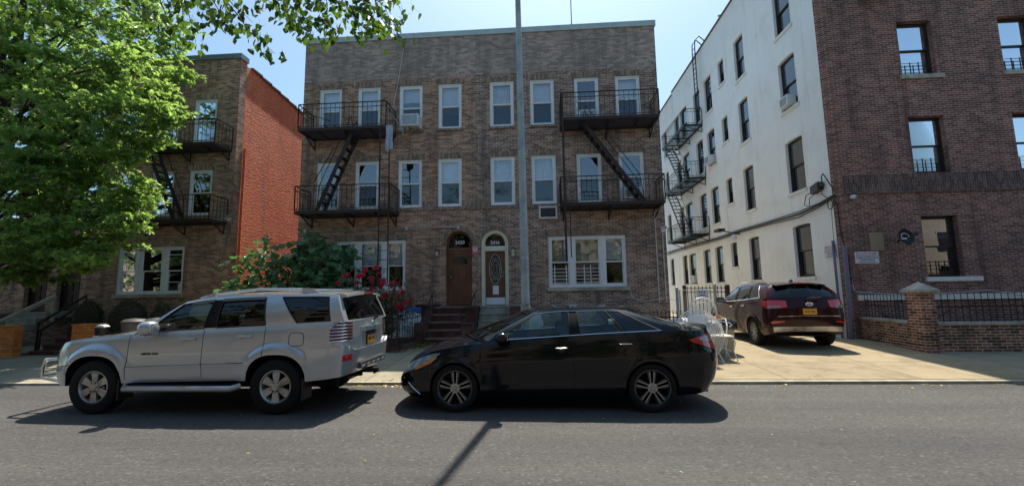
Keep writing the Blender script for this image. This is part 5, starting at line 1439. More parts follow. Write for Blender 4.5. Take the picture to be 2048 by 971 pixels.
# ---- silver estate SUV
suv = thing('suv', 'silver sport utility car parked at the kerb on the left under the oak', 'car', (-7.52, 7.06, 0))
def car_from(spec, sidecols):
    k = dict(spec); k['sidecols'] = sidecols; return Car(**k)
def span(b0, b1, t0, t1, n, tg, last=False):
    r = [(b0+(b1-b0)*i/n, t0+(t1-t0)*i/n, tg) for i in range(n)]
    return r + ([(b1, t1, tg)] if last else [])
sc = span(1.46,1.60,2.10,2.16,1,'frame') + span(1.60,2.52,2.16,2.62,6,'win_a') + span(2.52,2.72,2.62,2.74,1,'pillar') + span(2.72,3.47,2.74,3.40,5,'win_b') + span(3.47,3.96,3.40,3.63,2,'frame') + span(3.96,4.45,3.63,4.37,5,'win_c') + span(4.45,4.66,4.37,4.50,1,'frame', True)
c = car_from(dict(hw=.915, zl0=pchip([(0,.40),(.4,.40),(1.4,.44),(3.2,.47),(4.2,.48),(4.8,.56)]), zb=pchip([(0,.84),(.10,.92),(.25,1.0),(.5,1.065),(.9,1.10),(1.3,1.135),(1.6,1.15),(2.5,1.195),(3.5,1.235),(4.5,1.285),(4.8,1.29)]),
    xf=lin([(0,.10),(.2,.03),(.42,.02),(.5,.06),(.62,.05),(.82,.06),(1,.13)]), xr=lin([(0,4.67),(.3,4.70),(.6,4.715),(1,4.70)]), xfm=.02, xrm=4.715, af=.42, ar=.22, pw=3.4,
    wv=lin([(0,.955),(.10,.975),(.28,.99),(.30,1.0),(.42,1.0),(.6,.998),(.8,.988),(.92,.975),(1,.955)]), plan=pchip([(0,.93),(.5,.985),(1.2,1),(3.6,1),(4.8,.975)]),
    wheels=(.90, 3.69), arch_r=.45, arch_h=.455, arch_p=2.6, wz=.385, flare=.042, flare_w=.17, cuts=[1.395,1.405,2.545,2.555,3.485,3.495], pan=.42,
    inset=.012, wsb=1.16, wst=1.98, wrb=4.70, wrt=4.52, yt=pchip([(1.9,.70),(2.3,.735),(3.5,.745),(4.6,.735)]), zt=pchip([(1.9,1.55),(2.15,1.615),(2.6,1.675),(3.4,1.705),(4.2,1.70),(4.6,1.675)]),
    crown_h=.05, crown_r=.06, crown_t=.0, bulge=.035), sc)
def tag_suv(x, z, h, k, dx):
    if k == 's':
        if any(abs(x-q) < .006 for q in (1.40, 2.55, 3.49)) and h > .06: return 'seam'
        if 1.405 < x < 2.545 and h > .05: return 'doorA'
        if 2.555 < x < 3.485 and h > .05: return 'doorB'
    if (k == 'n' or x < .5) and h < .45: return 'bumper'
    if k == 't': return 'tailgate'
    return 'body'
rows = [0,.03,.08,.16,.24,.29,.31,.38,.44,.52,.6,.7,.8,.88,.94,1]
P4, gc, vr = make_car(c, suv, tag_suv, {'windshield':'car_glass','win_a':'car_glass','win_b':'car_glass_dark','win_c':'car_glass_dark','rear_window':'car_glass_dark'}, 'silver', rows, (.05,.90))
for x in c.wheels:
    for sd in (-1, 1): make_wheel(suv, x, sd*.80, .385, .387, .232, .26, sd, 'six', [M['alloy'], M['alloy'], M['cabin']])
ja = 8; n_ = len(sc)
m = MB()
i0 = [8+i for i, q in enumerate(sc) if q[2] == 'win_a']; i1 = [8+i for i, q in enumerate(sc) if q[2] == 'win_b']; i2 = [8+i for i, q in enumerate(sc) if q[2] == 'win_c']
for I in (i0, i1): seal(m, c, gc, vr, I[0], I[-1]+1, .011)
seal(m, c, gc, vr, i2[0], i2[-1]+1, .008)
m.build('window_seal', M['black_plastic'], suv, 60, world=False)
m = MB()                                                # rain deflectors over the door windows
for I in (i0, i1):
    for sd in (-1, 1):
        G = [[(lambda p: V(p.x, (p.y+o)*sd, p.z))(c.gh_pt(gc[j], v)) for j in range(I[0]+(2 if I is i0 else 0), I[-1]+2)] for v, o in ((.91,.012),(.84,.025))]
        m.grid(G)
m.build('rain_visor', M['black_plastic'], suv, 60, world=False)
seats(suv, 2.15, 3.05, .80, .9, 'seat_grey', wheel_x=1.86, dash=(1.35,1.72,.75,1.16,.75), wheel_z=1.16)
m = MB()                                                # door handles
for x in (2.36, 3.22):
    z = 1.075 if x < 3 else 1.10
    for sd in (-1, 1):
        p = c.pc(c.cx(x), c.hz(x, z)); y = p.y*sd
        hnd = MB(); hnd.rbox((x, y+sd*.028, z), (.19, .028, .036), .4); hnd.rbox((x-.10, y+sd*.012, z-.005), (.10, .03, .055), .5); hnd.build('handle', M['silver'], P4['doorA' + 'LR'[sd > 0]] if x < 3 else P4['doorB' + 'LR'[sd > 0]], 50, world=False)
for sd in (-1, 1):                                      # wing mirrors
    m = MB(); m.rbox((1.80, sd*1.02, 1.235), (.24,.24,.22), .75); m.rbox((1.78, sd*.91, 1.15), (.14,.12,.06), .7); mr = m.build('mirror', M['silver'], suv, 50, world=False)
    m = MB(); m.box(1.902,1.908, min(sd*.95,sd*1.09), max(sd*.95,sd*1.09), 1.17, 1.30); m.build('mirror_glass', M['chrome'], mr, world=False)
    m = MB(); st = []                                   # side step
    m.tube([(1.40,sd*.90,.40),(1.46,sd*.99,.375),(3.08,sd*.99,.375),(3.16,sd*.90,.40)], .042, 8); m.box(1.5,3.05,min(sd*.80,sd*.985),max(sd*.80,sd*.985),.385,.418, 1); m.build('side_step', [M['silver'], M['black_plastic']], suv, 40, world=False)
    m = MB()                                            # roof rack rails
    zt = lambda x: c.zt(x) + .055
    m.tube([(2.28,sd*.66,c.zt(2.28)+.02),(2.48,sd*.65,c.zt(2.4)+.06),(3.2,sd*.65,c.zt(3.2)+.085),(3.95,sd*.65,c.zt(3.95)+.07)], .019, 8)
    m.hexa([(3.9,sd*.63,1.72),(4.22,sd*.64,1.70),(4.22,sd*.68,1.70),(3.9,sd*.68,1.72),(3.9,sd*.635,1.795),(4.06,sd*.64,1.785),(4.06,sd*.67,1.785),(3.9,sd*.67,1.795)])
    m.hexa([(2.25,sd*.63,1.60),(2.52,sd*.63,1.66),(2.52,sd*.68,1.66),(2.25,sd*.68,1.60),(2.40,sd*.635,1.71),(2.52,sd*.635,1.755),(2.52,sd*.67,1.755),(2.40,sd*.67,1.71)])
    m.build('roof_rail', M['silver'], suv, 40, world=False)
    m = MB()                                            # tail lamp with bright bars
    st = [(c.cx(4.445+.08*0), .635, .66)]
    cs = [c.cx(4.47) + (2.60-c.cx(4.47))*i/8 for i in range(9)]
    strip = [(q, .635, 1.0 if i > 1 else .88+.08*i) for i, q in enumerate(cs)]
    c.overlay(m, strip, .016, 6, (sd,)); tl = m.build('taillight', M['lens_darkred'], suv, 40, world=False)
    m = MB()
    for k in range(7):
        f = .02 + .16*k; L = []
        for q, h0, h1 in strip:
            h = h0 + (.365)*f
            if h > h1: continue
            p = c.pc(q, h) + c.nrm(q, h)*.022; L.append(V(p.x, p.y*sd, p.z))
        if len(L) > 1: m.tube(L, .0065, 5)
    m.build('lamp_bars', M['chrome'], tl, 50, world=False)
m = MB(); strip = [(c.cx(4.155) + (3-c.cx(4.155))*i/16, 0.0, .54 if i < 9 else .54-.10*min(1,(i-8)/2)) for i in range(17)]
c.overlay(m, strip, .055, 6); rb = m.build('rear_bumper', M['silver'], suv, 40, world=False)
m = MB(); c.overlay(m, [(2.26+.09*i, .27, .38) for i in range(4)], .061, 2); m.build('reflector', M['lens_red'], rb, 40, world=False)
m = MB(); m.box(4.66,4.772,-.5,.5,.57,.66); m.build('bumper_step', M['grey_plastic'], rb, world=False)
m = MB()
for y in (-.4,-.2,0,.2,.4): m.hexa([(4.773,y-.06,.59),(4.773,y+.04,.59),(4.776,y+.06,.62),(4.776,y-.04,.62),(4.774,y-.06,.59),(4.774,y+.04,.59),(4.777,y+.06,.62),(4.777,y-.04,.62)])
m.build('step_tread', M['sign_white'], rb, world=False)
m = MB(); m.bar((4.5,.0,.47),(4.86,.0,.47),.07); m.bar((4.80,-.04,.43),(4.80,.04,.43),.03); m.tube([(4.4,.28,.46),(4.72,.34,.44)], .03, 8); m.build('tow_hitch', M['black_plastic'], suv, world=False)
m = MB(); sp = []                                        # roof spoiler
for k in range(9):
    y = -.70 + 1.4*k/8; e = 1-(y/.70)**2; sp.append([V(4.36,y,1.69+.045*e), V(4.48,y*1.0,1.705+.04*e), V(4.60+.06*e,y*.98,1.68+.045*e), V(4.61+.06*e,y*.98,1.645+.045*e), V(4.47,y*.98,1.63+.045*e)])
m.grid(sp); m.grid([sp[0][::-1], [V(4.4,-.70,1.66)]*5]); m.grid([sp[-1], [V(4.4,.70,1.66)]*5]); so = m.build('roof_spoiler', M['silver'], suv, 50, world=False)
m = MB(); m.box(4.65,4.676,-.17,.17,1.695,1.722); m.build('brake_light', M['lens_red'], so, world=False)
tg = P4['tailgate']; FT = Fr((4.712, 0, 0), (0,1,0), (1,0,0))
m = MB(); m.fbox(FT, -.40, .40, 1.115, 1.185, -.02, .035); m.fbox(FT, -.40, -.36, .84, 1.115, -.02, .02); m.fbox(FT, .36, .40, .84, 1.115, -.02, .02); m.build('plate_garnish', M['silver'], tg, world=False)
m = MB(); m.fbox(FT, -.175, .175, .895, 1.10, -.02, .012); m.build('plate_recess', M['cabin'], tg, world=False)
m = MB(); m.fbox(FT, -.155, .155, .905, 1.065, .014, .020); pl = m.build('license_plate', M['plate'], tg, world=False)
m = MB(); lettering(m, 'JMB 1962', FT, 0, .955, .022, .08, .002, width=.26); m.fbox(FT, -.155, .155, 1.035, 1.065, .0202, .0215); m.build('lettering', M['plate_ink'], pl, world=False)
m = MB()
for (a, b_, zz) in ((.075,.052,0), (.028,.048,0), (.055,.020,.02)): m.tube([FT(a*math.cos(t*PI/9), 1.225+zz+b_*math.sin(t*PI/9), .04) for t in range(18)], .009, 5, closed=True)
m.build('emblem', M['chrome'], tg, 50, world=False)
m = MB(); m.tube([FT(.02,1.28,.03), FT(.22,1.33,.05)], .016, 6); m.bar(FT(.22,1.33,.05), FT(-.28,1.335,.03), .022); m.build('wiper', M['black_plastic'], tg, world=False)
m = MB(); lettering(m, 'LIMITED 4WD', Fr((0,-.9195,0),(1,0,0),(0,-1,0)), 1.75, .845, .006, .045, .002, width=.27)
yy = [c.pc(c.cx(1.75), c.hz(1.75,.86)).y]; m.v = [(p[0], -yy[0]-.003, p[2]) for p in m.v]; m.build('lettering', M['black_ink'], P4['doorAL'], world=False)
m = MB(); E = [(3.97+.11*math.copysign(abs(math.cos(t*PI/10))**.5, math.cos(t*PI/10)), 1.05+.095*math.copysign(abs(math.sin(t*PI/10))**.5, math.sin(t*PI/10))) for t in range(20)]
m.tube([V(x_, -c.pc(c.cx(x_), c.hz(x_, z_)).y-.001, z_) for x_, z_ in E], .0045, 4, closed=True); m.build('fuel_door', M['cabin'], suv, world=False)
m = MB(); m.tube([(.12,-.74,.78),(-.10,-.72,.77),(-.20,-.68,.66),(-.22,-.66,.48),(.06,-.64,.42)], .026, 8); m.tube([(.12,.74,.78),(-.10,.72,.77),(-.20,.68,.66),(-.22,.66,.48),(.06,.64,.42)], .026, 8); m.tube([(-.14,-.71,.75),(-.22,0,.75),(-.14,.71,.75)], .026, 8); m.tube([(-.21,-.66,.52),(-.24,0,.52),(-.21,.66,.52)], .026, 8); m.build('bull_bar', M['chrome'], suv, 50, world=False)
m = MB(); c.overlay(m, [(.35+.08*i, .66, .96) for i in range(6)], .010, 3); m.build('headlight', M['lens_clear'], suv, 50, world=False)
m = MB(); c.overlay(m, [(c.cx(x), .335, .362) for x in (1.41,1.9,2.54)], .006, 1); c.overlay(m, [(c.cx(x), .335, .362) for x in (2.56,3.0,3.2)], .006, 1); m.build('side_moulding', M['silver'], suv, 40, world=False)
m = MB()
for sd in (-1, 1):
    L = [c.pc(c.cx(x), .337) for x in (1.41,1.9,2.4,2.9,3.2)]; m.tube([V(p.x,(p.y+.003)*sd,p.z) for p in L], .005, 4)  # dark line along the lower edge of the door moulding
    L = [c.pc(q, .455) for q in (.3,.5,.7,.85,1.0,1.02)]; m.tube([V(p.x-.002,(p.y+.002)*sd,p.z) for p in L], .005, 4)
m.build('body_lines', M['cabin'], suv, world=False)
m = MB()
for y in (-.48,.40): m.box(.5,4.4,y,y+.08,.30,.44)
m.box(1.5,2.6,-.4,.4,.29,.43); m.cyl((3.69,-.7,.36),(3.69,.7,.36),.07,n=8); m.sphere((3.69,.1,.36),(.2,.16,.17)); m.build('chassis', M['cabin'], suv, world=False)
for x in c.wheels:
    for sd in (-1, 1): m = MB(); m.box(x+.40, x+.425, min(sd*.68,sd*.93), max(sd*.68,sd*.93), .20, .50); m.build('mud_flap', M['black_plastic'], suv, world=False)
m = MB(); m.rbox((2.02,0.02,1.50),(.05,.24,.075),.5); m.build('interior_mirror', M['cabin'], suv, 50, world=False)

# ---- black saloon
cam = thing('sedan', 'glossy black four door saloon parked at the kerb in the middle', 'car', (-2.225, 7.18, 0))
sc = span(1.40,1.52,2.12,2.20,1,'frame') + span(1.52,2.63,2.20,2.62,8,'win_a') + span(2.63,2.78,2.62,2.74,1,'pillar') + span(2.78,3.42,2.74,3.12,5,'win_b') + span(3.42,3.46,3.12,3.14,1,'pillar') + span(3.46,3.95,3.14,3.28,3,'win_c') + span(3.95,4.24,3.28,3.46,2,'frame', True)
c = car_from(dict(hw=.91, zl0=pchip([(0,.20),(.4,.18),(1.4,.17),(3.0,.175),(4.2,.22),(4.85,.31)]), zb=pchip([(0,.61),(.12,.655),(.28,.735),(.5,.81),(.8,.875),(1.14,.93),(1.5,.965),(2.0,.995),(2.63,1.03),(3.3,1.065),(3.9,1.09),(4.3,1.105),(4.6,1.10),(4.76,1.07),(4.85,1.01)]),
    xf=lin([(0,.13),(.10,.06),(.3,.0),(.55,.02),(.75,.07),(.9,.16),(1,.26)]), xr=lin([(0,4.68),(.2,4.80),(.45,4.85),(.65,4.82),(.85,4.76),(1,4.71)]), xfm=0.0, xrm=4.85, af=.56, ar=.55, pw=2.7,
    wv=lin([(0,.90),(.06,.925),(.16,.955),(.5,.995),(.66,1.0),(.72,.985),(.85,.965),(1,.925)]), plan=pchip([(0,.93),(.5,.975),(1.3,1),(3.4,1),(4.3,.98),(4.85,.94)]),
    wheels=(.97, 3.745), arch_r=.365, arch_h=.365, arch_p=2.0, wz=.33, flare=.012, flare_w=.07, cuts=[1.345,1.351,2.667,2.673], pan=.22,
    inset=.010, wsb=1.02, wst=1.98, wrb=4.38, wrt=3.62, yt=pchip([(2.0,.575),(2.6,.60),(3.2,.595),(3.6,.56)]), zt=pchip([(2.0,1.335),(2.2,1.395),(2.6,1.43),(3.1,1.425),(3.5,1.385)]),
    crown_h=.065, crown_r=.04, crown_t=.045, bulge=.03), sc)
rdoor = lin([(.2,3.27),(.4,3.32),(.62,3.48),(.85,3.70),(1.08,3.76)])
def tag_cam(x, z, h, k, dx):
    if k == 's':
        if any(abs(x-q) < .004 for q in (1.348, 2.67)) and h > .10: return 'seam'
        if 1.351 < x < 2.667 and h > .09: return 'doorA'
        if 2.673 < x < rdoor(z) and h > .09: return 'doorB'
    if (k == 'n') and h < .72: return 'bumper'
    if k == 't' and h < .5: return 'rear_bumper'
    return 'body'
rows = [0,.03,.07,.12,.18,.28,.38,.48,.56,.62,.66,.70,.76,.84,.92,.97,1]
P4, gc, vr = make_car(c, cam, tag_cam, {'windshield':'car_glass','win_a':'car_glass','win_b':'car_glass','win_c':'car_glass_dark','rear_window':'car_glass_dark'}, 'black_paint', rows, (.05,.90))
for x in c.wheels:
    for sd in (-1, 1): make_wheel(cam, x, sd*.79, .33, .333, .248, .22, sd, 'twin', [M['alloy_face'], M['alloy_dark'], M['cabin']])
I = {k: [8+i for i, q in enumerate(sc) if q[2] == k] for k in ('win_a', 'win_b', 'win_c')}
m = MB(); j0, j1 = I['win_a'][0], I['win_c'][-1]+1
seal(m, c, gc, vr, j0, j1, .007, which=('b',), off=.004); seal(m, c, gc, vr, j0, j1, .005, which=('t','r'), off=.004)
m.build('chrome_trim', M['chrome'], cam, 60, world=False)
m = MB(); seal(m, c, gc, vr, I['win_a'][0], I['win_a'][-1]+1, .009, which=('f','r'), off=.002); seal(m, c, gc, vr, I['win_b'][0], I['win_b'][-1]+1, .009, which=('f','r'), off=.002); m.build('window_seal', M['black_plastic'], cam, 60, world=False)
seats(cam, 2.20, 3.10, .52, .9, 'seat_grey', wheel_x=1.86, dash=(1.25,1.78,.6,.98,.74), wheel_z=.94)
for sd in (-1, 1):
    for x, z in ((2.50,.875), (3.40,.925)):
        p = c.pc(c.cx(x), c.hz(x, z)); y = p.y*sd
        hm = MB(); hm.rbox((x, y+sd*.026, z), (.19,.026,.032), .4); hm.rbox((x+.0, y+sd*.004, z-.025), (.10,.02,.07), .55)
        ho = hm.build('handle', M['black_paint'], P4['doorA'+'LR'[sd > 0]] if x < 3 else P4['doorB'+'LR'[sd > 0]], 50, world=False)
        hm = MB(); hm.rbox((x, y+sd*.036, z+.010), (.18,.014,.012), .4); hm.build('chrome_strip', M['chrome'], ho, 50, world=False)
    m = MB(); m.rbox((1.66, sd*.985, 1.045), (.20,.23,.145), .8); m.rbox((1.66, sd*.875, .99), (.10,.12,.05), .5); mr = m.build('mirror', M['black_paint'], cam, 50, world=False)
    m = MB(); m.box(1.742,1.748, min(sd*.92,sd*1.05), max(sd*.92,sd*1.05), 1.01, 1.08); m.build('mirror_glass', M['chrome'], mr, world=False)
    m = MB()                                            # headlight sweeping back along the wing
    cs = [.42, .55, .68, .8, .92, c.cx(.60), c.cx(.68), c.cx(.75)]
    hl = [(.67,.82),(.665,.85),(.67,.88),(.70,.905),(.75,.925),(.80,.94),(.86,.945),(.915,.93)]
    c.overlay(m, [(q, *h) for q, h in zip(cs, hl)], .007, 4, (sd,)); ho = m.build('headlight', M['lens_clear'], cam, 50, world=False)
    m = MB(); c.overlay(m, [(.86,.675,.75),(.95,.71,.78),(c.cx(.62),.765,.83),(c.cx(.70),.84,.89)], .010, 2, (sd,)); m.build('turn_signal', M['lens_amber'], ho, 50, world=False)
    m = MB()                                            # tail lamp
    cs = [c.cx(4.28)+(2-c.cx(4.28))*q for q in (0,)] if c.cx(4.28) < 2 else []
    ts = [1.995, 2.06, 2.14, 2.24, 2.36, 2.50, 2.66]
    th = [(.845,.86),(.80,.885),(.77,.905),(.735,.92),(.70,.93),(.69,.93),(.70,.92)]
    c.overlay(m, [(q, *h) for q, h in zip(ts, th)], .007, 4, (sd,)); to = m.build('taillight', M['lens_red'], cam, 50, world=False)
    m = MB(); c.overlay(m, [(2.12,.85,.885),(2.2,.835,.895),(2.3,.825,.90),(2.42,.815,.90)], .010, 2, (sd,)); m.build('reverse_lens', M['lens_clear'], to, 50, world=False)
    m = MB(); p0, p1 = c.pc(.74,.40), c.pc(.92,.10); m.tube([V(p0.x-.004,(p0.y+.004)*sd,p0.z), V((p0.x+p1.x)/2-.012,(p0.y+p1.y)/2*sd+.012*sd,(p0.z+p1.z)/2), V(p1.x,(p1.y+.006)*sd,p1.z)], .009, 5); m.build('fog_trim', M['chrome'], cam, world=False)
m = MB(); c.overlay(m, [(q*.1, .10, .30) for q in range(6)], .004, 2); c.overlay(m, [(q*.1, .42, .60) for q in range(6)], .004, 2); m.build('grille', M['cabin'], cam, world=False)
m = MB()                                                # boot lip spoiler
sp = []
for k in range(9):
    y = -.62 + 1.24*k/8; e = 1-(y/.62)**2*.6; x = 4.60 + .14*(1-(y/.62)**2)
    sp.append([V(x-.12,y,1.085+.035*e), V(x-.03,y,1.098+.038*e), V(x+.02,y,1.105+.038*e), V(x+.02,y,1.085+.038*e), V(x-.02,y,1.04+.03*e)])
m.grid(sp); m.build('spoiler', M['black_paint'], cam, 50, world=False)
m = MB()
for sd in (-1, 1):
    L = []
    for i in range(13):
        z = .30 + .77*i/12; x = rdoor(z); p = c.pc(c.cx(x), c.hz(x, z)); L.append(V(x, (p.y+.001)*sd, z))
    m.tube(L, .004, 4)
m.build('door_seam', M['cabin'], cam, world=False)
m = MB(); ws = Fr((0,-.775,0),(1,0,0),(0,-1,0))
for x, z in ((3.24,1.235), (3.52,1.155)):
    q = [c.gh_pt(gc[I['win_b'][3]], .45)] if x < 3.4 else [c.gh_pt(gc[I['win_c'][1]], .3)]
    y = -q[0].y + .02; m.box(x-.045, x+.045, y, y+.002, z-.04, z+.04)
m.build('sticker', M['sticker'], cam, world=False)
m = MB(); FC = Fr((4.857, 0, 0), (0,1,0), (1,0,0)); m.fbox(FC, -.155, .155, .72, .88, -.02, .0); m.build('license_plate', M['plate'], cam, world=False)
m = MB(); m.rbox((2.0,.02,1.33),(.05,.24,.07),.5); m.build('interior_mirror', M['cabin'], cam, 50, world=False)
m = MB(); m.tube([(1.25,-.5,.985),(1.28,.0,1.035),(1.32,.55,.99)], .012, 5); m.build('wiper', M['black_plastic'], cam, world=False)

# ---- dark red SUV in the driveway, heading away
red = thing('suv', 'dark red sport utility car standing in the driveway by the white wall', 'car', (6.78, 15.82, gz(12)), None, R(-90-3.2))
sc = span(1.46,1.58,2.02,2.10,1,'frame') + span(1.58,2.45,2.10,2.48,6,'win_a') + span(2.45,2.58,2.48,2.60,1,'pillar') + span(2.58,3.38,2.60,3.28,5,'win_b') + span(3.38,3.48,3.28,3.38,1,'pillar') + span(3.48,4.15,3.38,3.80,5,'win_c') + span(4.15,4.50,3.80,4.22,2,'frame', True)
c = car_from(dict(hw=.945, zl0=pchip([(0,.25),(.5,.24),(1.4,.25),(3.2,.27),(4.2,.30),(4.76,.42)]), zb=pchip([(0,.72),(.15,.83),(.4,.95),(.8,1.02),(1.3,1.06),(1.7,1.085),(2.5,1.12),(3.5,1.18),(4.3,1.235),(4.76,1.24)]),
    xf=lin([(0,.10),(.2,.0),(.5,.02),(.8,.06),(1,.18)]), xr=lin([(0,4.66),(.15,4.72),(.35,4.76),(.55,4.74),(.75,4.72),(1,4.62)]), xfm=0.0, xrm=4.76, af=.52, ar=.38, pw=3.0,
    wv=lin([(0,.93),(.1,.955),(.35,.99),(.55,1.0),(.75,.985),(.9,.965),(1,.94)]), plan=pchip([(0,.93),(.5,.975),(1.3,1),(3.6,1),(4.76,.965)]),
    wheels=(.95, 3.73), arch_r=.40, arch_h=.40, arch_p=2.1, wz=.36, flare=.015, flare_w=.08, cuts=[1.40,1.406,2.50,2.506,3.36,3.366], pan=.3,
    inset=.010, wsb=1.05, wst=1.88, wrb=4.60, wrt=4.36, yt=pchip([(1.9,.63),(2.6,.67),(3.4,.675),(4.3,.64)]), zt=pchip([(1.9,1.49),(2.2,1.56),(2.7,1.605),(3.4,1.61),(4.3,1.56)]),
    crown_h=.05, crown_r=.045, crown_t=.0, bulge=.035), sc)
def tag_red(x, z, h, k, dx):
    if k == 's':
        if any(abs(x-q) < .004 for q in (1.403, 2.503, 3.363)) and h > .1: return 'seam'
        if 1.406 < x < 2.50 and h > .1: return 'doorA'
        if 2.506 < x < 3.36 and h > .1: return 'doorB'
    if k == 'n' and h < .6: return 'bumper'
    if k == 't': return 'rear_bumper' if h < .38 else 'tailgate'
    return 'body'
rows = [0,.05,.1,.2,.3,.38,.46,.55,.65,.75,.85,.93,1]
P4, gc, vr = make_car(c, red, tag_red, {'windshield':'car_glass','win_a':'car_glass','win_b':'car_glass_dark','win_c':'car_glass_dark','rear_window':'car_glass_dark'}, 'maroon', rows, (.05,.88))
for x in c.wheels:
    for sd in (-1, 1): make_wheel(red, x, sd*.815, .36, .36, .235, .235, sd, 'five', [M['alloy_face'], M['alloy_dark'], M['cabin']])
I = {k: [8+i for i, q in enumerate(sc) if q[2] == k] for k in ('win_a', 'win_b', 'win_c')}
m = MB(); j0, j1 = I['win_a'][0], I['win_c'][-1]+1
seal(m, c, gc, vr, j0, j1, .010, which=('b','r'), off=.006); m.build('chrome_trim', M['chrome'], red, 60, world=False)
seats(red, 2.15, 3.05, .70, .9, 'seat', wheel_x=1.86, dash=(1.3,1.75,.7,1.06,.75), wheel_z=1.08)
for sd in (-1, 1):
    for x, z in ((2.33,.98), (3.18,1.02)):
        p = c.pc(c.cx(x), c.hz(x, z)); y = p.y*sd
        hm = MB(); hm.rbox((x, y+sd*.026, z), (.20,.03,.035), .4); hm.build('handle', M['chrome'], P4[('doorA' if x < 3 else 'doorB')+'LR'[sd > 0]], 50, world=False)
    m = MB(); m.rbox((1.68, sd*1.03, 1.16), (.16,.25,.17), .45); m.rbox((1.68, sd*.90, 1.09), (.10,.12,.05), .5); mr = m.build('mirror', M['maroon'], red, 50, world=False)
    m = MB(); m.box(1.762,1.767, min(sd*.94,sd*1.12), max(sd*.94,sd*1.12), 1.09, 1.22); m.build('mirror_glass', M['chrome'], mr, world=False)
    m = MB(); m.tube([(2.2,sd*.60,c.zt(2.2)+.02),(2.45,sd*.60,c.zt(2.4)+.075),(3.3,sd*.60,c.zt(3.3)+.085),(3.95,sd*.59,c.zt(3.95)+.06),(4.15,sd*.585,c.zt(4.1)+.01)], .017, 7); m.build('roof_rail', M['chrome'], red, 50, world=False)
    m = MB(); c.overlay(m, [(1.985, .80, .90)] + [(2.08,.74,.93),(2.25,.70,.94),(2.45,.70,.94),(2.62,.71,.93),(2.74,.73,.92)], .010, 4, (sd,)); to = m.build('taillight', M['lens_red'], red, 50, world=False)
    m = MB(); c.overlay(m, [(2.22,.715,.775),(2.42,.71,.775),(2.60,.72,.78)], .014, 2, (sd,)); m.build('reverse_lens', M['lens_clear'], to, 50, world=False)
    m = MB(); c.overlay(m, [(2.30,.27,.33),(2.5,.28,.335),(2.66,.30,.33)], .008, 2, (sd,)); m.build('reflector', M['lens_red'], red, 50, world=False)
m = MB(); c.overlay(m, [(2.35+.13*i, .04, .17) for i in range(6)], .012, 2); m.build('skid_plate', M['alloy'], red, 50, world=False)
tg = P4['tailgate']; FT = Fr((4.745, 0, 0), (0,1,0), (1,0,0))
m = MB(); c.overlay(m, [(2.52+.06*i, .455, .475) for i in range(9)], .014, 1); m.build('chrome_strip', M['chrome'], tg, world=False)
m = MB(); m.fbox(FT, -.26, .26, .81, 1.02, -.03, .008); m.build('plate_recess', M['maroon'], tg, world=False)
m = MB(); m.fbox(FT, -.155, .155, .835, .99, .010, .016); pl = m.build('license_plate', M['plate'], tg, world=False)
m = MB(); lettering(m, 'HWD·7851', FT, 0, .875, .018, .08, .002, width=.25); m.fbox(FT, -.14, .14, .968, .985, .0162, .0175); m.build('lettering', M['plate_ink'], pl, world=False)
m = MB(); m.prism([(.085*math.cos(t*PI/10), 1.085+.042*math.sin(t*PI/10)) for t in range(20)], lambda p, n: FT(p[0], p[1], n), .0, .02); m.tube([FT(.085*math.cos(t*PI/10), 1.085+.042*math.sin(t*PI/10), .02) for t in range(20)], .007, 5, closed=True); em = m.build('emblem', M['chrome'], tg, 50, world=False)
m = MB(); lettering(m, 'KIA', FT, 0, 1.062, .022, .06, .002, width=.11); m.build('lettering', M['black_ink'], em, world=False)
m = MB(); sp = []
for k in range(9):
    y = -.60 + 1.20*k/8; e = 1-(y/.60)**2; sp.append([V(4.12,y,1.572+.05*e), V(4.30,y,1.572+.05*e), V(4.44+.05*e,y*.97,1.552+.05*e), V(4.43+.05*e,y*.97,1.535+.05*e), V(4.30,y,1.54+.045*e)])
m.grid(sp); so = m.build('roof_spoiler', M['maroon'], red, 50, world=False)
m = MB(); m.box(4.36,4.492,-.16,.16,1.588,1.612); m.build('brake_light', M['lens_red'], so, world=False)
m = MB(); m.tube([FT(.0,1.21,-.05), FT(.02,1.23,.0), FT(.30,1.24,-.02)], .018, 6); m.build('wiper', M['black_plastic'], tg, world=False)
m = MB(); m.hexa([(3.9,-.03,1.645),(4.05,-.015,1.64),(4.05,.015,1.64),(3.9,.03,1.645),(3.98,-.008,1.71),(4.07,-.006,1.70),(4.07,.006,1.70),(3.98,.008,1.71)]); m.build('roof_antenna', M['black_plastic'], red, world=False)
m = MB(); c.overlay(m, [(.4+.12*i, .72, .93) for i in range(6)], .010, 3); m.build('headlight', M['lens_clear'], red, 50, world=False)
# ---------------------------------------------------------------- camera (solved from the photograph's own vanishing points)
F_PX = 864.0; YAW, PITCH, ROLL = R(3.679), R(6.759), R(-.88)
fw = V(-math.sin(YAW)*math.cos(PITCH), math.cos(YAW)*math.cos(PITCH), math.sin(PITCH))
rt = V(math.cos(YAW), math.sin(YAW), 0); up = rt.cross(fw)
rt, up = rt*math.cos(ROLL) + up*math.sin(ROLL), up*math.cos(ROLL) - rt*math.sin(ROLL)
cd = bpy.data.cameras.new('camera'); cam_o = bpy.data.objects.new('camera', cd); COL.objects.link(cam_o)
Mc = Matrix((rt, up, -fw)).transposed().to_4x4(); Mc.translation = V(0, 0, EYE); cam_o.matrix_world = Mc
cd.sensor_width = 36; cd.lens = F_PX/2048*36; cd.clip_start = .05; cd.clip_end = 2000
SC.camera = cam_o
def at(px, py, d):
    """the point of the place seen at a pixel of the photograph, d metres up the street"""
    v = fw + rt*((px-1024)/F_PX) - up*((py-485.5)/F_PX)
    return V(0,0,EYE) + v*(d/v.y)

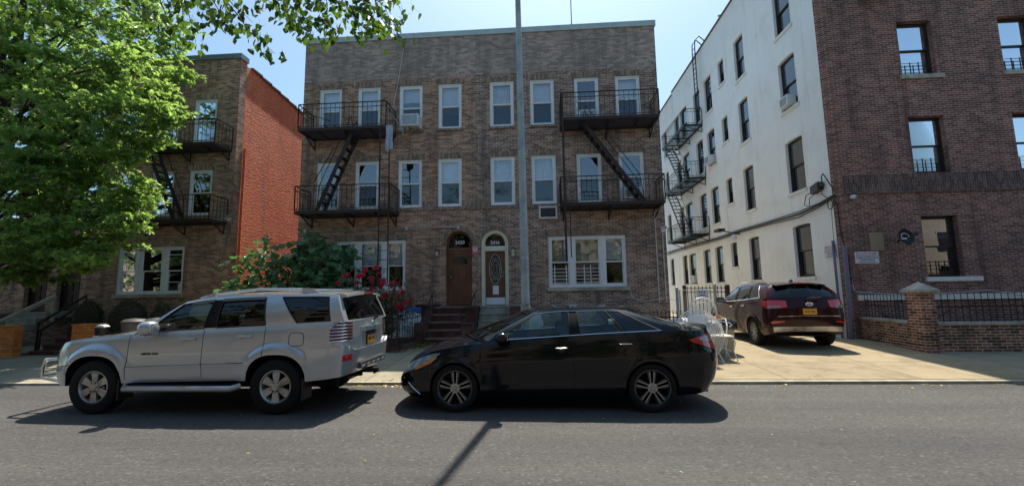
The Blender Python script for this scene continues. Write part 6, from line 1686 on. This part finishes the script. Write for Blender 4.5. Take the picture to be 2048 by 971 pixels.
# ---------------------------------------------------------------- leaves
class Leaves:
    """many small leaves gathered into one mesh with numpy"""
    def __init__(s, tmpl, faces): s.t = np.array(tmpl, float); s.f = faces; s.P = []; s.X = []; s.N = []; s.S = []
    def put(s, p, d, n, size): s.P.append(tuple(p)); s.X.append(tuple(d)); s.N.append(tuple(n)); s.S.append(size)
    def build(s, name, mat, parent=None):
        P = np.array(s.P); X = np.array(s.X); N = np.array(s.N); S = np.array(s.S)[:,None,None]
        X /= np.linalg.norm(X, axis=1, keepdims=True) + 1e-9
        Y = np.cross(N, X); Y /= np.linalg.norm(Y, axis=1, keepdims=True) + 1e-9
        Z = np.cross(X, Y)
        T = s.t[None]
        V_ = P[:,None,:] + S*(T[...,0:1]*X[:,None,:] + T[...,1:2]*Y[:,None,:] + T[...,2:3]*Z[:,None,:])
        k = len(s.t); n = len(P)
        vs = V_.reshape(-1, 3)
        off = Vector((0,0,0)); q = parent
        while q is not None: off += q.location; q = q.parent
        vs = vs - np.array(off)
        me = bpy.data.meshes.new(name)
        fl = [len(f) for f in s.f]; tot = sum(fl)
        me.vertices.add(n*k); me.vertices.foreach_set('co', vs.ravel())
        base = np.concatenate([np.array(f) for f in s.f])
        me.loops.add(n*tot); me.loops.foreach_set('vertex_index', (base[None,:] + (np.arange(n)*k)[:,None]).ravel())
        me.polygons.add(n*len(fl))
        st = np.concatenate([[0], np.cumsum(fl)[:-1]])
        me.polygons.foreach_set('loop_start', (st[None,:] + (np.arange(n)*tot)[:,None]).ravel())
        me.materials.append(mat); me.update(calc_edges=True); me.validate()
        o = bpy.data.objects.new(name, me); COL.objects.link(o)
        if parent is not None: o.parent = parent
        return o
# x along the leaf, y across, z up: folded along the midrib
LOBED = ([(0,0,0),(.25,.10,.03),(.38,.34,.05),(.48,.10,.03),(.66,.30,.03),(.74,.08,.0),(1,0,-.08),(.74,-.08,.0),(.66,-.30,.03),(.48,-.10,.03),(.38,-.34,.05),(.25,-.10,.03)], [(0,1,2,3,4,5,6),(0,6,7,8,9,10,11)])
HEART = ([(0,0,0),(-.08,.20,.03),(.05,.42,.06),(.38,.44,.06),(.72,.22,.02),(1.05,0,-.12),(.72,-.22,.02),(.38,-.44,.06),(.05,-.42,.06),(-.08,-.20,.03)], [(0,1,2,3,4,5),(0,5,6,7,8,9)])
OVAL = ([(0,0,0),(.3,.26,.04),(.7,.22,.02),(1,0,-.05),(.7,-.22,.02),(.3,-.26,.04)], [(0,1,2,3),(0,3,4,5)])
PALM = ([(0,0,0),(-.04,.28,.02),(.06,.50,-.04),(.34,.40,.05),(.62,.52,-.04),(.66,.28,.04),(1.0,.0,-.12),(.66,-.28,.04),(.62,-.52,-.04),(.34,-.40,.05),(.06,-.50,-.04),(-.04,-.28,.02)], [(0,1,2,3,4,5,6),(0,6,7,8,9,10,11)])
def rv(s=1.0): return V(rnd.gauss(0,s), rnd.gauss(0,s), rnd.gauss(0,s))

def limb(mb, a, b, r0, r1, sag=.3, n=7, wob=.12):
    a, b = Vector(a), Vector(b); L = (b-a).length; P = []
    w1, w2 = rv(wob*L*.25), rv(wob*L*.15)
    for i in range(n+1):
        t = i/n; P.append(a.lerp(b, t) + V(0,0,1)*sag*L*math.sin(PI*t)*.35 + w1*math.sin(PI*t) + w2*math.sin(2*PI*t))
    mb.tube(P, [r0 + (r1-r0)*(i/n)**.8 for i in range(n+1)], 7)
    return P
def spray(lv, tw, c, out, rx, rz, twigs, per, size, droop=.25, flat=.45):
    """a flattened clump of leafy twigs fanning out from c along out"""
    out = Vector(out); out.z *= .3
    for k in range(twigs):
        d = (rv(1.0) + out*.9); d.z = d.z*flat; d.normalize()
        o = c + V(rnd.gauss(0,.42)*rx, rnd.gauss(0,.42)*rx, rnd.gauss(0,.45)*rz)
        L = rx*rnd.uniform(.35, .75); p = o
        pts = [p]
        for i in range(4):
            d2 = d + V(0,0,-droop*i*.35) + rv(.12); d2.normalize(); p = p + d2*L/4; pts.append(p)
        if tw is not None and k % 3 == 0: tw.tube(pts, [.008,.007,.005,.004,.003], 4, cap=False)
        for j in range(per):
            t = (j+rnd.random())/per*4; i = min(3, int(t)); q = pts[i].lerp(pts[i+1], t-i)
            ld = d + rv(.75); ld.z -= .25; n = V(0,0,1) + rv(.55)
            lv.put(q, ld, n, size*rnd.uniform(.7, 1.2))

# ---- the oak at the left: its trunk stands just outside the picture
oak = thing('oak_tree', 'large pin oak with layered sunlit foliage over the silver car', 'tree', (-17.3, 12.0, gz(12)))
tb = MB(); base = V(-17.3, 12.0, 0)
tr = [base, base+V(.02,.02,.5), base+V(.1,.05,2), base+V(.05,.15,4.2), base+V(-.15,.3,7), base+V(.1,.4,10), base+V(.3,.3,13)]
tb.tube(tr, [.42,.33,.30,.26,.20,.13,.04], 12)
lv = Leaves(*LOBED); lb = MB()
CL = [  # px, py, distance, radius m, weight : what the photograph shows
 (25,5,13.4,1.2,1),(110,0,12.8,1.2,1),(190,10,12.6,1.2,1),(265,20,13.2,1.0,1),(320,50,12.6,.8,.8),(60,70,12.0,1.1,.9),(150,75,12.4,1.1,.8),(225,95,11.6,1.0,1),(290,110,12.4,.9,1),(340,140,12.0,.6,1),
 (30,140,12.0,1.1,1),(120,160,11.4,1.1,.9),(205,165,12.0,1.0,.8),(268,170,11.0,.95,1.1),(318,185,11.5,.5,.9),(70,215,12.2,1.1,.7),(155,235,11.2,1.1,1),(238,228,10.9,.95,1.2),(292,236,11.0,.7,1.1),(345,234,11.2,.4,1),
 (25,270,12.2,1.0,.7),(100,290,11.8,1.0,.8),(190,285,11.6,.9,.8),(245,295,10.8,.8,1.2),(285,300,11.2,.45,1),(40,318,10.3,1.05,1.5),(80,330,10.4,.7,1.4),(140,350,12.0,.9,.6),(205,345,11.4,.9,.8),(245,375,10.8,.75,1.3),(275,395,10.8,.45,1.2),
 (20,415,11.4,1.0,.8),(100,410,12.0,.9,.6),(180,405,11.4,1.0,.8),(225,430,10.6,.75,1.3),(262,445,10.6,.5,1.2),(45,455,10.6,1.0,1.1),(125,460,10.4,.75,1.4),(178,440,10.4,.5,1.3),(225,480,11.4,.5,.5),
 (25,510,11.2,.9,.8),(85,505,10.7,.7,1.1),(150,492,10.2,.6,1.4),(198,508,10.1,.45,1.4),(50,548,11.4,.55,.6),(110,545,11.6,.5,.5),(170,530,10.6,.35,1)]
for (px, py, d, r, w) in CL:
    c_ = at(px, py, d)
    h = max(2.2, min(11.5, c_.z*.75 - .2)); s0 = base + V(.05, .12, h)
    P = limb(lb, s0, c_, .06, .010, .12)
    out = (c_ - s0).normalized()
    # two or three flat tiers of leaves, so light and shade alternate down the crown
    tiers = 3 if r > .8 else 2
    for q in range(tiers):
        cc = c_ + V(rnd.gauss(0,.18)*r, rnd.gauss(0,.3)*r, (q-(tiers-1)/2)*r*.62)
        spray(lv, lb, cc, out, r*(1-.16*q), r*.13, int((16*w*r*r/.6+6)*(.9 if tiers == 3 else 1.1)), 15, .165, .38, .22)
    for p in P[5:]: spray(lv, None, p, out, .4, .12, 2, 8, .15, .3, .25)
for k in range(34):                                     # the rest of the crown, outside the picture
    a = rnd.uniform(PI*.55, PI*1.75); r = rnd.uniform(1.6, 5.0); z = rnd.uniform(3.6, 12.6); r *= max(.35, 1-((z-6.5)/7.5)**2)
    c_ = base + V(r*math.cos(a), r*math.sin(a), z); P = limb(lb, base + V(0,.15,z*.8), c_, .05, .01)
    spray(lv, None, c_, (c_-base).normalized(), 1.15, .45, 26, 12, .18)
for k in range(14):
    c_ = base + V(rnd.uniform(-1,4.2), rnd.uniform(-1,1.5), rnd.uniform(11.0,13.4)); spray(lv, None, c_, V(0,0,1), 1.3, .5, 30, 12, .18)
tb.build('trunk', M['bark'], oak, 60); lb.build('branch', M['bark'], oak, 60); lv.build('crown', M['oak_leaf'], oak)

# ---- the lime tree on the camera's side whose lowest boughs hang into the top of the picture
lin_t = thing('linden_tree', 'lime tree whose heart shaped leaves hang over the top of the picture', 'tree', (-5.6, -2.6, .1))
lb = MB(); lv = Leaves(*HEART)
base = V(-5.6, -2.6, .1); tb = MB(); tb.tube([base, base+V(0,0,.5), base+V(.1,.05,2.5), base+V(.15,.2,5), base+V(.1,.2,8.5)], [.3,.22,.19,.15,.05], 12)
fork = base + V(.12,.15,4.2)
hub = V(-4.2, 4.4, 6.9); P = limb(lb, fork, hub, .085, .04, .25, 9)
hub2 = V(-7.4, 4.2, 6.7); limb(lb, fork, hub2, .07, .03, .25, 9)
TW = [((300,-40),(330,25),(342,66),5.7,34),((330,-40),(378,30),(392,85),5.6,44),((350,-40),(365,20),(368,80),5.9,30),((395,-40),(440,25),(475,62),5.5,56),((440,-10),(500,65),(550,108),5.5,46),((420,-40),(470,15),(505,45),5.8,40),((470,-45),(540,5),(585,35),6.0,60),((520,-45),(590,20),(618,70),6.0,64),((560,-45),(640,20),(672,72),5.9,72),
      ((610,-50),(690,12),(728,68),5.9,76),((650,-50),(745,18),(785,66),5.8,70),((690,-50),(770,15),(792,76),6.1,50),((735,-45),(790,-6),(802,24),5.5,26),((590,-40),(600,10),(603,66),5.7,40),((640,-40),(655,10),(648,72),6.2,44),((700,-45),(712,5),(708,60),6.1,40),((740,-45),(752,5),(760,50),6.2,36),
      ((230,-45),(275,10),(300,40),5.8,30),((150,-45),(190,5),(215,35),6.2,30),((60,-45),(95,10),(105,50),6.0,30),((-40,-30),(10,25),(35,60),6.0,30),((360,-45),(415,10),(430,40),5.9,40)]
for a, b, c_, d, n in TW:
    p0, p1, p2 = at(a[0], a[1], d-.25), at(b[0], b[1], d), at(c_[0], c_[1], d+.12)
    hb = hub if a[0] > 320 else hub2
    limb(lb, hb, p0, .022, .010, .1)
    Q = [p0, p0.lerp(p1,.5)+V(0,0,.03), p1, p1.lerp(p2,.5)+V(0,0,.015), p2]
    lb.tube(Q, [.011,.008,.006,.004,.0025], 5)
    for j in range(n):
        t = (j+rnd.random())/n*4; i = min(3, int(t)); q = Q[i].lerp(Q[i+1], t-i) + V(rnd.gauss(0,.11), rnd.gauss(0,.12), rnd.gauss(-.03,.05))
        st = q + V(rnd.gauss(0,.05), rnd.gauss(0,.05), -rnd.uniform(.02,.07)); lb.tube([q, st], .0016, 3, cap=False)
        dd = V(rnd.gauss(0,.45), rnd.gauss(0,.45), -1); lv.put(st, dd, V(rnd.gauss(0,.9), rnd.choice((-1,-1,1))+rnd.gauss(0,.5), .45), rnd.uniform(.072,.115))
for k in range(30):
    a = rnd.uniform(0, 2*PI); r = rnd.uniform(.8, 3.0); z = rnd.uniform(5.6, 9.6)
    c_ = base + V(r*math.cos(a), r*math.sin(a)-.3, z); limb(lb, base+V(.1,.15,max(3.5,z*.75)), c_, .04, .01)
    spray(lv, None, c_, (c_-base).normalized(), 1.1, .6, 16, 10, .12)
tb.build('trunk', M['bark'], lin_t, 60); lb.build('branch', M['bark'], lin_t, 60); lv.build('crown', M['linden_leaf'], lin_t)

# ---- fig tree in the front yard, against the red wall
fig = thing('fig_tree', 'dark green fig bush with big lobed leaves between the red wall and the window', 'bush', (-7.9, 13.4, gz(13.4)))
lb = MB(); lv = Leaves(*PALM); b0 = V(-7.9, 13.4, .2)
FG_ = [(470,575,13.3,5),(500,560,13.2,7),(540,575,13.0,8),(490,525,13.5,6),(520,505,13.6,5),(537,482,13.5,3),(560,545,13.2,9),(585,515,13.3,9),(600,560,13.0,10),(610,500,13.5,9),(635,485,13.6,8),(640,525,13.3,10),(655,555,13.1,9),(670,575,13.1,9),(680,520,13.3,7),(690,505,13.4,5),(625,580,12.9,9),(575,585,12.9,9),(660,500,13.6,7),(690,548,13.2,5),(560,520,13.4,6),(520,545,13.3,6),(505,585,13.1,6),(650,590,12.8,8),(600,535,13.2,8)]
for px, py, d, n in FG_:
    c_ = at(px, py, d); P = limb(lb, b0 + V(rnd.uniform(-.2,.2), 0, rnd.uniform(0,.5)), c_, .022, .007, .1)
    for j in range(n*6):
        q = c_ + V(rnd.gauss(0,.2), rnd.gauss(0,.22), rnd.gauss(0,.15)); dd = q - c_ + rv(.15); dd.z -= .12
        lb.tube([c_.lerp(q,.2), q], .003, 3, cap=False); lv.put(q, dd, V(0,-.35,1)+rv(.38), rnd.uniform(.14,.235))
    for p in P[3:6]:
        for j in range(4): lv.put(p+rv(.10), rv(1), V(0,-.3,1)+rv(.35), rnd.uniform(.12,.19))
lb.build('branch', M['bark'], fig, 60); lv.build('foliage', M['fig_leaf'], fig)

# ---- rose bush
ros = thing('rose_bush', 'rose bush full of crimson blooms behind the silver car', 'bush', (-4.7, 12.0, gz(12)))
lb = MB(); lv = Leaves(*OVAL); b0 = V(-4.75, 12.0, .25)
BL = [(688,551),(697,549),(676,566),(717,552),(727,550),(741,556),(752,535),(757,547),(744,562),(713,566),(765,562),(790,563),(780,570),(789,577),(798,590),(800,575),(783,600),(805,600),(796,612),(822,598),(770,605),(754,606),(749,586),(806,583),(793,624),(779,620),(768,590),(730,545),(760,575),(804,618),(742,575),(812,606)]
ends = []
for px, py in BL: ends.append(at(px, py, rnd.uniform(11.7, 12.25)))
for i in range(26): ends.append(at(rnd.uniform(685,825), rnd.uniform(560,660), rnd.uniform(11.7,12.4)))
for q in ends:
    P = limb(lb, b0 + V(rnd.uniform(-.35,.35), rnd.uniform(-.2,.2), 0), q - V(0,0,.02), .011, .004, .25)
    for p in P[2:]:
        for j in range(12): lv.put(p + V(rnd.gauss(0,.12), rnd.gauss(0,.12), rnd.gauss(0,.10)), rv(1), V(0,-.2,1)+rv(.5), rnd.uniform(.05,.085))
lb.build('stem', M['bark'], ros, 60); lv.build('foliage', M['rose_leaf'], ros)
pet = MB()
for ring, (n, r, tilt, s) in enumerate(((5,.012,.25,.035),(6,.028,.6,.042),(7,.042,1.05,.046))):
    for i in range(n):
        a = 2*PI*i/n + ring; ca, sa = math.cos(a), math.sin(a); G = []
        for u in (0,.5,1):
            row = []
            for w in (-1,-.4,.4,1):
                rad = r*.5 + s*u*math.sin(tilt)*(1.0 if u < 1 else 1.12); z = s*u*math.cos(tilt) - ring*.006; ww = w*s*.55*math.sin(PI*(.25+.5*u))
                row.append(V(rad*ca - ww*sa - .25*abs(w)*s*ca*.4, rad*sa + ww*ca - .25*abs(w)*s*sa*.4, z))
            G.append(row)
        pet.grid(G)
proto = None
for px, q in zip(BL, ends):
    for e in range(1 if rnd.random() < .45 else 2):
        pos = q + (rv(.05) if e else V(0,0,0))
        if proto is None:
            proto = pet.build('bloom', M['rose'], ros, 60, world=False); o = proto
        else: o = proto.copy(); COL.objects.link(o); o.parent = ros
        o.location = pos - ros.location; o.rotation_euler = (rnd.uniform(.3,1.3), rnd.uniform(-.5,.5), rnd.uniform(-.9,.9)); k = rnd.uniform(1.0, 1.65); o.scale = (k,k,k)

# ---- clipped round bushes in the yard on the left, and weeds
for i, (x, y, r, h, lab) in enumerate(((-14.38,13.0,.42,1.66,'round clipped dark bush next to the pale stoop'), (-13.02,13.0,.56,1.66,'wide round clipped bush under the white triple window'), (-11.95,13.1,.36,1.50,'small dark clipped bush half behind the bonnet and mirror of the silver car'))):
    t = thing('round_bush', lab, 'bush', (x, y, gz(y)), 'clipped round bushes'); lv = Leaves(*OVAL); z0 = gz(y); cz = z0 + (h-z0)*.55; rz = (h-z0)*.5
    for k in range(4600):
        d = rv(1).normalized(); q = (rnd.random()**.25)*(1+.05*math.sin(d.x*7+d.z*5)); lv.put(V(x,y,cz) + V(d.x*r, d.y*r, d.z*rz)*q, d.cross(rv(1))+d*.35, d+rv(.45), rnd.uniform(.03,.05))
    lv.build('foliage', M['bush_leaf'], t)
    b = MB()
    b.sphere((x,y,cz), (r*.86,r*.86,rz*.88), 14, 9)  # added opaque dark core, paints the shade inside the bush; stems follow
    for k in range(7): limb(b, V(x,y,z0-.02), V(x,y,cz)+V(rnd.gauss(0,.4)*r, rnd.gauss(0,.4)*r, rnd.uniform(-.1,.7)*rz), .02, .006)
    b.build('stem', M['bark'], t, 60)
lv = Leaves(*OVAL)
for k in range(420):
    x, y = rnd.gauss(-3.4,.22), 12.2 + rnd.gauss(0,.25); lv.put(V(x,y,gz(y)+rnd.uniform(0,.08)), rv(1)+V(0,0,.8), V(0,-.3,1)+rv(.5), rnd.uniform(.03,.07))
for k in range(160):
    x, y = rnd.uniform(-3.9,-3.6), rnd.uniform(11.2,11.6); lv.put(V(x,y,gz(y)+rnd.uniform(0,.05)), rv(1)+V(0,0,.8), V(0,-.3,1)+rv(.5), rnd.uniform(.02,.05))
tag(lv.build('weeds', M['weed_leaf']), kind='stuff')

# ---------------------------------------------------------------- across the street, behind the camera: what panes and paint mirror
t = thing('apartment_building', 'long brown building across the street, mirrored in windows and car paint', 'house', (0, -13, .1))
FO = Fr((0, -13, 0), (-1,0,0), (0,1,0)); hs = [(-68+3.2*i, -66.6+3.2*i, 1.6+3.1*j, 3.4+3.1*j) for i in range(42) for j in range(3)]
mb = MB(); wall_holes(mb, FO, -70, 70, .1, 10.5, hs, .15); mb.add([FO(-70,10.5),FO(70,10.5),FO(70,10.5,-9),FO(-70,10.5,-9)], [(0,1,2,3)]); mb.build('wall', M['stucco'], t)
mb = MB(); mb.fbox(FO, -69.9, 69.9, .2, 10.3, -.22, -.16); mb.build('window', M['room'], t)
st_ = thing('street_tree', 'one of the leafy trees across the street, mirrored in windows and car paint', 'tree', (0, 0, 0), 'trees across the street')
tb = MB(); tb.tube([(0,0,0),(.05,0,2.5),(0,.1,5),(0,0,8)], [.2,.16,.12,.04], 8); lb = MB(); lv = Leaves(*OVAL)
for k in range(34):
    a = rnd.uniform(0, 2*PI); z = rnd.uniform(2.8, 9.0); r = rnd.uniform(.6, 2.9)*max(.3, 1-((z-5.2)/4.6)**2)
    c_ = V(r*math.cos(a), r*math.sin(a), z); limb(lb, V(0,0,z*.75), c_, .035, .01, .1, 4); spray(lv, None, c_, c_.normalized(), 1.0, .6, 15, 10, .22)
tb.build('trunk', M['bark'], st_, 60); lb.build('branch', M['bark'], st_, 60); lv.build('crown', M['tree_leaf'], st_)
for i, (x, y) in enumerate(((-19,-4.3), (-12.2,-4.0), (.6,-5.2), (6.4,-4.1), (12.8,-4.4), (19.5,-4.2), (-26,-4.2), (-31.5,-4.5), (-37,-4.2), (-43,-4.4))):
    o = st_ if i == 0 else copy_tree(st_); o.location = (x, y, .1); o.rotation_euler.z = i*1.3

# ---------------------------------------------------------------- light
EL, AZ = 64.0, 6.6                 # the sun stands behind the houses, a little to the right
sd_ = V(math.sin(R(AZ))*math.cos(R(EL)), math.cos(R(AZ))*math.cos(R(EL)), math.sin(R(EL)))
ld = bpy.data.lights.new('sun', 'SUN'); ld.energy = SUN_E; ld.angle = R(.53); ld.color = (1.0, .93, .80)
lo = bpy.data.objects.new('sun', ld); COL.objects.link(lo); lo.rotation_euler = (-sd_).to_track_quat('-Z', 'Y').to_euler(); lo.location = (0, 20, 40)
wd = bpy.data.worlds.new('World'); SC.world = wd; wd.use_nodes = True; nt = wd.node_tree
sky = nt.nodes.new('ShaderNodeTexSky'); sky.sky_type = 'NISHITA'; sky.sun_disc = False; sky.sun_elevation = R(EL); sky.sun_rotation = R(AZ)
sky.altitude = 20; sky.air_density = 1.0; sky.dust_density = 1.9; sky.ozone_density = 1.0
bg = nt.nodes.get('Background') or nt.nodes.new('ShaderNodeBackground'); bg.inputs['Strength'].default_value = SKY_S
tint = nt.nodes.new('ShaderNodeMix'); tint.data_type = 'RGBA'; tint.blend_type = 'MULTIPLY'; tint.inputs[0].default_value = 1; tint.inputs[7].default_value = (.87, 1.045, 1.03, 1)
nt.links.new(sky.outputs[0], tint.inputs[6]); nt.links.new(tint.outputs[2], bg.inputs[0])
SC.view_settings.view_transform = 'Standard'; SC.view_settings.look = 'None'; SC.view_settings.gamma = 1; SC.view_settings.exposure = EXPO
SC.view_settings.use_curve_mapping = False
SC.render.film_transparent = False
SC.cycles.max_bounces = 8; SC.cycles.transparent_max_bounces = 12; SC.cycles.use_denoising = True
SC.cycles.sample_clamp_indirect = 6
